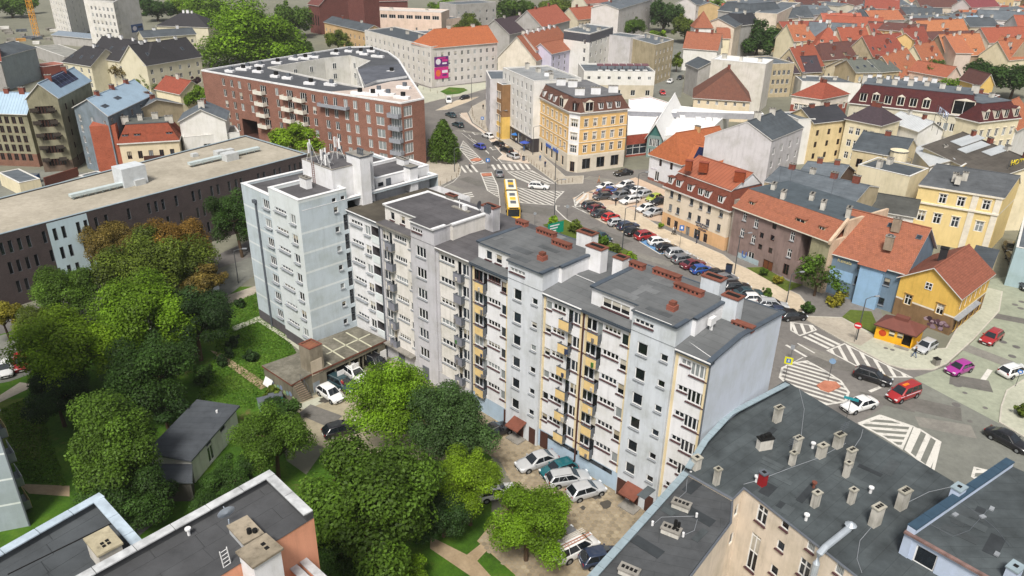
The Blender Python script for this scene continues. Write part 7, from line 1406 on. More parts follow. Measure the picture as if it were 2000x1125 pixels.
BACK = [('c4',(30,60),(250,-5),16,14,TG,2,2,'long white house behind the park trees, seen over the sandy block'),('c4',(490,20),(560,40),14,12,TG,2,3,'ochre house at the top between two trees'),('c4',(545,30),(640,15),15,12,TGD,3,2,'white house with a slate roof at the top between trees'),
('c4',(1235,110),(1480,80),13,12,TG,1.5,2,'long white house with a grey roof beyond the red roofs'),('c4',(1240,45),(1370,30),15,11,T4,4,3,'house with a red-brown mansard at the top'),('c4',(1360,25),(1500,40),16,12,TG,1,0,'pale yellow block at the top right of the trees'),
('c5',(300,75),(420,60),12,10,T3,4,0,'red-roofed house with dormers at the back'),('c5',(440,130),(560,110),13,11,TGD,4,4,'black mansard house with arched dormers at the back'),('c5',(640,110),(760,90),12,10,T4,3,1,'brown box-roofed house at the back'),('c5',(470,60),(600,45),14,10,WBL,2,2,'white house with a blue roof at the back'),
('c5',(780,140),(980,130),11,11,TG,2,4,'grey roofscape with aerials, left part'),('c5',(990,150),(1200,140),11,11,TG,2,2,'grey roofscape with aerials, right part'),('c5',(1040,110),(1290,95),13,10,TG,1,1,'long beige block at the back'),('c5',(1230,190),(1430,165),11,11,TG,1.5,2,'white fronted row with small windows at the right'),
('c5',(1380,150),(1560,130),12,11,T2_,4,0,'orange roof at the far right back'),('c5',(1150,50),(1340,40),16,11,tiles('#8e4a4e','#733c42'),4,2,'dark red roof at the top right'),('c5',(1340,75),(1520,60),12,12,TG,1,4,'grey roofs at the top right edge'),('c5',(760,25),(880,15),14,10,T2_,3,0,'small orange roof at the top'),('c5',(890,65),(1010,50),13,10,TG,2,4,'grey roof at the top beside the trees'),
('c5',(600,40),(740,30),15,10,TG,2,2,'pale house at the top, left of the orange roof'),('c5',(130,60),(290,45),14,12,TG,1,0,'cream block at the top with a grey roof'),('c5',(1110,165),(1230,150),14,8,WBL,3,2,'white pointed roof in the grey roofscape'),('c3',(890,110),(1040,95),10,12,tiles('#b0674f','#8d5240'),5,1,'pinkish-red roof behind the modern block'),('c3',(1080,40),(1330,-15),15,13,TG,1.5,2,'white row behind the park trees, left part'),('c3',(940,20),(1080,10),12,12,tiles('#a9695a','#8a5448'),5,0,'red roof at the top between the park trees')]
for c,A,B,h,d,rm,rh,wi,lb in BACK:
 house(lb,c,A,B,h,d=d,walls=PAL[wi],win=((0,8,3,1.0,1.6,{}),),roof=('gable',rm,rh,0,dict(over=.3)),chim=random.choice((2,3,4)),sky_=random.choice((0,0,2)))
rnd = random.Random(11)
ORD = 'first second third fourth fifth sixth seventh eighth ninth tenth eleventh twelfth'.split()
def filler(x0,x1,y0,y1,nx,ny,where):
 k = 0
 for j in range(ny):
  for i in range(nx):
   p = Vector((x0 + (x1 - x0) * (i + .5) / nx + rnd.uniform(-6,6),y0 + (y1 - y0) * (j + .5) / ny + rnd.uniform(-6,6),0)); a = rnd.uniform(-.5,.4); w = rnd.uniform(14,30); X = Vector((math.cos(a),math.sin(a),0))
   pts = ab(p - X * w / 2,p + X * w / 2,rnd.uniform(10,14)); h = rnd.uniform(9,15); rm,nm = rnd.choice(((TG,'grey'),(TGD,'dark grey'),(T1,'red'),(T2_,'orange'),(T4,'brown'),(T3,'dark red'))); wi = rnd.randrange(6)
   b = Bld('town_house','%s-roofed %s house, %s from the left in the %s %s row' % (nm,('cream','sandy','white','ochre','grey','peach')[wi],ORD[i],ORD[j],where),'building',[q.xy for q in pts],h,0,'far houses')
   e = b.near_edge((pts[0] + pts[1]) / 2); b.walls(PAL[wi],{e: b.grid(e,max(3,int(w / 3.2)),3,1.0,1.6)}); b.gable(rm,rnd.uniform(2.5,5.5),e)
   for q in range(rnd.choice((1,2,3))): pp_ = b.rid[0].lerp(b.rid[1],rnd.random()); b.chimney(pp_ - Vector((0,0,.3)),1.2,.8,1.3,None,rnd.choice((CHIMW,CHIMB,PW)),CONC,0)
   k += 1
filler(140,470,480,740,12,7,'distant old-town')
filler(120,260,330,470,5,5,'nearer old-town')
filler(-330,-230,640,760,4,3,'far left')
# ================================================================== trees, shrubs, hedges
def crown_mesh(seed,n_lobes,leaves,size,flat=.8,kind='round',hole=0.0):
 """unit crown (radius 1, resting on z=0..2*flat) of many small leaf faces gathered in lobes"""
 r = random.Random(seed); v = []; f = []; tone = []; lobes = []; ph = [r.uniform(0,6.28) for _ in range(4)]; bulge = lambda an,u: 1 + .17 * math.sin(2 * an + ph[0]) + .12 * math.sin(3 * an + ph[1] + u * 2) + .1 * math.sin(5 * an + ph[2] - u * 3)
 for k in range(n_lobes):
  if kind == 'round':
   u = r.uniform(-.6,1); an = r.uniform(0,6.283); s = math.sqrt(max(0,1 - u * u)); q = r.uniform(.5,.88); q *= bulge(an,u); c = Vector((s * math.cos(an) * q,s * math.sin(an) * q,u * q * flat)); rad = r.choice((.15,.2,.25,.3,.36)) * r.uniform(.85,1.15)
  else:
   t = (k + .5) / n_lobes; an = k * 2.4; q = (1 - t ** 1.6) * .66 + .04; c = Vector((math.cos(an) * q,math.sin(an) * q,-flat * .9 + t * 1.85 * flat)); rad = .16 + .2 * (1 - t)
  lobes.append((c,rad,r.uniform(.66,1.28)))
 if kind == 'round': lobes.append((Vector((0,0,-.05)),.5,.55))
 tot = sum(l[1] ** 2 for l in lobes)
 for c,rad,tn in lobes:
  for k in range(int(leaves * rad ** 2 / tot)):
   d = Vector((r.gauss(0,1),r.gauss(0,1),r.gauss(.25,1))).normalized(); p = c + d * rad * r.uniform(.55,1.06) * (Vector((1,1,.85)).length / 1.65)
   nrm = (d + Vector((0,0,.55)) + Vector((r.gauss(0,.45),r.gauss(0,.45),r.gauss(0,.45)))).normalized(); a = nrm.cross(Vector((r.random() - .5,r.random() - .5,r.random() - .5))).normalized(); b = nrm.cross(a); s = size * r.choice((.55,.7,.85,1,1.15,1.4)) * r.uniform(.9,1.1); i = len(v)
   v += [p - a * s - b * s * .1,p + b * s * .62 + nrm * s * .12,p + a * s,p - b * s * .62 - nrm * s * .12]; f.append((i,i + 1,i + 2,i + 3)); tone.append(tn * r.uniform(.85,1.12))
 me = bpy.data.meshes.new('crown'); me.from_pydata([tuple(x) for x in v],[],f); at = me.attributes.new('tone','FLOAT_COLOR','FACE'); at.data.foreach_set('color',[c for t in tone for c in (t,t,t,1)]); me.materials.append(LEAF); me.update(); return me
BARK = plaster('#5c4a3a',.3,'bark')
BIG = [crown_mesh(s,52,42000,.0245,.84) for s in (1,2,3,4,6)]; MID = [crown_mesh(s,28,9000,.05,.85) for s in (11,12,13)]; SMALL = [crown_mesh(s,12,1500,.12,.85) for s in (21,22)]
CONE = [crown_mesh(31,52,9000,.05,1.0,'cone')]; TALL = [crown_mesh(s,42,24000,.03,1.35) for s in (5,6)]; BUSH = [crown_mesh(s,9,900,.13,.62) for s in (41,42)]; THIN = [crown_mesh(51,16,1700,.06,.8)]
TRK = {}
def trunk_mesh(hh,r,seed,spread=.5):
 key = (round(hh,1),round(r,2),seed)
 if key not in TRK:
  q = random.Random(seed); mb = MB(); top = Vector((q.uniform(-.3,.3),q.uniform(-.3,.3),hh)); mb.tube([(0,0,-.1),top * .55,top],r,r * .55,8)
  for k in range(6):
   an = k * 1.05 + q.uniform(-.3,.3); s0 = top * q.uniform(.55,.95); l = hh * spread; e = s0 + Vector((math.cos(an) * l,math.sin(an) * l,l * q.uniform(.6,1.1))); m = s0.lerp(e,.5) + Vector((0,0,l * .08)); mb.tube([s0,m,e],r * .42,r * .1,6)
   for w in (-.6,.6): mb.tube([m,m + Vector((math.cos(an + w),math.sin(an + w),.7)) * l * .5],r * .2,r * .06,5)
  TRK[key] = mb.mesh('trunk',[BARK],smooth=True)
 return TRK[key]
COLS = dict(mid=(.085,.16,.014),bright=(.15,.27,.012),lime=(.19,.31,.014),dark=(.045,.1,.014),deep=(.03,.068,.014),olive=(.125,.175,.018),yellow=(.29,.26,.025),autumn=(.27,.155,.026),rust=(.19,.14,.03),blue=(.06,.115,.03),fir=(.06,.14,.02),purple=(.05,.02,.03))
TLAB = {}
def tree(label,u,v,rpx,col,h,meshes=None,sq=1.0,group=None,name='deciduous_tree',cat='tree',thick=None):
 """(u, v) picture mark of the crown's middle, rpx its half width there, h the height of its middle"""
 h *= .8 if rpx > 30 else .9; p = Q('o',u,v,h); r = rpx / px_per_m(p) * (1.0 if rpx > 30 else 1.0); ms = meshes or (BIG if rpx > 55 else MID if rpx > 24 else SMALL); me = ms[int(u * 7 + v * 3) % len(ms)]
 t = empty(name,(p.x,p.y,0),label,cat,group); sc = (r,r * random.uniform(.92,1.05),r * sq)
 c = new('crown',me,t,(0,0,h),random.uniform(0,6.28)); c.scale = sc; k = random.uniform(.78,.94); c.color = (*[x * k for x in COLS[col]],1)
 if name != 'shrub': new('trunk',trunk_mesh(max(1.2,h * .92),thick or max(.12,r * .065),int(u) % 5),t,(0,0,0),random.uniform(0,6))
 return t
G_ = 'trees of the garden behind the flats'
for a in (
('rust-coloured tree against the white panel of the brick office',225,478,62,'rust',8.0,None,.9),('orange-brown autumn tree in front of the brick office windows',352,482,66,'autumn',8.0,None,.95),('tall green tree close to the corner of the blue tower',462,425,52,'dark',9.0,TALL,.95),('sparse brownish tree above the white parked car',405,545,42,'rust',6.0,MID,.8),
('olive-green tree, the broad one below the autumn trees',292,520,96,'olive',8.5,None,.85),('dark green tree left of the olive one, before the brick office',140,570,66,'mid',7.5,None,.85),('low olive bushy tree above the red parked car',100,640,66,'olive',5.5,None,.7),('large bright tree in the heart of the garden group',285,625,100,'bright',9.0,None,.85),
('dark tree shading the path by the tower lawn',378,625,76,'deep',7.5,None,.85),('vivid lime-topped tree beside the left parked cars',140,690,98,'lime',8.5,None,.85),('deep green tree right of the vivid lime one',300,722,92,'dark',7.5,None,.85),('shadowed tree low behind the vivid lime one',110,775,62,'deep',5.0,None,.9),
('great mid-green tree left of the garden building',226,862,108,'mid',9.0,None,.85),('dark foliage under the great mid-green tree',258,968,88,'dark',4.5,None,.8),('leafy green tree between the garden building and the yard',532,856,74,'mid',7.0,None,.85),('dark tree behind the coping of the salmon block',452,945,64,'dark',5.5,None,.75),
('huge dark green tree right of the salmon block',710,975,142,'mid',9.5,None,.9),('glossy bright green tree before the cream entrances',768,782,88,'bright',8.5,None,.9),('dull dark tree touching the white flats',876,825,86,'blue',8.0,None,.95),('fresh yellow-green tree beside the courtyard setts',918,935,70,'lime',7.0,None,.95),
('round bright tree standing over the white van',1030,1015,82,'bright',6.0,None,.85),('dark tree under the fresh yellow-green one',865,990,64,'deep',4.5,None,.9),('small bright tree at the bottom edge',800,1118,44,'bright',3.0,MID,.8),('yellowish tree at the left edge by the brick office',5,615,38,'yellow',5.0,MID,.85),('shrubby tree behind the garage wall',545,800,40,'dark',3.0,MID,.7),('dark tree low in the middle of the garden',318,790,56,'deep',4.0,MID,.7),('bottom dark tree against the salmon block corner',640,1080,70,'dark',5.0,None,.9)): tree(*a,group=G_)
for lb,u,v,r_,c_ in (('clipped round bush on the tower lawn',487,695,19,'deep'),('dark bush by the footpath to the tower',455,668,18,'deep'),('bush beside the garage terrace',400,735,26,'dark'),('hedge bush nearest the tower corner',470,590,14,'deep'),('hedge bush left of the tower path',445,690,13,'deep'),('bush by the garden path bend',430,705,16,'deep'),('bush with pale leaves by the garage wall',530,770,26,'olive'),('leafy shrub hiding the foot of the yard fence',560,820,28,'mid')): tree(lb,u,v,r_,c_,.8,BUSH,1.0,None,'shrub','bush')
P_ = 'park trees at the top of the picture'
for a in (
('largest bright tree of the park at the top left',492,78,104,'bright',11.0,BIG,.72),('bright tree behind the largest park tree',400,18,52,'bright',10,MID,.8),('yellow-green park tree at the top edge',355,12,34,'lime',9,MID,.8),('dark park tree at the top edge',305,18,34,'dark',8,MID,.8),('dark green park tree right of the largest one',572,40,44,'mid',10,MID,1.0),('dark tree before the church nave',640,22,32,'deep',10,MID,1.1),('dim tree at the right foot of the church',695,50,20,'dark',8,MID,1.3),('low part of the park edge beside the brick courtyard block',590,95,26,'mid',5,MID,.8),('olive tree before the ochre row',660,78,24,'olive',6,MID,.9),('green tree behind the brick block corner',740,92,34,'bright',5,MID,.55),
('round green tree left of the red brick block',376,188,28,'bright',6,MID,1.0),('olive tree in the ivory court',285,152,34,'olive',6,MID,.65),('brown-branched tree in the ivory court',235,140,24,'rust',7,THIN,.8),('small purple tree in the ivory court',382,158,11,'purple',4,SMALL,.9),('lime-green tree in front of the brick balconies',576,272,46,'lime',7.5,MID,.75),('tree at the top left corner',20,14,34,'mid',7,MID,.8),('dark tree behind the white panel blocks',262,5,26,'dark',8,MID,.9),('tree left of the crane mast',58,8,20,'mid',6,SMALL,.8),('small tree at the foot of the white panel block',222,64,7,'dark',3,SMALL,1),
('olive tree behind the orange-roofed corner block',918,48,32,'olive',8,MID,.75),('tree beside the pink building',862,18,32,'bright',8,MID,.75),('broad dark park tree over the red roofs',1010,22,46,'mid',10,MID,.75),('park tree right of the broad dark one',1085,18,38,'olive',9,MID,.75),('slender tree behind the modern block',1200,30,15,'dark',8,SMALL,1.5),('light tree behind the sandy block',1238,52,26,'mid',7,MID,.8),('large dark tree behind the sandy block',1298,30,40,'dark',11,MID,1.0),('olive tree left of the pyramid roof',1340,55,32,'olive',9,MID,.95),('yellow-green bush beside the sandy block',1286,68,18,'lime',5,SMALL,.7),('narrow tree by the street right of the sandy block',1323,118,14,'olive',5,SMALL,1.6),('tree at the top behind the pyramid roof',1398,18,22,'bright',8,MID,1.2),('broad dark tree right of the peach flank',1482,75,46,'dark',10,MID,.85),('tree at the left of the park row',1190,20,12,'mid',6,SMALL,1.2),
('round dark tree in front of the old-town orange roofs',1824,146,38,'mid',9,MID,.85),('round bright tree before the maroon hotel row',1882,176,42,'bright',7,MID,.6),('dark tree behind the yellow gabled house',1925,148,46,'dark',9,MID,.8),('dark tree at the right edge of the old town',1985,152,44,'dark',9,MID,.9),('small tree at the top right edge',1870,2,30,'mid',8,MID,.6)): tree(*a,group=P_)
tree('conical dark tree on the pavement corner by the brick block',866,272,38,'mid',6.6,CONE,.98,name='street_tree')
tree('sparse young tree on the pavement in front of the mauve tenement',1598,540,50,'mid',4.2,THIN,.9,name='street_tree',thick=.22)
for lb,u,v,r_,c_ in (('yellow bush beside the blue-grey house',1636,585,24,'yellow'),('round bush at the end of the parked cars',1497,572,13,'mid'),('yellow-leaved shrub before the mauve tenement',1518,546,14,'yellow'),('climbing shrub on the mauve tenement wall',1512,495,15,'dark'),('low shrub at the foot of the sparse young tree',1576,600,18,'dark'),('roadside shrub behind the slab, first from the green sign',1128,447,22,'olive'),('roadside shrub behind the slab, with the dark car behind it',1168,470,22,'mid'),('roadside shrub behind the slab, rounder',1200,486,18,'olive'),('roadside shrub behind the slab, nearest the parking bays',1228,500,16,'lime'),('low green verge by the green road sign',1085,440,22,'lime'),('pot-sized bush at the hotel corner',1290,440,8,'lime'),('bush at the right edge by the black saloon',1998,800,22,'olive'),('flowering shrub on the verge of the mauve tenement',1490,530,12,'mid')): tree(lb,u,v,r_,c_,1.0,BUSH,1.0,None,'shrub','bush')
def verge(pts,label=None): sheet('verge',pts,.14,GRASD)
verge(MIXP(('e3',970,200),('e3',1250,190),('e3',1500,330),('e3',1660,420),('e3',1900,480),('e3',1640,590),('e3',1380,430))); verge(MIXP(('e6',900,130),('e6',1000,40),('e6',1260,60),('e6',1320,200),('e6',1310,340),('e6',1180,270)))
verge(MIXP(('o',1060,440),('o',1105,430),('o',1245,500),('o',1230,515),('o',1120,475)))
def grass(name,poly,n,h=.16):
 p = [(q.x,q.y) for q in poly]; x0,x1 = min(q[0] for q in p),max(q[0] for q in p); y0,y1 = min(q[1] for q in p),max(q[1] for q in p); v = []; f = []; tone = []; r = random.Random(3)
 while len(f) < n:
  x,y = r.uniform(x0,x1),r.uniform(y0,y1)
  if not inside((x,y),p): continue
  a = r.uniform(0,6.28); s = r.uniform(.08,.2); hh = h * r.uniform(.5,1.2); i = len(v); v += [(x - s * math.cos(a),y - s * math.sin(a),.03),(x + s * math.cos(a),y + s * math.sin(a),.03),(x + r.uniform(-.1,.1),y + r.uniform(-.1,.1),hh)]; f.append((i,i + 1,i + 2)); tone.append(r.uniform(.7,1.2))
 me = bpy.data.meshes.new(name); me.from_pydata(v,[],f); at = me.attributes.new('tone','FLOAT_COLOR','FACE'); at.data.foreach_set('color',[c for t in tone for c in (t,t,t,1)]); me.materials.append(LEAF); o = new(name,me); o['kind'] = 'stuff'; o.color = (.1,.19,.02,1); return o
grass('grass',MIXP(('o',430,600),('o',505,570),('o',580,690),('o',515,760),('o',500,800),('o',380,790),('o',420,690)),9000); grass('grass',MIXP(('o',0,800),('o',70,770),('o',130,950),('o',40,940)),4000)
# ================================================================== cars, bus
TYRE = plain('#191919',.85,name='tyre_rubber'); RIM = plain('#9da0a3',.35,.6,name='wheel_rim'); LAMP = plain('#d5d8da',.15,name='headlamp_glass'); TAIL = plain('#8c1a18',.25,name='tail_lamp'); TRIM = plain('#1b1b1d',.6,name='black_trim'); PLATE = plain('#d5d5d0',.5,name='number_plate')
SPEC = dict(
hatch=(4.1,1.76,1.47,.93,.86,(1.05,1.75,3.45,3.98),.95),sedan=(4.75,1.82,1.45,.93,.86,(1.35,2.1,3.45,4.2),.98),estate=(4.65,1.8,1.49,.95,.88,(1.25,2.0,4.15,4.58),.97),suv=(4.45,1.86,1.66,1.06,1.0,(1.15,1.8,3.85,4.35),1.06),mini=(3.6,1.62,1.5,.93,.88,(.8,1.45,3.05,3.52),.95),van=(4.7,1.84,1.86,1.12,1.05,(.95,1.75,4.5,4.66),1.1))
def car_proto(kind):
 L,Wd,Hh,bz,hz,(f0,r0,r1,f1),tz = SPEC[kind]; w = Wd / 2; X = lambda d: L / 2 - d
 def ring(x,ww,zl,zs,zt): return [Vector(p) for p in ((x,-ww * .9,zl),(x,-ww,zl + .2),(x,-ww,zs - .12),(x,-ww * .965,zs),(x,-ww * .6,zt),(x,0,zt + .015),(x,ww * .6,zt),(x,ww * .965,zs),(x,ww,zs - .12),(x,ww,zl + .2),(x,ww * .9,zl))]
 st = [(0.0,w * .72,.32,.52,.56),(.06,w * .82,.24,.6,.66),(.25,w * .93,.2,.7,.74),(.7,w * .985,.2,.8,hz - .02),(f0,w,.2,bz - .06,hz + .03),(L * .45,w,.2,bz,bz + .02),(L * .7,w,.2,bz + .01,bz + .03),(min(f1,L - .25),w * .98,.2,bz,tz),(L - .12,w * .93,.24,bz - .1,tz - .03),(L,w * .8,.34,bz - .25,tz - .16)]
 rings = [ring(X(d),*r) for d,*r in st]; mb = MB()
 for A,B in zip(rings,rings[1:]):
  for k in range(10): mb.poly([A[k],A[k + 1],B[k + 1],B[k]])
 mb.poly(rings[0][::-1]); mb.poly(rings[-1])
 for A,B in zip(rings,rings[1:]): mb.poly([A[0],B[0],B[10],A[10]])
 wb,wt = w * .95,w * .74; zb,zt = bz - .02,Hh
 def lay(x0,x1,ww,z,cr=.94): return [Vector(p) for p in ((X(x0),-ww * cr * .9,z),(X(x0) - .12,-ww,z),(X(x1) + .12,-ww,z),(X(x1),-ww * cr * .9,z),(X(x1),ww * cr * .9,z),(X(x1) + .12,ww,z),(X(x0) - .12,ww,z),(X(x0),ww * cr * .9,z))]
 l0,l1,l2,l3 = lay(f0,f1,wb,zb),lay(r0,r1,wt,zt - .06),lay(r0 + .12,r1 - .1,wt * .93,zt - .012),lay(r0 + .5,r1 - .45,wt * .6,zt)
 for A,B in ((l0,l1),(l1,l2),(l2,l3)):
  for k in range(8): mb.poly([A[k],A[(k + 1) % 8],B[(k + 1) % 8],B[k]][::-1])
 mb.poly(l3[::-1]); body = mb.mesh('body',[PAINT],smooth=True,weld=True)
 root = bpy.data.objects.new('parked_car',None); P_ = []
 def add(n,me,par=None,painted=False): o = bpy.data.objects.new(n,me); P_.append((o,par)); o['painted'] = True if painted else False; return o
 b = add('body',body,root,True)
 def gl(n,q,off=.012,mat=CARGLASS,shrink=.035):
  c = sum(q,Vector()) / 4; nn = (q[1] - q[0]).cross(q[3] - q[0]).normalized()
  if nn.dot(c - Vector((0,0,.8))) < 0: nn = -nn
  m = MB(); m.poly([p.lerp(c,shrink) + nn * off for p in q]); return add(n,m.mesh(n,[mat]),root)
 gl('windscreen',[l0[0],l0[7],l1[7],l1[0]]); gl('rear_window',[l0[3],l0[4],l1[4],l1[3]])
 for s in (0,1):
  a,bb,c,d = (l0[1],l0[2],l1[2],l1[1]) if s == 0 else (l0[6],l0[5],l1[5],l1[6]); n = 3 if kind in ('estate','suv','van') else 2
  cuts = [0,.5,1] if n == 2 else [0,.4,.74,1]
  for t0,t1 in zip(cuts,cuts[1:]): gl('side_window',[a.lerp(bb,t0),a.lerp(bb,t1),d.lerp(c,t1),d.lerp(c,t0)],shrink=.05)
 wm = MB(); R_ = .31 if kind not in ('suv','van') else .35
 for k in range(16):
  a0,a1 = k * math.pi / 8,(k + 1) * math.pi / 8; p = lambda a,y,r: (r * math.cos(a),y,R_ + r * math.sin(a)); wm.poly([p(a0,-.1,R_),p(a1,-.1,R_),p(a1,.1,R_),p(a0,.1,R_)]); wm.poly([p(a0,.1,R_),p(a1,.1,R_),p(a1,.1,R_ * .62),p(a0,.1,R_ * .62)]); wm.poly([p(a0,-.1,R_),p(a1,-.1,R_),p(a1,-.1,R_ * .62),p(a0,-.1,R_ * .62)])
 wme = wm.mesh('wheel',[TYRE]); rm = MB()
 for y in (-.085,.085): rm.poly([(R_ * .64 * math.cos(k * .5236),y,R_ + R_ * .64 * math.sin(k * .5236)) for k in range(12)])
 rme = rm.mesh('rim',[RIM]); am = MB(); am.poly([((R_ + .07) * math.cos(k * .3927),0,R_ + (R_ + .07) * math.sin(k * .3927)) for k in range(16)]); ame = am.mesh('wheel_arch',[TRIM])
 for x in (L * .19,L * .79):
  for s in (-1,1):
   o = add('wheel',wme,root); o.location = (X(x),s * (w - .075),0); q = add('rim',rme,o); q = add('wheel_arch',ame,root); q.location = (X(x),s * (w + .004),.01)
 def small(n,c,sx,sy,sz,m): k = MB(); k.box((0,0,-sz / 2),sx,sy,sz); o = add(n,k.mesh(n,[m]),root); o.location = c; return o
 for s in (-1,1):
  small('headlight',(X(.17),s * w * .68,.64),.26,w * .38,.13,LAMP); small('tail_light',(X(L - .08),s * w * .72,tz - .22),.12,w * .26,.2 if kind != 'estate' else .4,TAIL); o = small('mirror',(X(f0 + .35),s * (w + .06),bz + .06),.12,.16,.13,PAINT); o['painted'] = True
 small('grille',(X(.03),0,.46),.1,w * 1.1,.2,TRIM); small('number_plate',(X(.0),0,.36),.06,.48,.11,PLATE); small('number_plate',(X(L + .0),0,.55),.06,.48,.11,PLATE)
 if kind in ('estate','suv'):
  for s in (-1,1): small('roof_rail',((X(r0) + X(r1)) / 2,s * wt * .88,zt + .03),(r1 - r0) * .85,.04,.05,RIM)
 return root,P_
PROTO = {}
CCOL = dict(black=(.012,.012,.014),white=(.72,.72,.71),silver=(.42,.43,.44),grey=(.16,.165,.175),red=(.32,.02,.022),wine=(.13,.02,.03),blue=(.02,.075,.3),navy=(.022,.035,.07),teal=(.008,.1,.12),petrol=(.025,.055,.065),lime=(.36,.42,.06),magenta=(.33,.03,.25),champagne=(.34,.31,.27),darkgrey=(.045,.05,.058),brightred=(.5,.02,.022),royal=(.03,.05,.32))
def car(label,kind,col,c,x0,y0,x1,y1,z=0.0,group='cars parked in the streets and courtyards',name='parked_car',cat='car'):
 """marks of the rear (x0, y0) and the nose (x1, y1), read half a metre above the ground"""
 if kind not in PROTO: PROTO[kind] = car_proto(kind)
 root,P_ = PROTO[kind]; A,B = Q(c,x0,y0,z + .6),Q(c,x1,y1,z + .6); m = (A + B) / 2; rz = math.atan2(B.y - A.y,B.x - A.x)
 r = root.copy(); r.name = name; COL.objects.link(r); r.location = (m.x,m.y,z + .005); r.rotation_euler = (0,0,rz); mp = {root: r}; tag(r,label,cat,group)
 for o,par in P_:
  q = o.copy(); COL.objects.link(q); q.parent = mp[par]; mp[o] = q
  q.name = o.name.split('.')[0]
  if o['painted']: q.color = (*CCOL[col],1)
  del q['painted']
 return r
car_ = car
ROW = 'cars parked nose to the pavement behind the slab'
LOT = 'cars in the paved car park'
for a in (
('dark grey estate, first of the bay row at the far car park tip','estate','darkgrey','e1',215,835,460,800),('crimson hatchback, second of the bay row','hatch','wine','e1',300,910,530,850),('plum-black saloon with silver trim, third of the bay row','sedan','darkgrey','e1',375,985,640,935),('bright red hatchback in the bay row','hatch','brightred','e1',570,1055,750,1000),
('silver hatchback after the bright red one in the bay row','hatch','silver','e2',525,215,760,195),('dark blue estate in the bay row','estate','navy','e2',680,280,930,235),('black compact car in the bay row before the big red one','hatch','black','e2',810,375,980,320),('deep red people carrier beside the blue disabled bay','suv','red','e2',950,445,1235,395),('white hatchback on the blue disabled bay','hatch','white','e2',1180,520,1430,500),('black hatchback with red tail lamps on the blue disabled bay','hatch','black','e2',1330,625,1560,595),
('silver-grey people carrier after the disabled bay','suv','silver','e2',1490,720,1740,700),('dark grey estate with roof rails after the silver people carrier','estate','grey','e2',1550,820,1900,770),('maroon-black saloon before the blue hatchback','sedan','wine','e2',1740,905,1990,850),('vivid blue hatchback in the bay row','hatch','blue','e3',120,235,400,200),('black saloon half hidden behind the white vent shaft','sedan','black','e3',380,300,640,270),('grey-blue car behind the open white vent shaft','hatch','grey','e3',520,380,780,340),
('black estate with bright roof rails behind the slab','estate','black','e3',640,500,1000,480),('dark petrol saloon with a white sign on its roof','sedan','petrol','e3',850,600,1180,590),('small white car behind the end of the slab','hatch','white','e3',1010,690,1230,690),('silver estate behind the end of the slab','estate','silver','e3',1250,780,1580,800),('dark blue saloon, last but one of the bay row','sedan','navy','e3',1400,900,1660,910),('black hatchback, last of the bay row by the hatched paint','hatch','black','e3',1650,970,1830,960)): car(*a,group=ROW)
for a in (
('white hatchback at the street end of the car park','hatch','white','e1',690,470,440,510),('bright blue saloon next to the white hatchback','sedan','blue','e1',740,560,450,560),('dark wine car squeezed behind the bright blue saloon','hatch','wine','e1',640,610,400,620),('brown-black hatchback in the front file of the car park','hatch','darkgrey','e1',640,655,380,680),('white estate in the second file of the car park','estate','white','e1',1050,430,770,500),('dark car between the white estate and the two white ones','sedan','darkgrey','e1',1110,500,870,560),('grey people carrier in the front file of the car park','suv','grey','e1',940,640,690,690),('dark grey hatchback behind the grey people carrier','hatch','darkgrey','e1',960,590,730,590),('white estate with blue-tinted windscreen in the front file','estate','white','e1',1140,710,850,760),('white saloon deep in the second file of the car park','sedan','white','e1',1240,530,990,590),('silver estate beside the white saloon in the second file','estate','silver','e1',1350,600,1090,670),('lime green hatchback near the hotel corner','hatch','lime','e1',1530,660,1320,720),('black car against the hotel corner','hatch','black','e1',1600,740,1440,770),('white hatchback with black roof before the hotel','hatch','white','e1',1400,850,1140,900),('silver saloon nearest the hotel wall','sedan','silver','e1',1570,910,1280,980)): car(*a,group=LOT)
ST = 'cars in the streets'
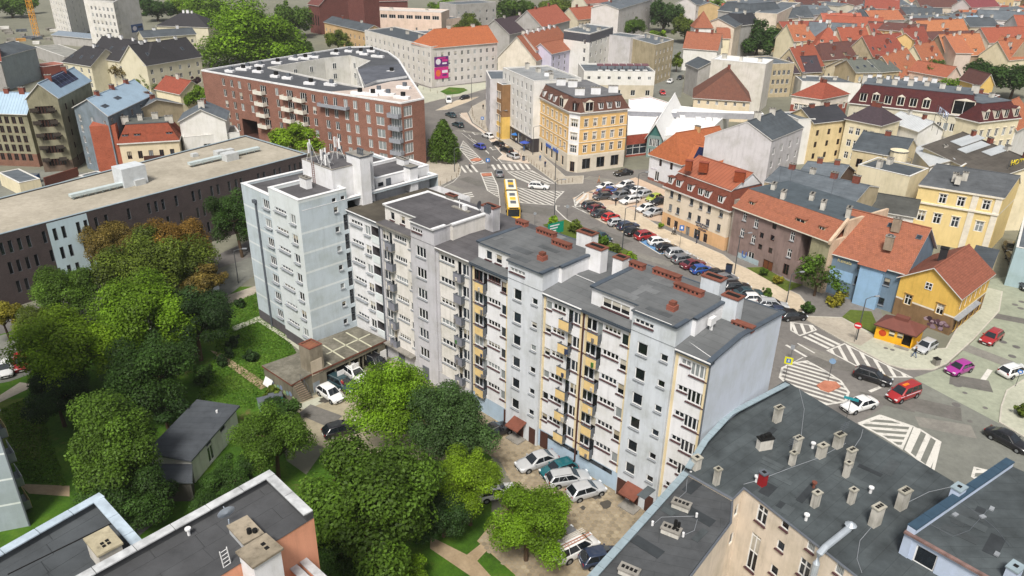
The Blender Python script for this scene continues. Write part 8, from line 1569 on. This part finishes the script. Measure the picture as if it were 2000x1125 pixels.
for a in (
('shiny black saloon beneath the shop windows of the ochre house','sedan','black','e1',1030,225,740,265),('royal blue hatchback driving up the main street','hatch','royal','e4',690,920,600,880),('white hatchback parked first at the kerb of the main street','hatch','white','e4',805,785,700,745),('black hatchback parked behind the white one on the main street','hatch','black','e4',940,890,830,850),('black estate between the black hatchback and the silver one','estate','black','e4',1060,980,930,925),('silver hatchback parked last at the kerb of the main street','hatch','silver','e4',1140,1050,1025,1000),('black hatchback by the small lawn at the top of the main street','hatch','black','e4',505,255,380,285),('white van turning by the small lawn','van','white','e4',235,285,250,340),('dark green saloon behind the conical tree, farther one','sedan','petrol','e4',315,510,220,470),('dark green estate behind the conical tree, nearer one','estate','petrol','e4',410,640,310,600),
('grey saloon driving over the zebra crossing','sedan','grey','e5',910,490,890,410),('white and red patrol car waiting beside the hatched paint','estate','white','e5',1300,610,1530,630),('black estate on the road by the orange-edged bays','estate','black','e6',1100,790,1470,900),('white saloon with a black boot on the near junction','sedan','white','e8',370,230,60,320),('silver hatchback parked beside the yellow kiosk','hatch','silver','e7',870,560,730,640),('red estate driving down the concrete street','estate','red','e7',1690,430,1520,550),('magenta hatchback with a black roof','hatch','magenta','e7',1310,830,1110,900),('white estate at the right edge on the concrete street','estate','white','e7',1760,930,2010,860),('long black saloon at the right edge','sedan','black','e8',1660,570,1990,740),('black hatchback parked first in the narrow street at the right','hatch','black','c6',1390,830,1420,900),('black estate parked second in the narrow street at the right','estate','black','c6',1410,910,1450,975),('pale silver hatchback parked third in the narrow street at the right','hatch','silver','c6',1440,1000,1490,1070),('dark car cut by the right edge in the narrow street','hatch','darkgrey','c6',1480,1085,1520,1130),('white car on the street right of the sandy block','sedan','white','c3',1430,445,1390,470),('red car below the white one on the street right of the sandy block','hatch','brightred','c3',1355,510,1380,535),('dark car farthest up the street right of the sandy block','hatch','black','c3',1485,430,1450,445),('dark car half hidden by the roadside shrubs','hatch','petrol','e2',330,420,430,460),
('white car at the left edge of the lane','hatch','white','g1',40,545,40,680),('red car in the shade beside the white one at the left edge','hatch','red','g1',160,510,160,620),('white car under the brownish tree by the tower','hatch','white','g2',1720,790,1740,860)): car(*a,group=ST,name='car')
YD = 'cars in the two yards behind the flats'
for a in (
('white hatchback parked by the garage steps','hatch','white','g4',800,850,1020,1000),('dark teal estate beside the white hatchback by the garages','estate','petrol','g4',920,740,1190,870),('white estate with black roof, third by the garages','estate','white','g4',1120,620,1300,750),('black people carrier parked last by the garages','suv','black','g4',1350,500,1560,600),('black car peeping out between the trees in the yard','hatch','black','d5',490,720,560,700),('black car under the trees by the first entrance','estate','black','d6',260,530,370,480),('silver saloon on the courtyard setts, first of the row of four','sedan','silver','d6',610,620,430,680),('teal hatchback beside the silver saloon on the courtyard setts','hatch','teal','d6',690,670,565,710),('grey estate with roof rails on the courtyard setts','estate','silver','d6',595,745,755,720),('silver-grey hatchback, last of the row of four on the setts','hatch','silver','d6',685,815,840,770),('white car half under the yellow-green tree','hatch','white','d6',270,810,370,790),('dark grey estate half under the round bright tree','estate','grey','d6',550,1070,690,1000),('dark blue car at the bottom edge of the courtyard','hatch','navy','d6',800,1125,870,1110)): car(*a,group=YD)
v = car('white van with a ladder and pipes on its roof, by the round bright tree','van','white','d6',640,1110,780,1040,group=YD)
lr = new('roof_rack',None,v,(0,0,0)); mb = MB()
for y in (-.55,-.25): mb.tube([(-2.0,y,2.0),(1.3,y,2.0)],.035,n=5)
for k in range(10): mb.tube([(-1.9 + k * .34,-.55,2.0),(-1.9 + k * .34,-.25,2.0)],.02,n=4)
bpy.data.objects.remove(lr); new('ladder',mb.mesh('ladder',[plain('#a2603e',.6,name='ladder_wood')]),v)
mb = MB()
for y in (.1,.3,.5): mb.tube([(-1.9,y,2.0),(1.1,y,2.0)],.05,n=6)
for x in (-1.3,.6): mb.box((x,0,1.86),.06,1.5,.07)
new('roof_rack',mb.mesh('roof_rack',[plain('#b9b2a6',.5,name='pipe_pale')]),v)
vr = car('dark red delivery van with white side stripes at the near junction','van','red','e8',820,110,560,205,group=ST,name='delivery_van',cat='van')
mb = MB()
for s in (-1,1): mb.box((0.0,s * .925,.95),3.6,.02,.07)
new('stripe',mb.mesh('stripe',[WHP]),vr)
mb = MB(); mb.box((.0,0,1.86),.9,.35,.08); new('roof_light_bar',mb.mesh('roof_light_bar',[plain('#e07a20',.4,name='amber_bar')]),vr)
A,B = Q('e5',1035,600,1.6),Q('e5',1090,1000,1.6); YB,WBs = plain('#e3b52a',.35,name='bus_yellow'),plain('#dcd9c8',.4,name='bus_white')
bus = empty('city_bus',((A + B) / 2).to_2d().to_3d(),'yellow and white articulated city bus seen from its front','bus',None,math.atan2(B.y - A.y,B.x - A.x))
def rbx(mb,x0,x1,w,z0,z1,m,mt,r=.22):
 pr = [(-w,z0),(w,z0),(w,z1 - r),(w - r,z1),(-w + r,z1),(-w,z1 - r)]
 for k in range(6):
  (ya,za),(yb,zb) = pr[k],pr[(k + 1) % 6]; mb.poly([(x0,ya,za),(x1,ya,za),(x1,yb,zb),(x0,yb,zb)][::-1],mt if k == 3 else m)
 mb.poly([(x1,y,z) for y,z in pr],m); mb.poly([(x0,y,z) for y,z in pr][::-1],m)
for n,x0,x1 in (('front_section',-1.0,9.0),('rear_section',-9.0,-2.0)):
 mb = MB(); rbx(mb,x0,x1,1.25,.35,3.0,0,1); o = new(n,mb.mesh(n,[YB,WBs]),bus); mb = MB(); k = int((x1 - x0) / 1.45)
 for s in (-1,1):
  for q in range(k): gm_ = MB(); a = x0 + .3 + q * (x1 - x0 - .5) / k; b_ = a + (x1 - x0 - .5) / k - .12; gm_.poly([(a,s * 1.262,1.4),(b_,s * 1.262,1.4),(b_,s * 1.262,2.55),(a,s * 1.262,2.55)]); new('side_window',gm_.mesh('side_window',[CARGLASS]),o)
 for q,(xx,m) in enumerate(((.25,GREYF),(.5,YB),(.72,GREYF))): mb = MB(); mb.box((x0 + (x1 - x0) * xx,0,3.0),1.3,1.1,.16); new('roof_hatch',mb.mesh('roof_hatch',[m]),o)
mb = MB(); rbx(mb,-2.0,-1.0,1.2,.4,2.95,0,0); new('bellows',mb.mesh('bellows',[TRIM]),bus)
mb = MB(); mb.poly([(9.012,-1.12,1.1),(9.012,1.12,1.1),(9.012,1.12,2.6),(9.012,-1.12,2.6)]); new('windscreen',mb.mesh('windscreen',[CARGLASS]),bus)
mb = MB(); mb.poly([(9.014,-.9,2.66),(9.014,.9,2.66),(9.014,.9,2.9),(9.014,-.9,2.9)]); new('destination_display',mb.mesh('destination_display',[TRIM]),bus)
for s in (-1,1):
 mb = MB(); mb.box((9.0,s * .95,.6),.06,.35,.2); new('headlight',mb.mesh('headlight',[LAMP]),bus); mb = MB(); mb.tube([(9.0,s * 1.25,2.7),(9.35,s * 1.45,2.5)],.04,n=5); mb.box((9.35,s * 1.45,2.05),.12,.2,.45); new('mirror',mb.mesh('mirror',[TRIM]),bus)
 for x in (6.5,.9,-6.0):
  mb = MB(); mb.tube([(x,s * 1.0,.48),(x,s * 1.28,.48)],.48,n=14); new('wheel',mb.mesh('wheel',[TYRE]),bus)
# ================================================================== lamps, signs, bollards, people
POLE = plain('#55585a',.5,.3,name='pole_grey'); SBLUE = plain('#2f6db0',.4,name='sign_blue'); SRED = plain('#b8252a',.4,name='sign_red'); SYEL = plain('#d8d420',.4,name='sign_yellow'); SGRN = plain('#12866a',.4,name='sign_green')
def lamp(label,c,x,y,h,arm=(1.4,.3),group='street lamps'):
 p = Q(c,x,y); o = empty('street_lamp',p,label,'street lamp',group); mb = MB(); mb.tube([(0,0,0),(0,0,h)],.1,.06,8); new('pole',mb.mesh('pole',[POLE]),o)
 mb = MB(); a = Vector((arm[0],arm[1],.15)); mb.tube([(0,0,h),a * .5 + Vector((0,0,h + .2)),a + Vector((0,0,h + .15))],.045,n=6); new('arm',mb.mesh('arm',[POLE]),o); mb = MB(); mb.box(a * 1.15 + Vector((0,0,h + .08)),.7,.28,.13,math.atan2(arm[1],arm[0])); new('lamp_head',mb.mesh('lamp_head',[SILLG]),o)
for a in (('tall lamp beside the second file of the car park','e1',1085,1100,9.5),('lamp between the parking row and the hotel','o',1215,490,8.0),('lamp at the foot of the mauve tenement','e3',775,350,7.5),('lamp on the kerb below the ochre house corner','e5',1625,550,7.5),('lamp in front of the white house with the shop front','e4',905,820,7.5),('lamp by the small lawn at the top of the main street','e4',540,300,7.0),('lamp beside the verge of the blue-grey house','o',1672,665,6.5),('lamp rising behind the slab by the green sign','e5',1610,1110,8.5),('lamp on the pavement of the dark bay row','e3',1630,780,5.0),('lamp beside the tower tree at the lane','o',466,553,5.5),('lamp at the zebra crossing by the ochre house','e5',1335,220,7.0),('lamp on the conical tree corner','e5',318,440,5.5)): lamp(*a)
def sign(label,c,x,y,h,w,hh,mat,shape='box',extra=None,face=None,cat='road sign'):
 p = Q(c,x,y); o = empty('road_sign',p,label,cat,None); mb = MB(); mb.tube([(0,0,0),(0,0,h)],.035,n=6); new('pole',mb.mesh('pole',[POLE]),o); d = Vector((-p.x,-p.y,0)).normalized(); s = Vector((-d.y,d.x,0)); c0 = Vector((0,0,h - hh / 2)) + d * .05; mb = MB()
 if shape == 'box': mb.obox(c0 - s * w / 2 - Vector((0,0,hh / 2)),s * w,-d * .03,(0,0,hh))
 else: mb.poly([c0 + s * (w / 2 * math.cos(k * .3927)) + Vector((0,0,w / 2 * math.sin(k * .3927))) for k in range(16)]); mb.poly([c0 - d * .03 + s * (w / 2 * math.cos(k * .3927)) + Vector((0,0,w / 2 * math.sin(k * .3927))) for k in range(15,-1,-1)])
 new('plate',mb.mesh('plate',[mat]),o)
 for ew,eh,ez,m in extra or (): mb = MB(); q = c0 + d * .012 + Vector((0,0,ez)); mb.poly([q - s * ew / 2 - Vector((0,0,eh / 2)),q + s * ew / 2 - Vector((0,0,eh / 2)),q + s * ew / 2 + Vector((0,0,eh / 2)),q - s * ew / 2 + Vector((0,0,eh / 2))]); new('symbol',mb.mesh('symbol',[m]),o)
 return o
sign('red no-entry sign with a white bar by the kiosk lawn','e6',1050,430,3.2,1.0,1.0,SRED,'disc',((.75,.2,0,WHP),)); sign('yellow-green pedestrian crossing sign on the hatched island','e6',205,890,3.4,1.0,1.0,SYEL,'box',((.55,.6,0,SBLUE),(.2,.4,0,WHP))); sign('pale blue keep-right sign on the paved island','e6',735,900,3.4,.8,.9,plain('#7d9ab8',.5,name='pale_sign'),'disc'); sign('blue square sign by the zebra crossing island','e5',750,400,2.6,.9,.9,SBLUE,'box',((.3,.5,0,WHP),)); sign('blue parking sign on the pavement before the hotel','e2',1640,640,4.6,.8,1.0,SBLUE,'box',((.35,.5,.05,WHP),)); sign('blue sign at the kerb near the brown and yellow house','e4',680,680,3.5,.9,.8,SBLUE,'box',((.5,.3,0,WHP),)); sign('small sign at the right edge before the white estate','e7',1890,1100,2.6,.6,.6,SBLUE,'disc',((.3,.25,0,WHP),)); sign('grey back of a sign at the junction by the car park','e5',1780,1040,2.8,.7,.7,SILLG,'disc'); sign('grey back of a sign behind the slab, left of the green one','e5',1360,1125,2.6,.6,.6,SILLG,'disc'); sign('teal street sign at the far roof edge of the peach house','e8',60,480,3.6,1.6,.35,plain('#2f8f9a',.5,name='teal_sign')); sign('grey sign at the corner of the hatched island','e6',270,650,2.4,.5,.7,SILLG)
z = 4.2; A,B = Q('d4',420,108,4.0),Q('d4',487,92,4.0); gs = empty('direction_sign',((A + B) / 2).to_2d().to_3d(),'large green direction sign on two posts behind the slab','road sign'); mb = MB(); d = B - A; n = Vector((-d.y,d.x,0)).normalized(); o_ = Vector(gs.location); mb.obox(A - o_ - Vector((0,0,1.0)),d,n * .08,(0,0,2.0)); new('panel',mb.mesh('panel',[SGRN]),gs)
for k in (.15,.85): mb = MB(); q = A.lerp(B,k) - o_ + n * .15; mb.tube([Vector((q.x,q.y,0)),q + Vector((0,0,.9))],.06,n=6); new('post',mb.mesh('post',[POLE]),gs)
for k in range(3): mb = MB(); q = A.lerp(B,.12) - o_ - n * .012 + Vector((0,0,.45 - k * .5)); mb.poly([q,q + d * (.6 - .1 * k),q + d * (.6 - .1 * k) + Vector((0,0,.22)),q + Vector((0,0,.22))]); new('lettering',mb.mesh('lettering',[WHP]),gs)
bm = MB(); bm.tube([(0,0,0),(0,0,1.0)],.06,.05,6); BOL = bm.mesh('bollard',[plain('#6d5f4a',.6,name='bollard_brown')])
def bollards(c,pts,n,where,z=.12):
 P3 = [Q(c,x,y,z) for x,y in pts]; ls = [(b - a).length for a,b in zip(P3,P3[1:])]; tot = sum(ls)
 for k in range(n):
  t = tot * k / (n - 1); i = 0
  while i < len(ls) - 1 and t > ls[i]: t -= ls[i]; i += 1
  o = new('bollard',BOL,None,P3[i].lerp(P3[i + 1],t / ls[i])); tag(o,'slim brown bollard in the row ' + where,'bollard','bollards ' + where)
bollards('e5',((1150,210),(1650,575)),15,'along the kerb of the ochre house'); bollards('e5',((1660,600),(1850,570)),5,'round the corner below the ochre house'); bollards('e4',((540,400),(560,540),(700,680),(790,740)),13,'along the curved kerb by the brown and yellow house'); bollards('e5',((40,640),(200,590),(360,500),(380,400)),8,'on the pavement corner below the conical tree')
bollards('c3',((20,505),(150,540),(230,560)),6,'by the small lawn on the main street')
def person_mesh(pose,cols):
 m = bpy.data.meshes.new('person'); k = .28 if pose == 'walk' else .06
 vs = [(0,0,.95),(0,0,1.2),(0,0,1.42),(0,0,1.52),(0,.0,1.66),(0,.0,1.76),(.02,.1,.9),(k * .6,.1,.5),(k,.1,.08),(k + .16,.1,.03),(.0,-.1,.9),(-k * .3,-.1,.5),(-k,-.1,.1),(-k + .15,-.1,.04),(0,.19,1.4),(-k * .4,.25,1.12),(-k * .2 + .06,.25,.86),(0,-.19,1.4),(k * .4,-.25,1.12),(k * .4 + .06,-.25,.86)]
 es = [(0,1),(1,2),(2,3),(3,4),(4,5),(0,6),(6,7),(7,8),(8,9),(0,10),(10,11),(11,12),(12,13),(2,14),(14,15),(15,16),(2,17),(17,18),(18,19)]; m.from_pydata(vs,es,[])
 o = bpy.data.objects.new('tmp',m); COL.objects.link(o); o.modifiers.new('s','SKIN'); sv = m.skin_vertices[0].data; rad = [.15,.16,.17,.06,.1,.085,.095,.07,.05,.04,.095,.07,.05,.04,.07,.05,.035,.07,.05,.035]
 for i,r_ in enumerate(rad): sv[i].radius = (r_,r_ * (.8 if i < 3 else 1)); sv[i].use_root = i == 0
 o.modifiers.new('u','SUBSURF').levels = 1; dg = bpy.context.evaluated_depsgraph_get(); me = bpy.data.meshes.new_from_object(o.evaluated_get(dg)); bpy.data.objects.remove(o); me.name = 'person'
 me.materials.clear()
 for c in cols: me.materials.append(c)
 for p in me.polygons:
  z_ = p.center.z; y_ = abs(p.center.y); p.material_index = 3 if z_ > 1.68 else 2 if z_ > 1.5 or (z_ < .9 and y_ > .2) else 1 if z_ > .92 else 4 if z_ < .1 else 0
 return me
SKIN = plain('#b98a6c',.6,name='skin'); HAIR = plain('#2a1f19',.8,name='hair'); SHOE = plain('#1a1a1a',.7,name='shoes'); CL = {k: plain(v,.85,name='cloth_' + k) for k,v in dict(black='#1c1c20',white='#cfcdc8',navy='#27324d',blue='#3f6a9a',grey='#6a6a6e',red='#8d2f33',beige='#a5937a',jeans='#54688a',orange='#c06a2c').items()}
for k,(lb,c,x,y,an,pose,leg,top) in enumerate((('person in a black top and pale jeans beside the silver car at the kiosk','e7',655,740,2.2,'walk','jeans','black'),('person in black walking over the car park','e1',745,835,1.0,'walk','black','black'),('person in a white shirt on the hotel pavement','e2',1535,400,-.5,'walk','black','white'),('person in a grey top next to the white-shirted one','e2',1560,410,-.5,'walk','black','grey'),('person crossing the zebra by the conical tree','e5',515,410,.3,'walk','black','grey'),('person in dark clothes on the pavement by the ochre house shops','e5',1495,380,2.0,'stand','navy','navy'),('person in blue by the ochre house shops','e5',1430,300,2.0,'walk','jeans','blue'),('person in blue outside the black shop front','e5',1220,170,2.0,'stand','jeans','blue'),('person in a pale coat by the parked blue van shop sign','e4',1120,870,2.2,'walk','navy','white'),('person in black near the brown and yellow house','e4',690,425,2.0,'walk','black','black'),('person in orange at the edge of the ochre corner','e1',450,430,3.0,'walk','orange','beige'),('person in dark clothes at the hotel door','e2',1920,545,3.0,'stand','navy','navy'),('person bending by the dark teal car in the yard','g4',1060,900,1.0,'stand','black','red'))):
 o = new('person',person_mesh(pose,[CL[leg],CL[top],SKIN,HAIR,SHOE]),None,Q(c,x,y,.13 if c in ('e7','e2') else .02),an); o.data.polygons.foreach_set('use_smooth',[True] * len(o.data.polygons)); tag(o,lb,'person')
def thingbox(name,label,cat,c,x,y,sx,sy,sz,rot,mats,z=.12,cap=None):
 o = empty(name,Q(c,x,y,z),label,cat,None,rot); mb = MB(); mb.prism([Vector(p) for p in ((-sx / 2,-sy / 2),(sx / 2,-sy / 2),(sx / 2,sy / 2),(-sx / 2,sy / 2))],0,sz); new('body',mb.mesh('body',[mats[0]]),o); mb = MB(); mb.box((0,0,sz + .002),sx * 1.06,sy * 1.06,.08); new('lid',mb.mesh('lid',[mats[1]]),o); return o
thingbox('litter_bin','squat concrete litter bin on the kiosk pavement','bin','e7',920,825,.7,.7,.9,.3,(CONC,DARK)); thingbox('information_pillar','dark blue upright panel between the parked cars and the mauve tenement','panel','e3',680,320,1.0,.5,2.0,-.5,(plain('#2a3446',.5,name='panel_navy'),TRIM)); thingbox('litter_bin','dark litter bin by the bollards of the ochre house','bin','e5',1215,285,.6,.6,.9,.2,(GREYF,DARK))
thingbox('waste_container','green waste container in the shrubs by the yard','container','d5',205,585,1.5,1.1,1.2,.4,(plain('#1f7a78',.5,name='container_teal'),GREYF),.04); thingbox('waste_container','pale waste container beside the green one','container','d5',150,605,1.5,1.1,1.2,.5,(plain('#8fae90',.5,name='container_pale'),GREYF),.04); thingbox('waste_container','blue container in the yard of the weathered tenement','container','c1',200,1055,2.2,1.4,1.8,.1,(plain('#1f5f9a',.5,name='container_blue'),GREYF),.02)
for lb,c,x,y,col in (('blue and white shop canopy outside the black shop front','e4',1115,850,SBLUE),('blue canopy outside the ochre house, nearer the corner','e4',1225,960,plain('#3a4fa0',.6,name='royal_canvas')),('pale blue awning by the brown and yellow house','e4',785,640,plain('#7fa3c4',.6,name='pale_canvas'))):
 o = empty('market_umbrella',Q(c,x,y,.12),lb,'umbrella'); mb = MB(); mb.tube([(0,0,0),(0,0,2.4)],.04,n=6); new('pole',mb.mesh('pole',[POLE]),o); mb = MB(); q = [(1.3 * math.cos(k * .785),1.3 * math.sin(k * .785),2.1) for k in range(8)]
 for k in range(8): mb.poly([q[k],q[(k + 1) % 8],(0,0,2.6)])
 new('canopy',mb.mesh('canopy',[col]),o)
def text(s,size,mat,loc,X,Yv,parent,off,name='lettering',ext=.03):
 cu = bpy.data.curves.new(name,'FONT'); cu.body = s; cu.size = size; cu.extrude = ext; cu.align_x = 'CENTER'; cu.align_y = 'CENTER'; o = bpy.data.objects.new('tmp',cu); COL.objects.link(o); dg = bpy.context.evaluated_depsgraph_get(); me = bpy.data.meshes.new_from_object(o.evaluated_get(dg)); bpy.data.objects.remove(o)
 me.materials.clear(); me.materials.append(mat); me.name = name; X = X.normalized(); Z = X.cross(Yv).normalized(); Yv = Z.cross(X); p = new(name,me,parent); loc = loc - off; p.matrix_local = Matrix(((X.x,Yv.x,Z.x,loc.x),(X.y,Yv.y,Z.y,loc.y),(X.z,Yv.z,Z.z,loc.z),(0,0,0,1))); return p
Zv = Vector((0,0,1)); NAVY = plain('#232a4a',.6,name='navy_letters')
def walltext(b,e,c,x,y,s,size,mat):
 s_,z_ = mark(b,e,c,x,y); a,_,d,n,L = b.edge(e); return text(s,size,mat,V(a + d * s_,z_) + V(n,0) * .05,V(d,0),Zv,b.e,b.off)
e = HO.es[0]; walltext(HO,e,'g7',437,815,'RESTAURACJA',.5,NAVY); walltext(HO,e,'g7',437,838,'HOTELOWA',.5,NAVY); walltext(HO,e,'g7',440,862,'NOCLEGI',.45,NAVY)
e = KI.near_edge((KA + KB) / 2); walltext(KI,e,'e6',1425,238,'KEBAB',.42,plain('#5a3a14',.6,name='brown_letters'))
walltext(BH,BH.es[0],'d2',562,298,'Kamala',.75,plain('#c8bc8a',.6,name='pale_letters'))
walltext(MV,MV.es[0],'g8',262,820,'U',1.6,plain('#2a5fae',.6,name='blue_letter'))
walltext(M15,M15.es[0],'g6',610,935,'SKLEP 24',.5,WHP)
def roofsign(label,c,rows,h0,size,mat,X,gap):
 """letters on a steel frame above a roof"""
 p0 = Q(c,*rows[0][:2],h0); o = empty('roof_sign',p0,label,'sign');
 for k,(x,y,s) in enumerate(rows): text(s,size,mat,p0 - Zv * (k * gap) + Zv * gap,X,Zv,o,p0,ext=.06)
 mb = MB(); w = size * .7 * max(len(r[2]) for r in rows); X = X.normalized()
 for t in (-.5,0,.5): mb.tube([X * w * t + Vector((0,0,-gap * len(rows) - .8)) + X.cross(Zv) * -.15,X * w * t + Vector((0,0,gap * 1.4)) + X.cross(Zv) * -.15],.05,n=5)
 for k in range(len(rows) + 1): mb.tube([X * -w / 2 + Zv * (gap * (1 - k) + gap * .5) + X.cross(Zv) * -.15,X * w / 2 + Zv * (gap * (1 - k) + gap * .5) + X.cross(Zv) * -.15],.03,n=5)
 new('frame',mb.mesh('frame',[POLE]),o); return o
roofsign('yellow letters of a hotel sign on a frame at the right edge','c6',((1452,345,'HOTEL'),(1452,365,'ROYAL')),11.5,1.5,plain('#d8c33a',.5,name='yellow_letters'),Vector((1,.45,0)),1.5)
roofsign('white hotel roof sign seen from behind, below the maroon mansard','c5',((945,815,'HOTEL'),),13.6,2.4,plain('#c9d2e6',.5,name='white_blue_letters'),Q('c5',885,765,13.6) - Q('c5',1005,860,13.6),2.0)
p = Q('c1',215,215); cr = empty('tower_crane',p,'orange-yellow lattice mast of a tower crane at the top left','crane'); mb = MB(); CY = plain('#d89a2e',.5,name='crane_yellow')
for sx in (-.9,.9):
 for sy in (-.9,.9): mb.tube([(sx,sy,0),(sx,sy,42)],.14,n=4)
for k in range(21):
 z_ = k * 2.0; c4 = [(-.9,-.9),(.9,-.9),(.9,.9),(-.9,.9)]
 for q in range(4): a,b_ = c4[q],c4[(q + 1) % 4]; mb.tube([(a[0],a[1],z_),(b_[0],b_[1],z_ + 2)],.07,n=4); mb.tube([(a[0],a[1],z_),(b_[0],b_[1],z_)],.07,n=4)
new('mast',mb.mesh('mast',[CY]),cr); mb = MB(); mb.box((0,0,0),4.5,4.5,.9); new('base',mb.mesh('base',[CONC]),cr)
r = random.Random(5)
for k in range(16):
 x,y = r.uniform(20,330),r.uniform(140,260); o = empty('material_stack',Q('c1',x,y),'pile of building material number by colour in the crane yard','building material','material stacks in the crane yard',r.random()); mb = MB(); s = r.uniform(2,5)
 for q in range(3): mb.box((0,0,q * .42),s,1.6,.38,q * .1)
 m = r.choice(((GREYF,'grey'),(CONC,'concrete'),(plain('#b98a4c',.8,name='timber'),'timber'),(SILLW,'pale'))); new('stack',mb.mesh('stack',[m[0]]),o); o['label'] = '%s building material stacked in the yard round the crane foot' % m[1]
# ------------------------------------------------------------------ the air: thin summer haze
HZ = bpy.data.materials.new('haze'); HZ.use_nodes = True; t = HZ.node_tree; t.nodes.clear(); pv = t.nodes.new('ShaderNodeVolumePrincipled'); pv.inputs['Color'].default_value = (.93,.96,1,1); pv.inputs['Density'].default_value = .00011; pv.inputs['Anisotropy'].default_value = .2
ou = t.nodes.new('ShaderNodeOutputMaterial'); t.links.new(pv.outputs[0],ou.inputs['Volume'])
mb = MB(); mb.obox((-1650,-90,-1),(3300,0,0),(0,2720,0),(0,0,57)); hz = new('haze',mb.mesh('haze',[HZ])); hz['kind'] = 'stuff'
SC.cycles.volume_bounces = 1
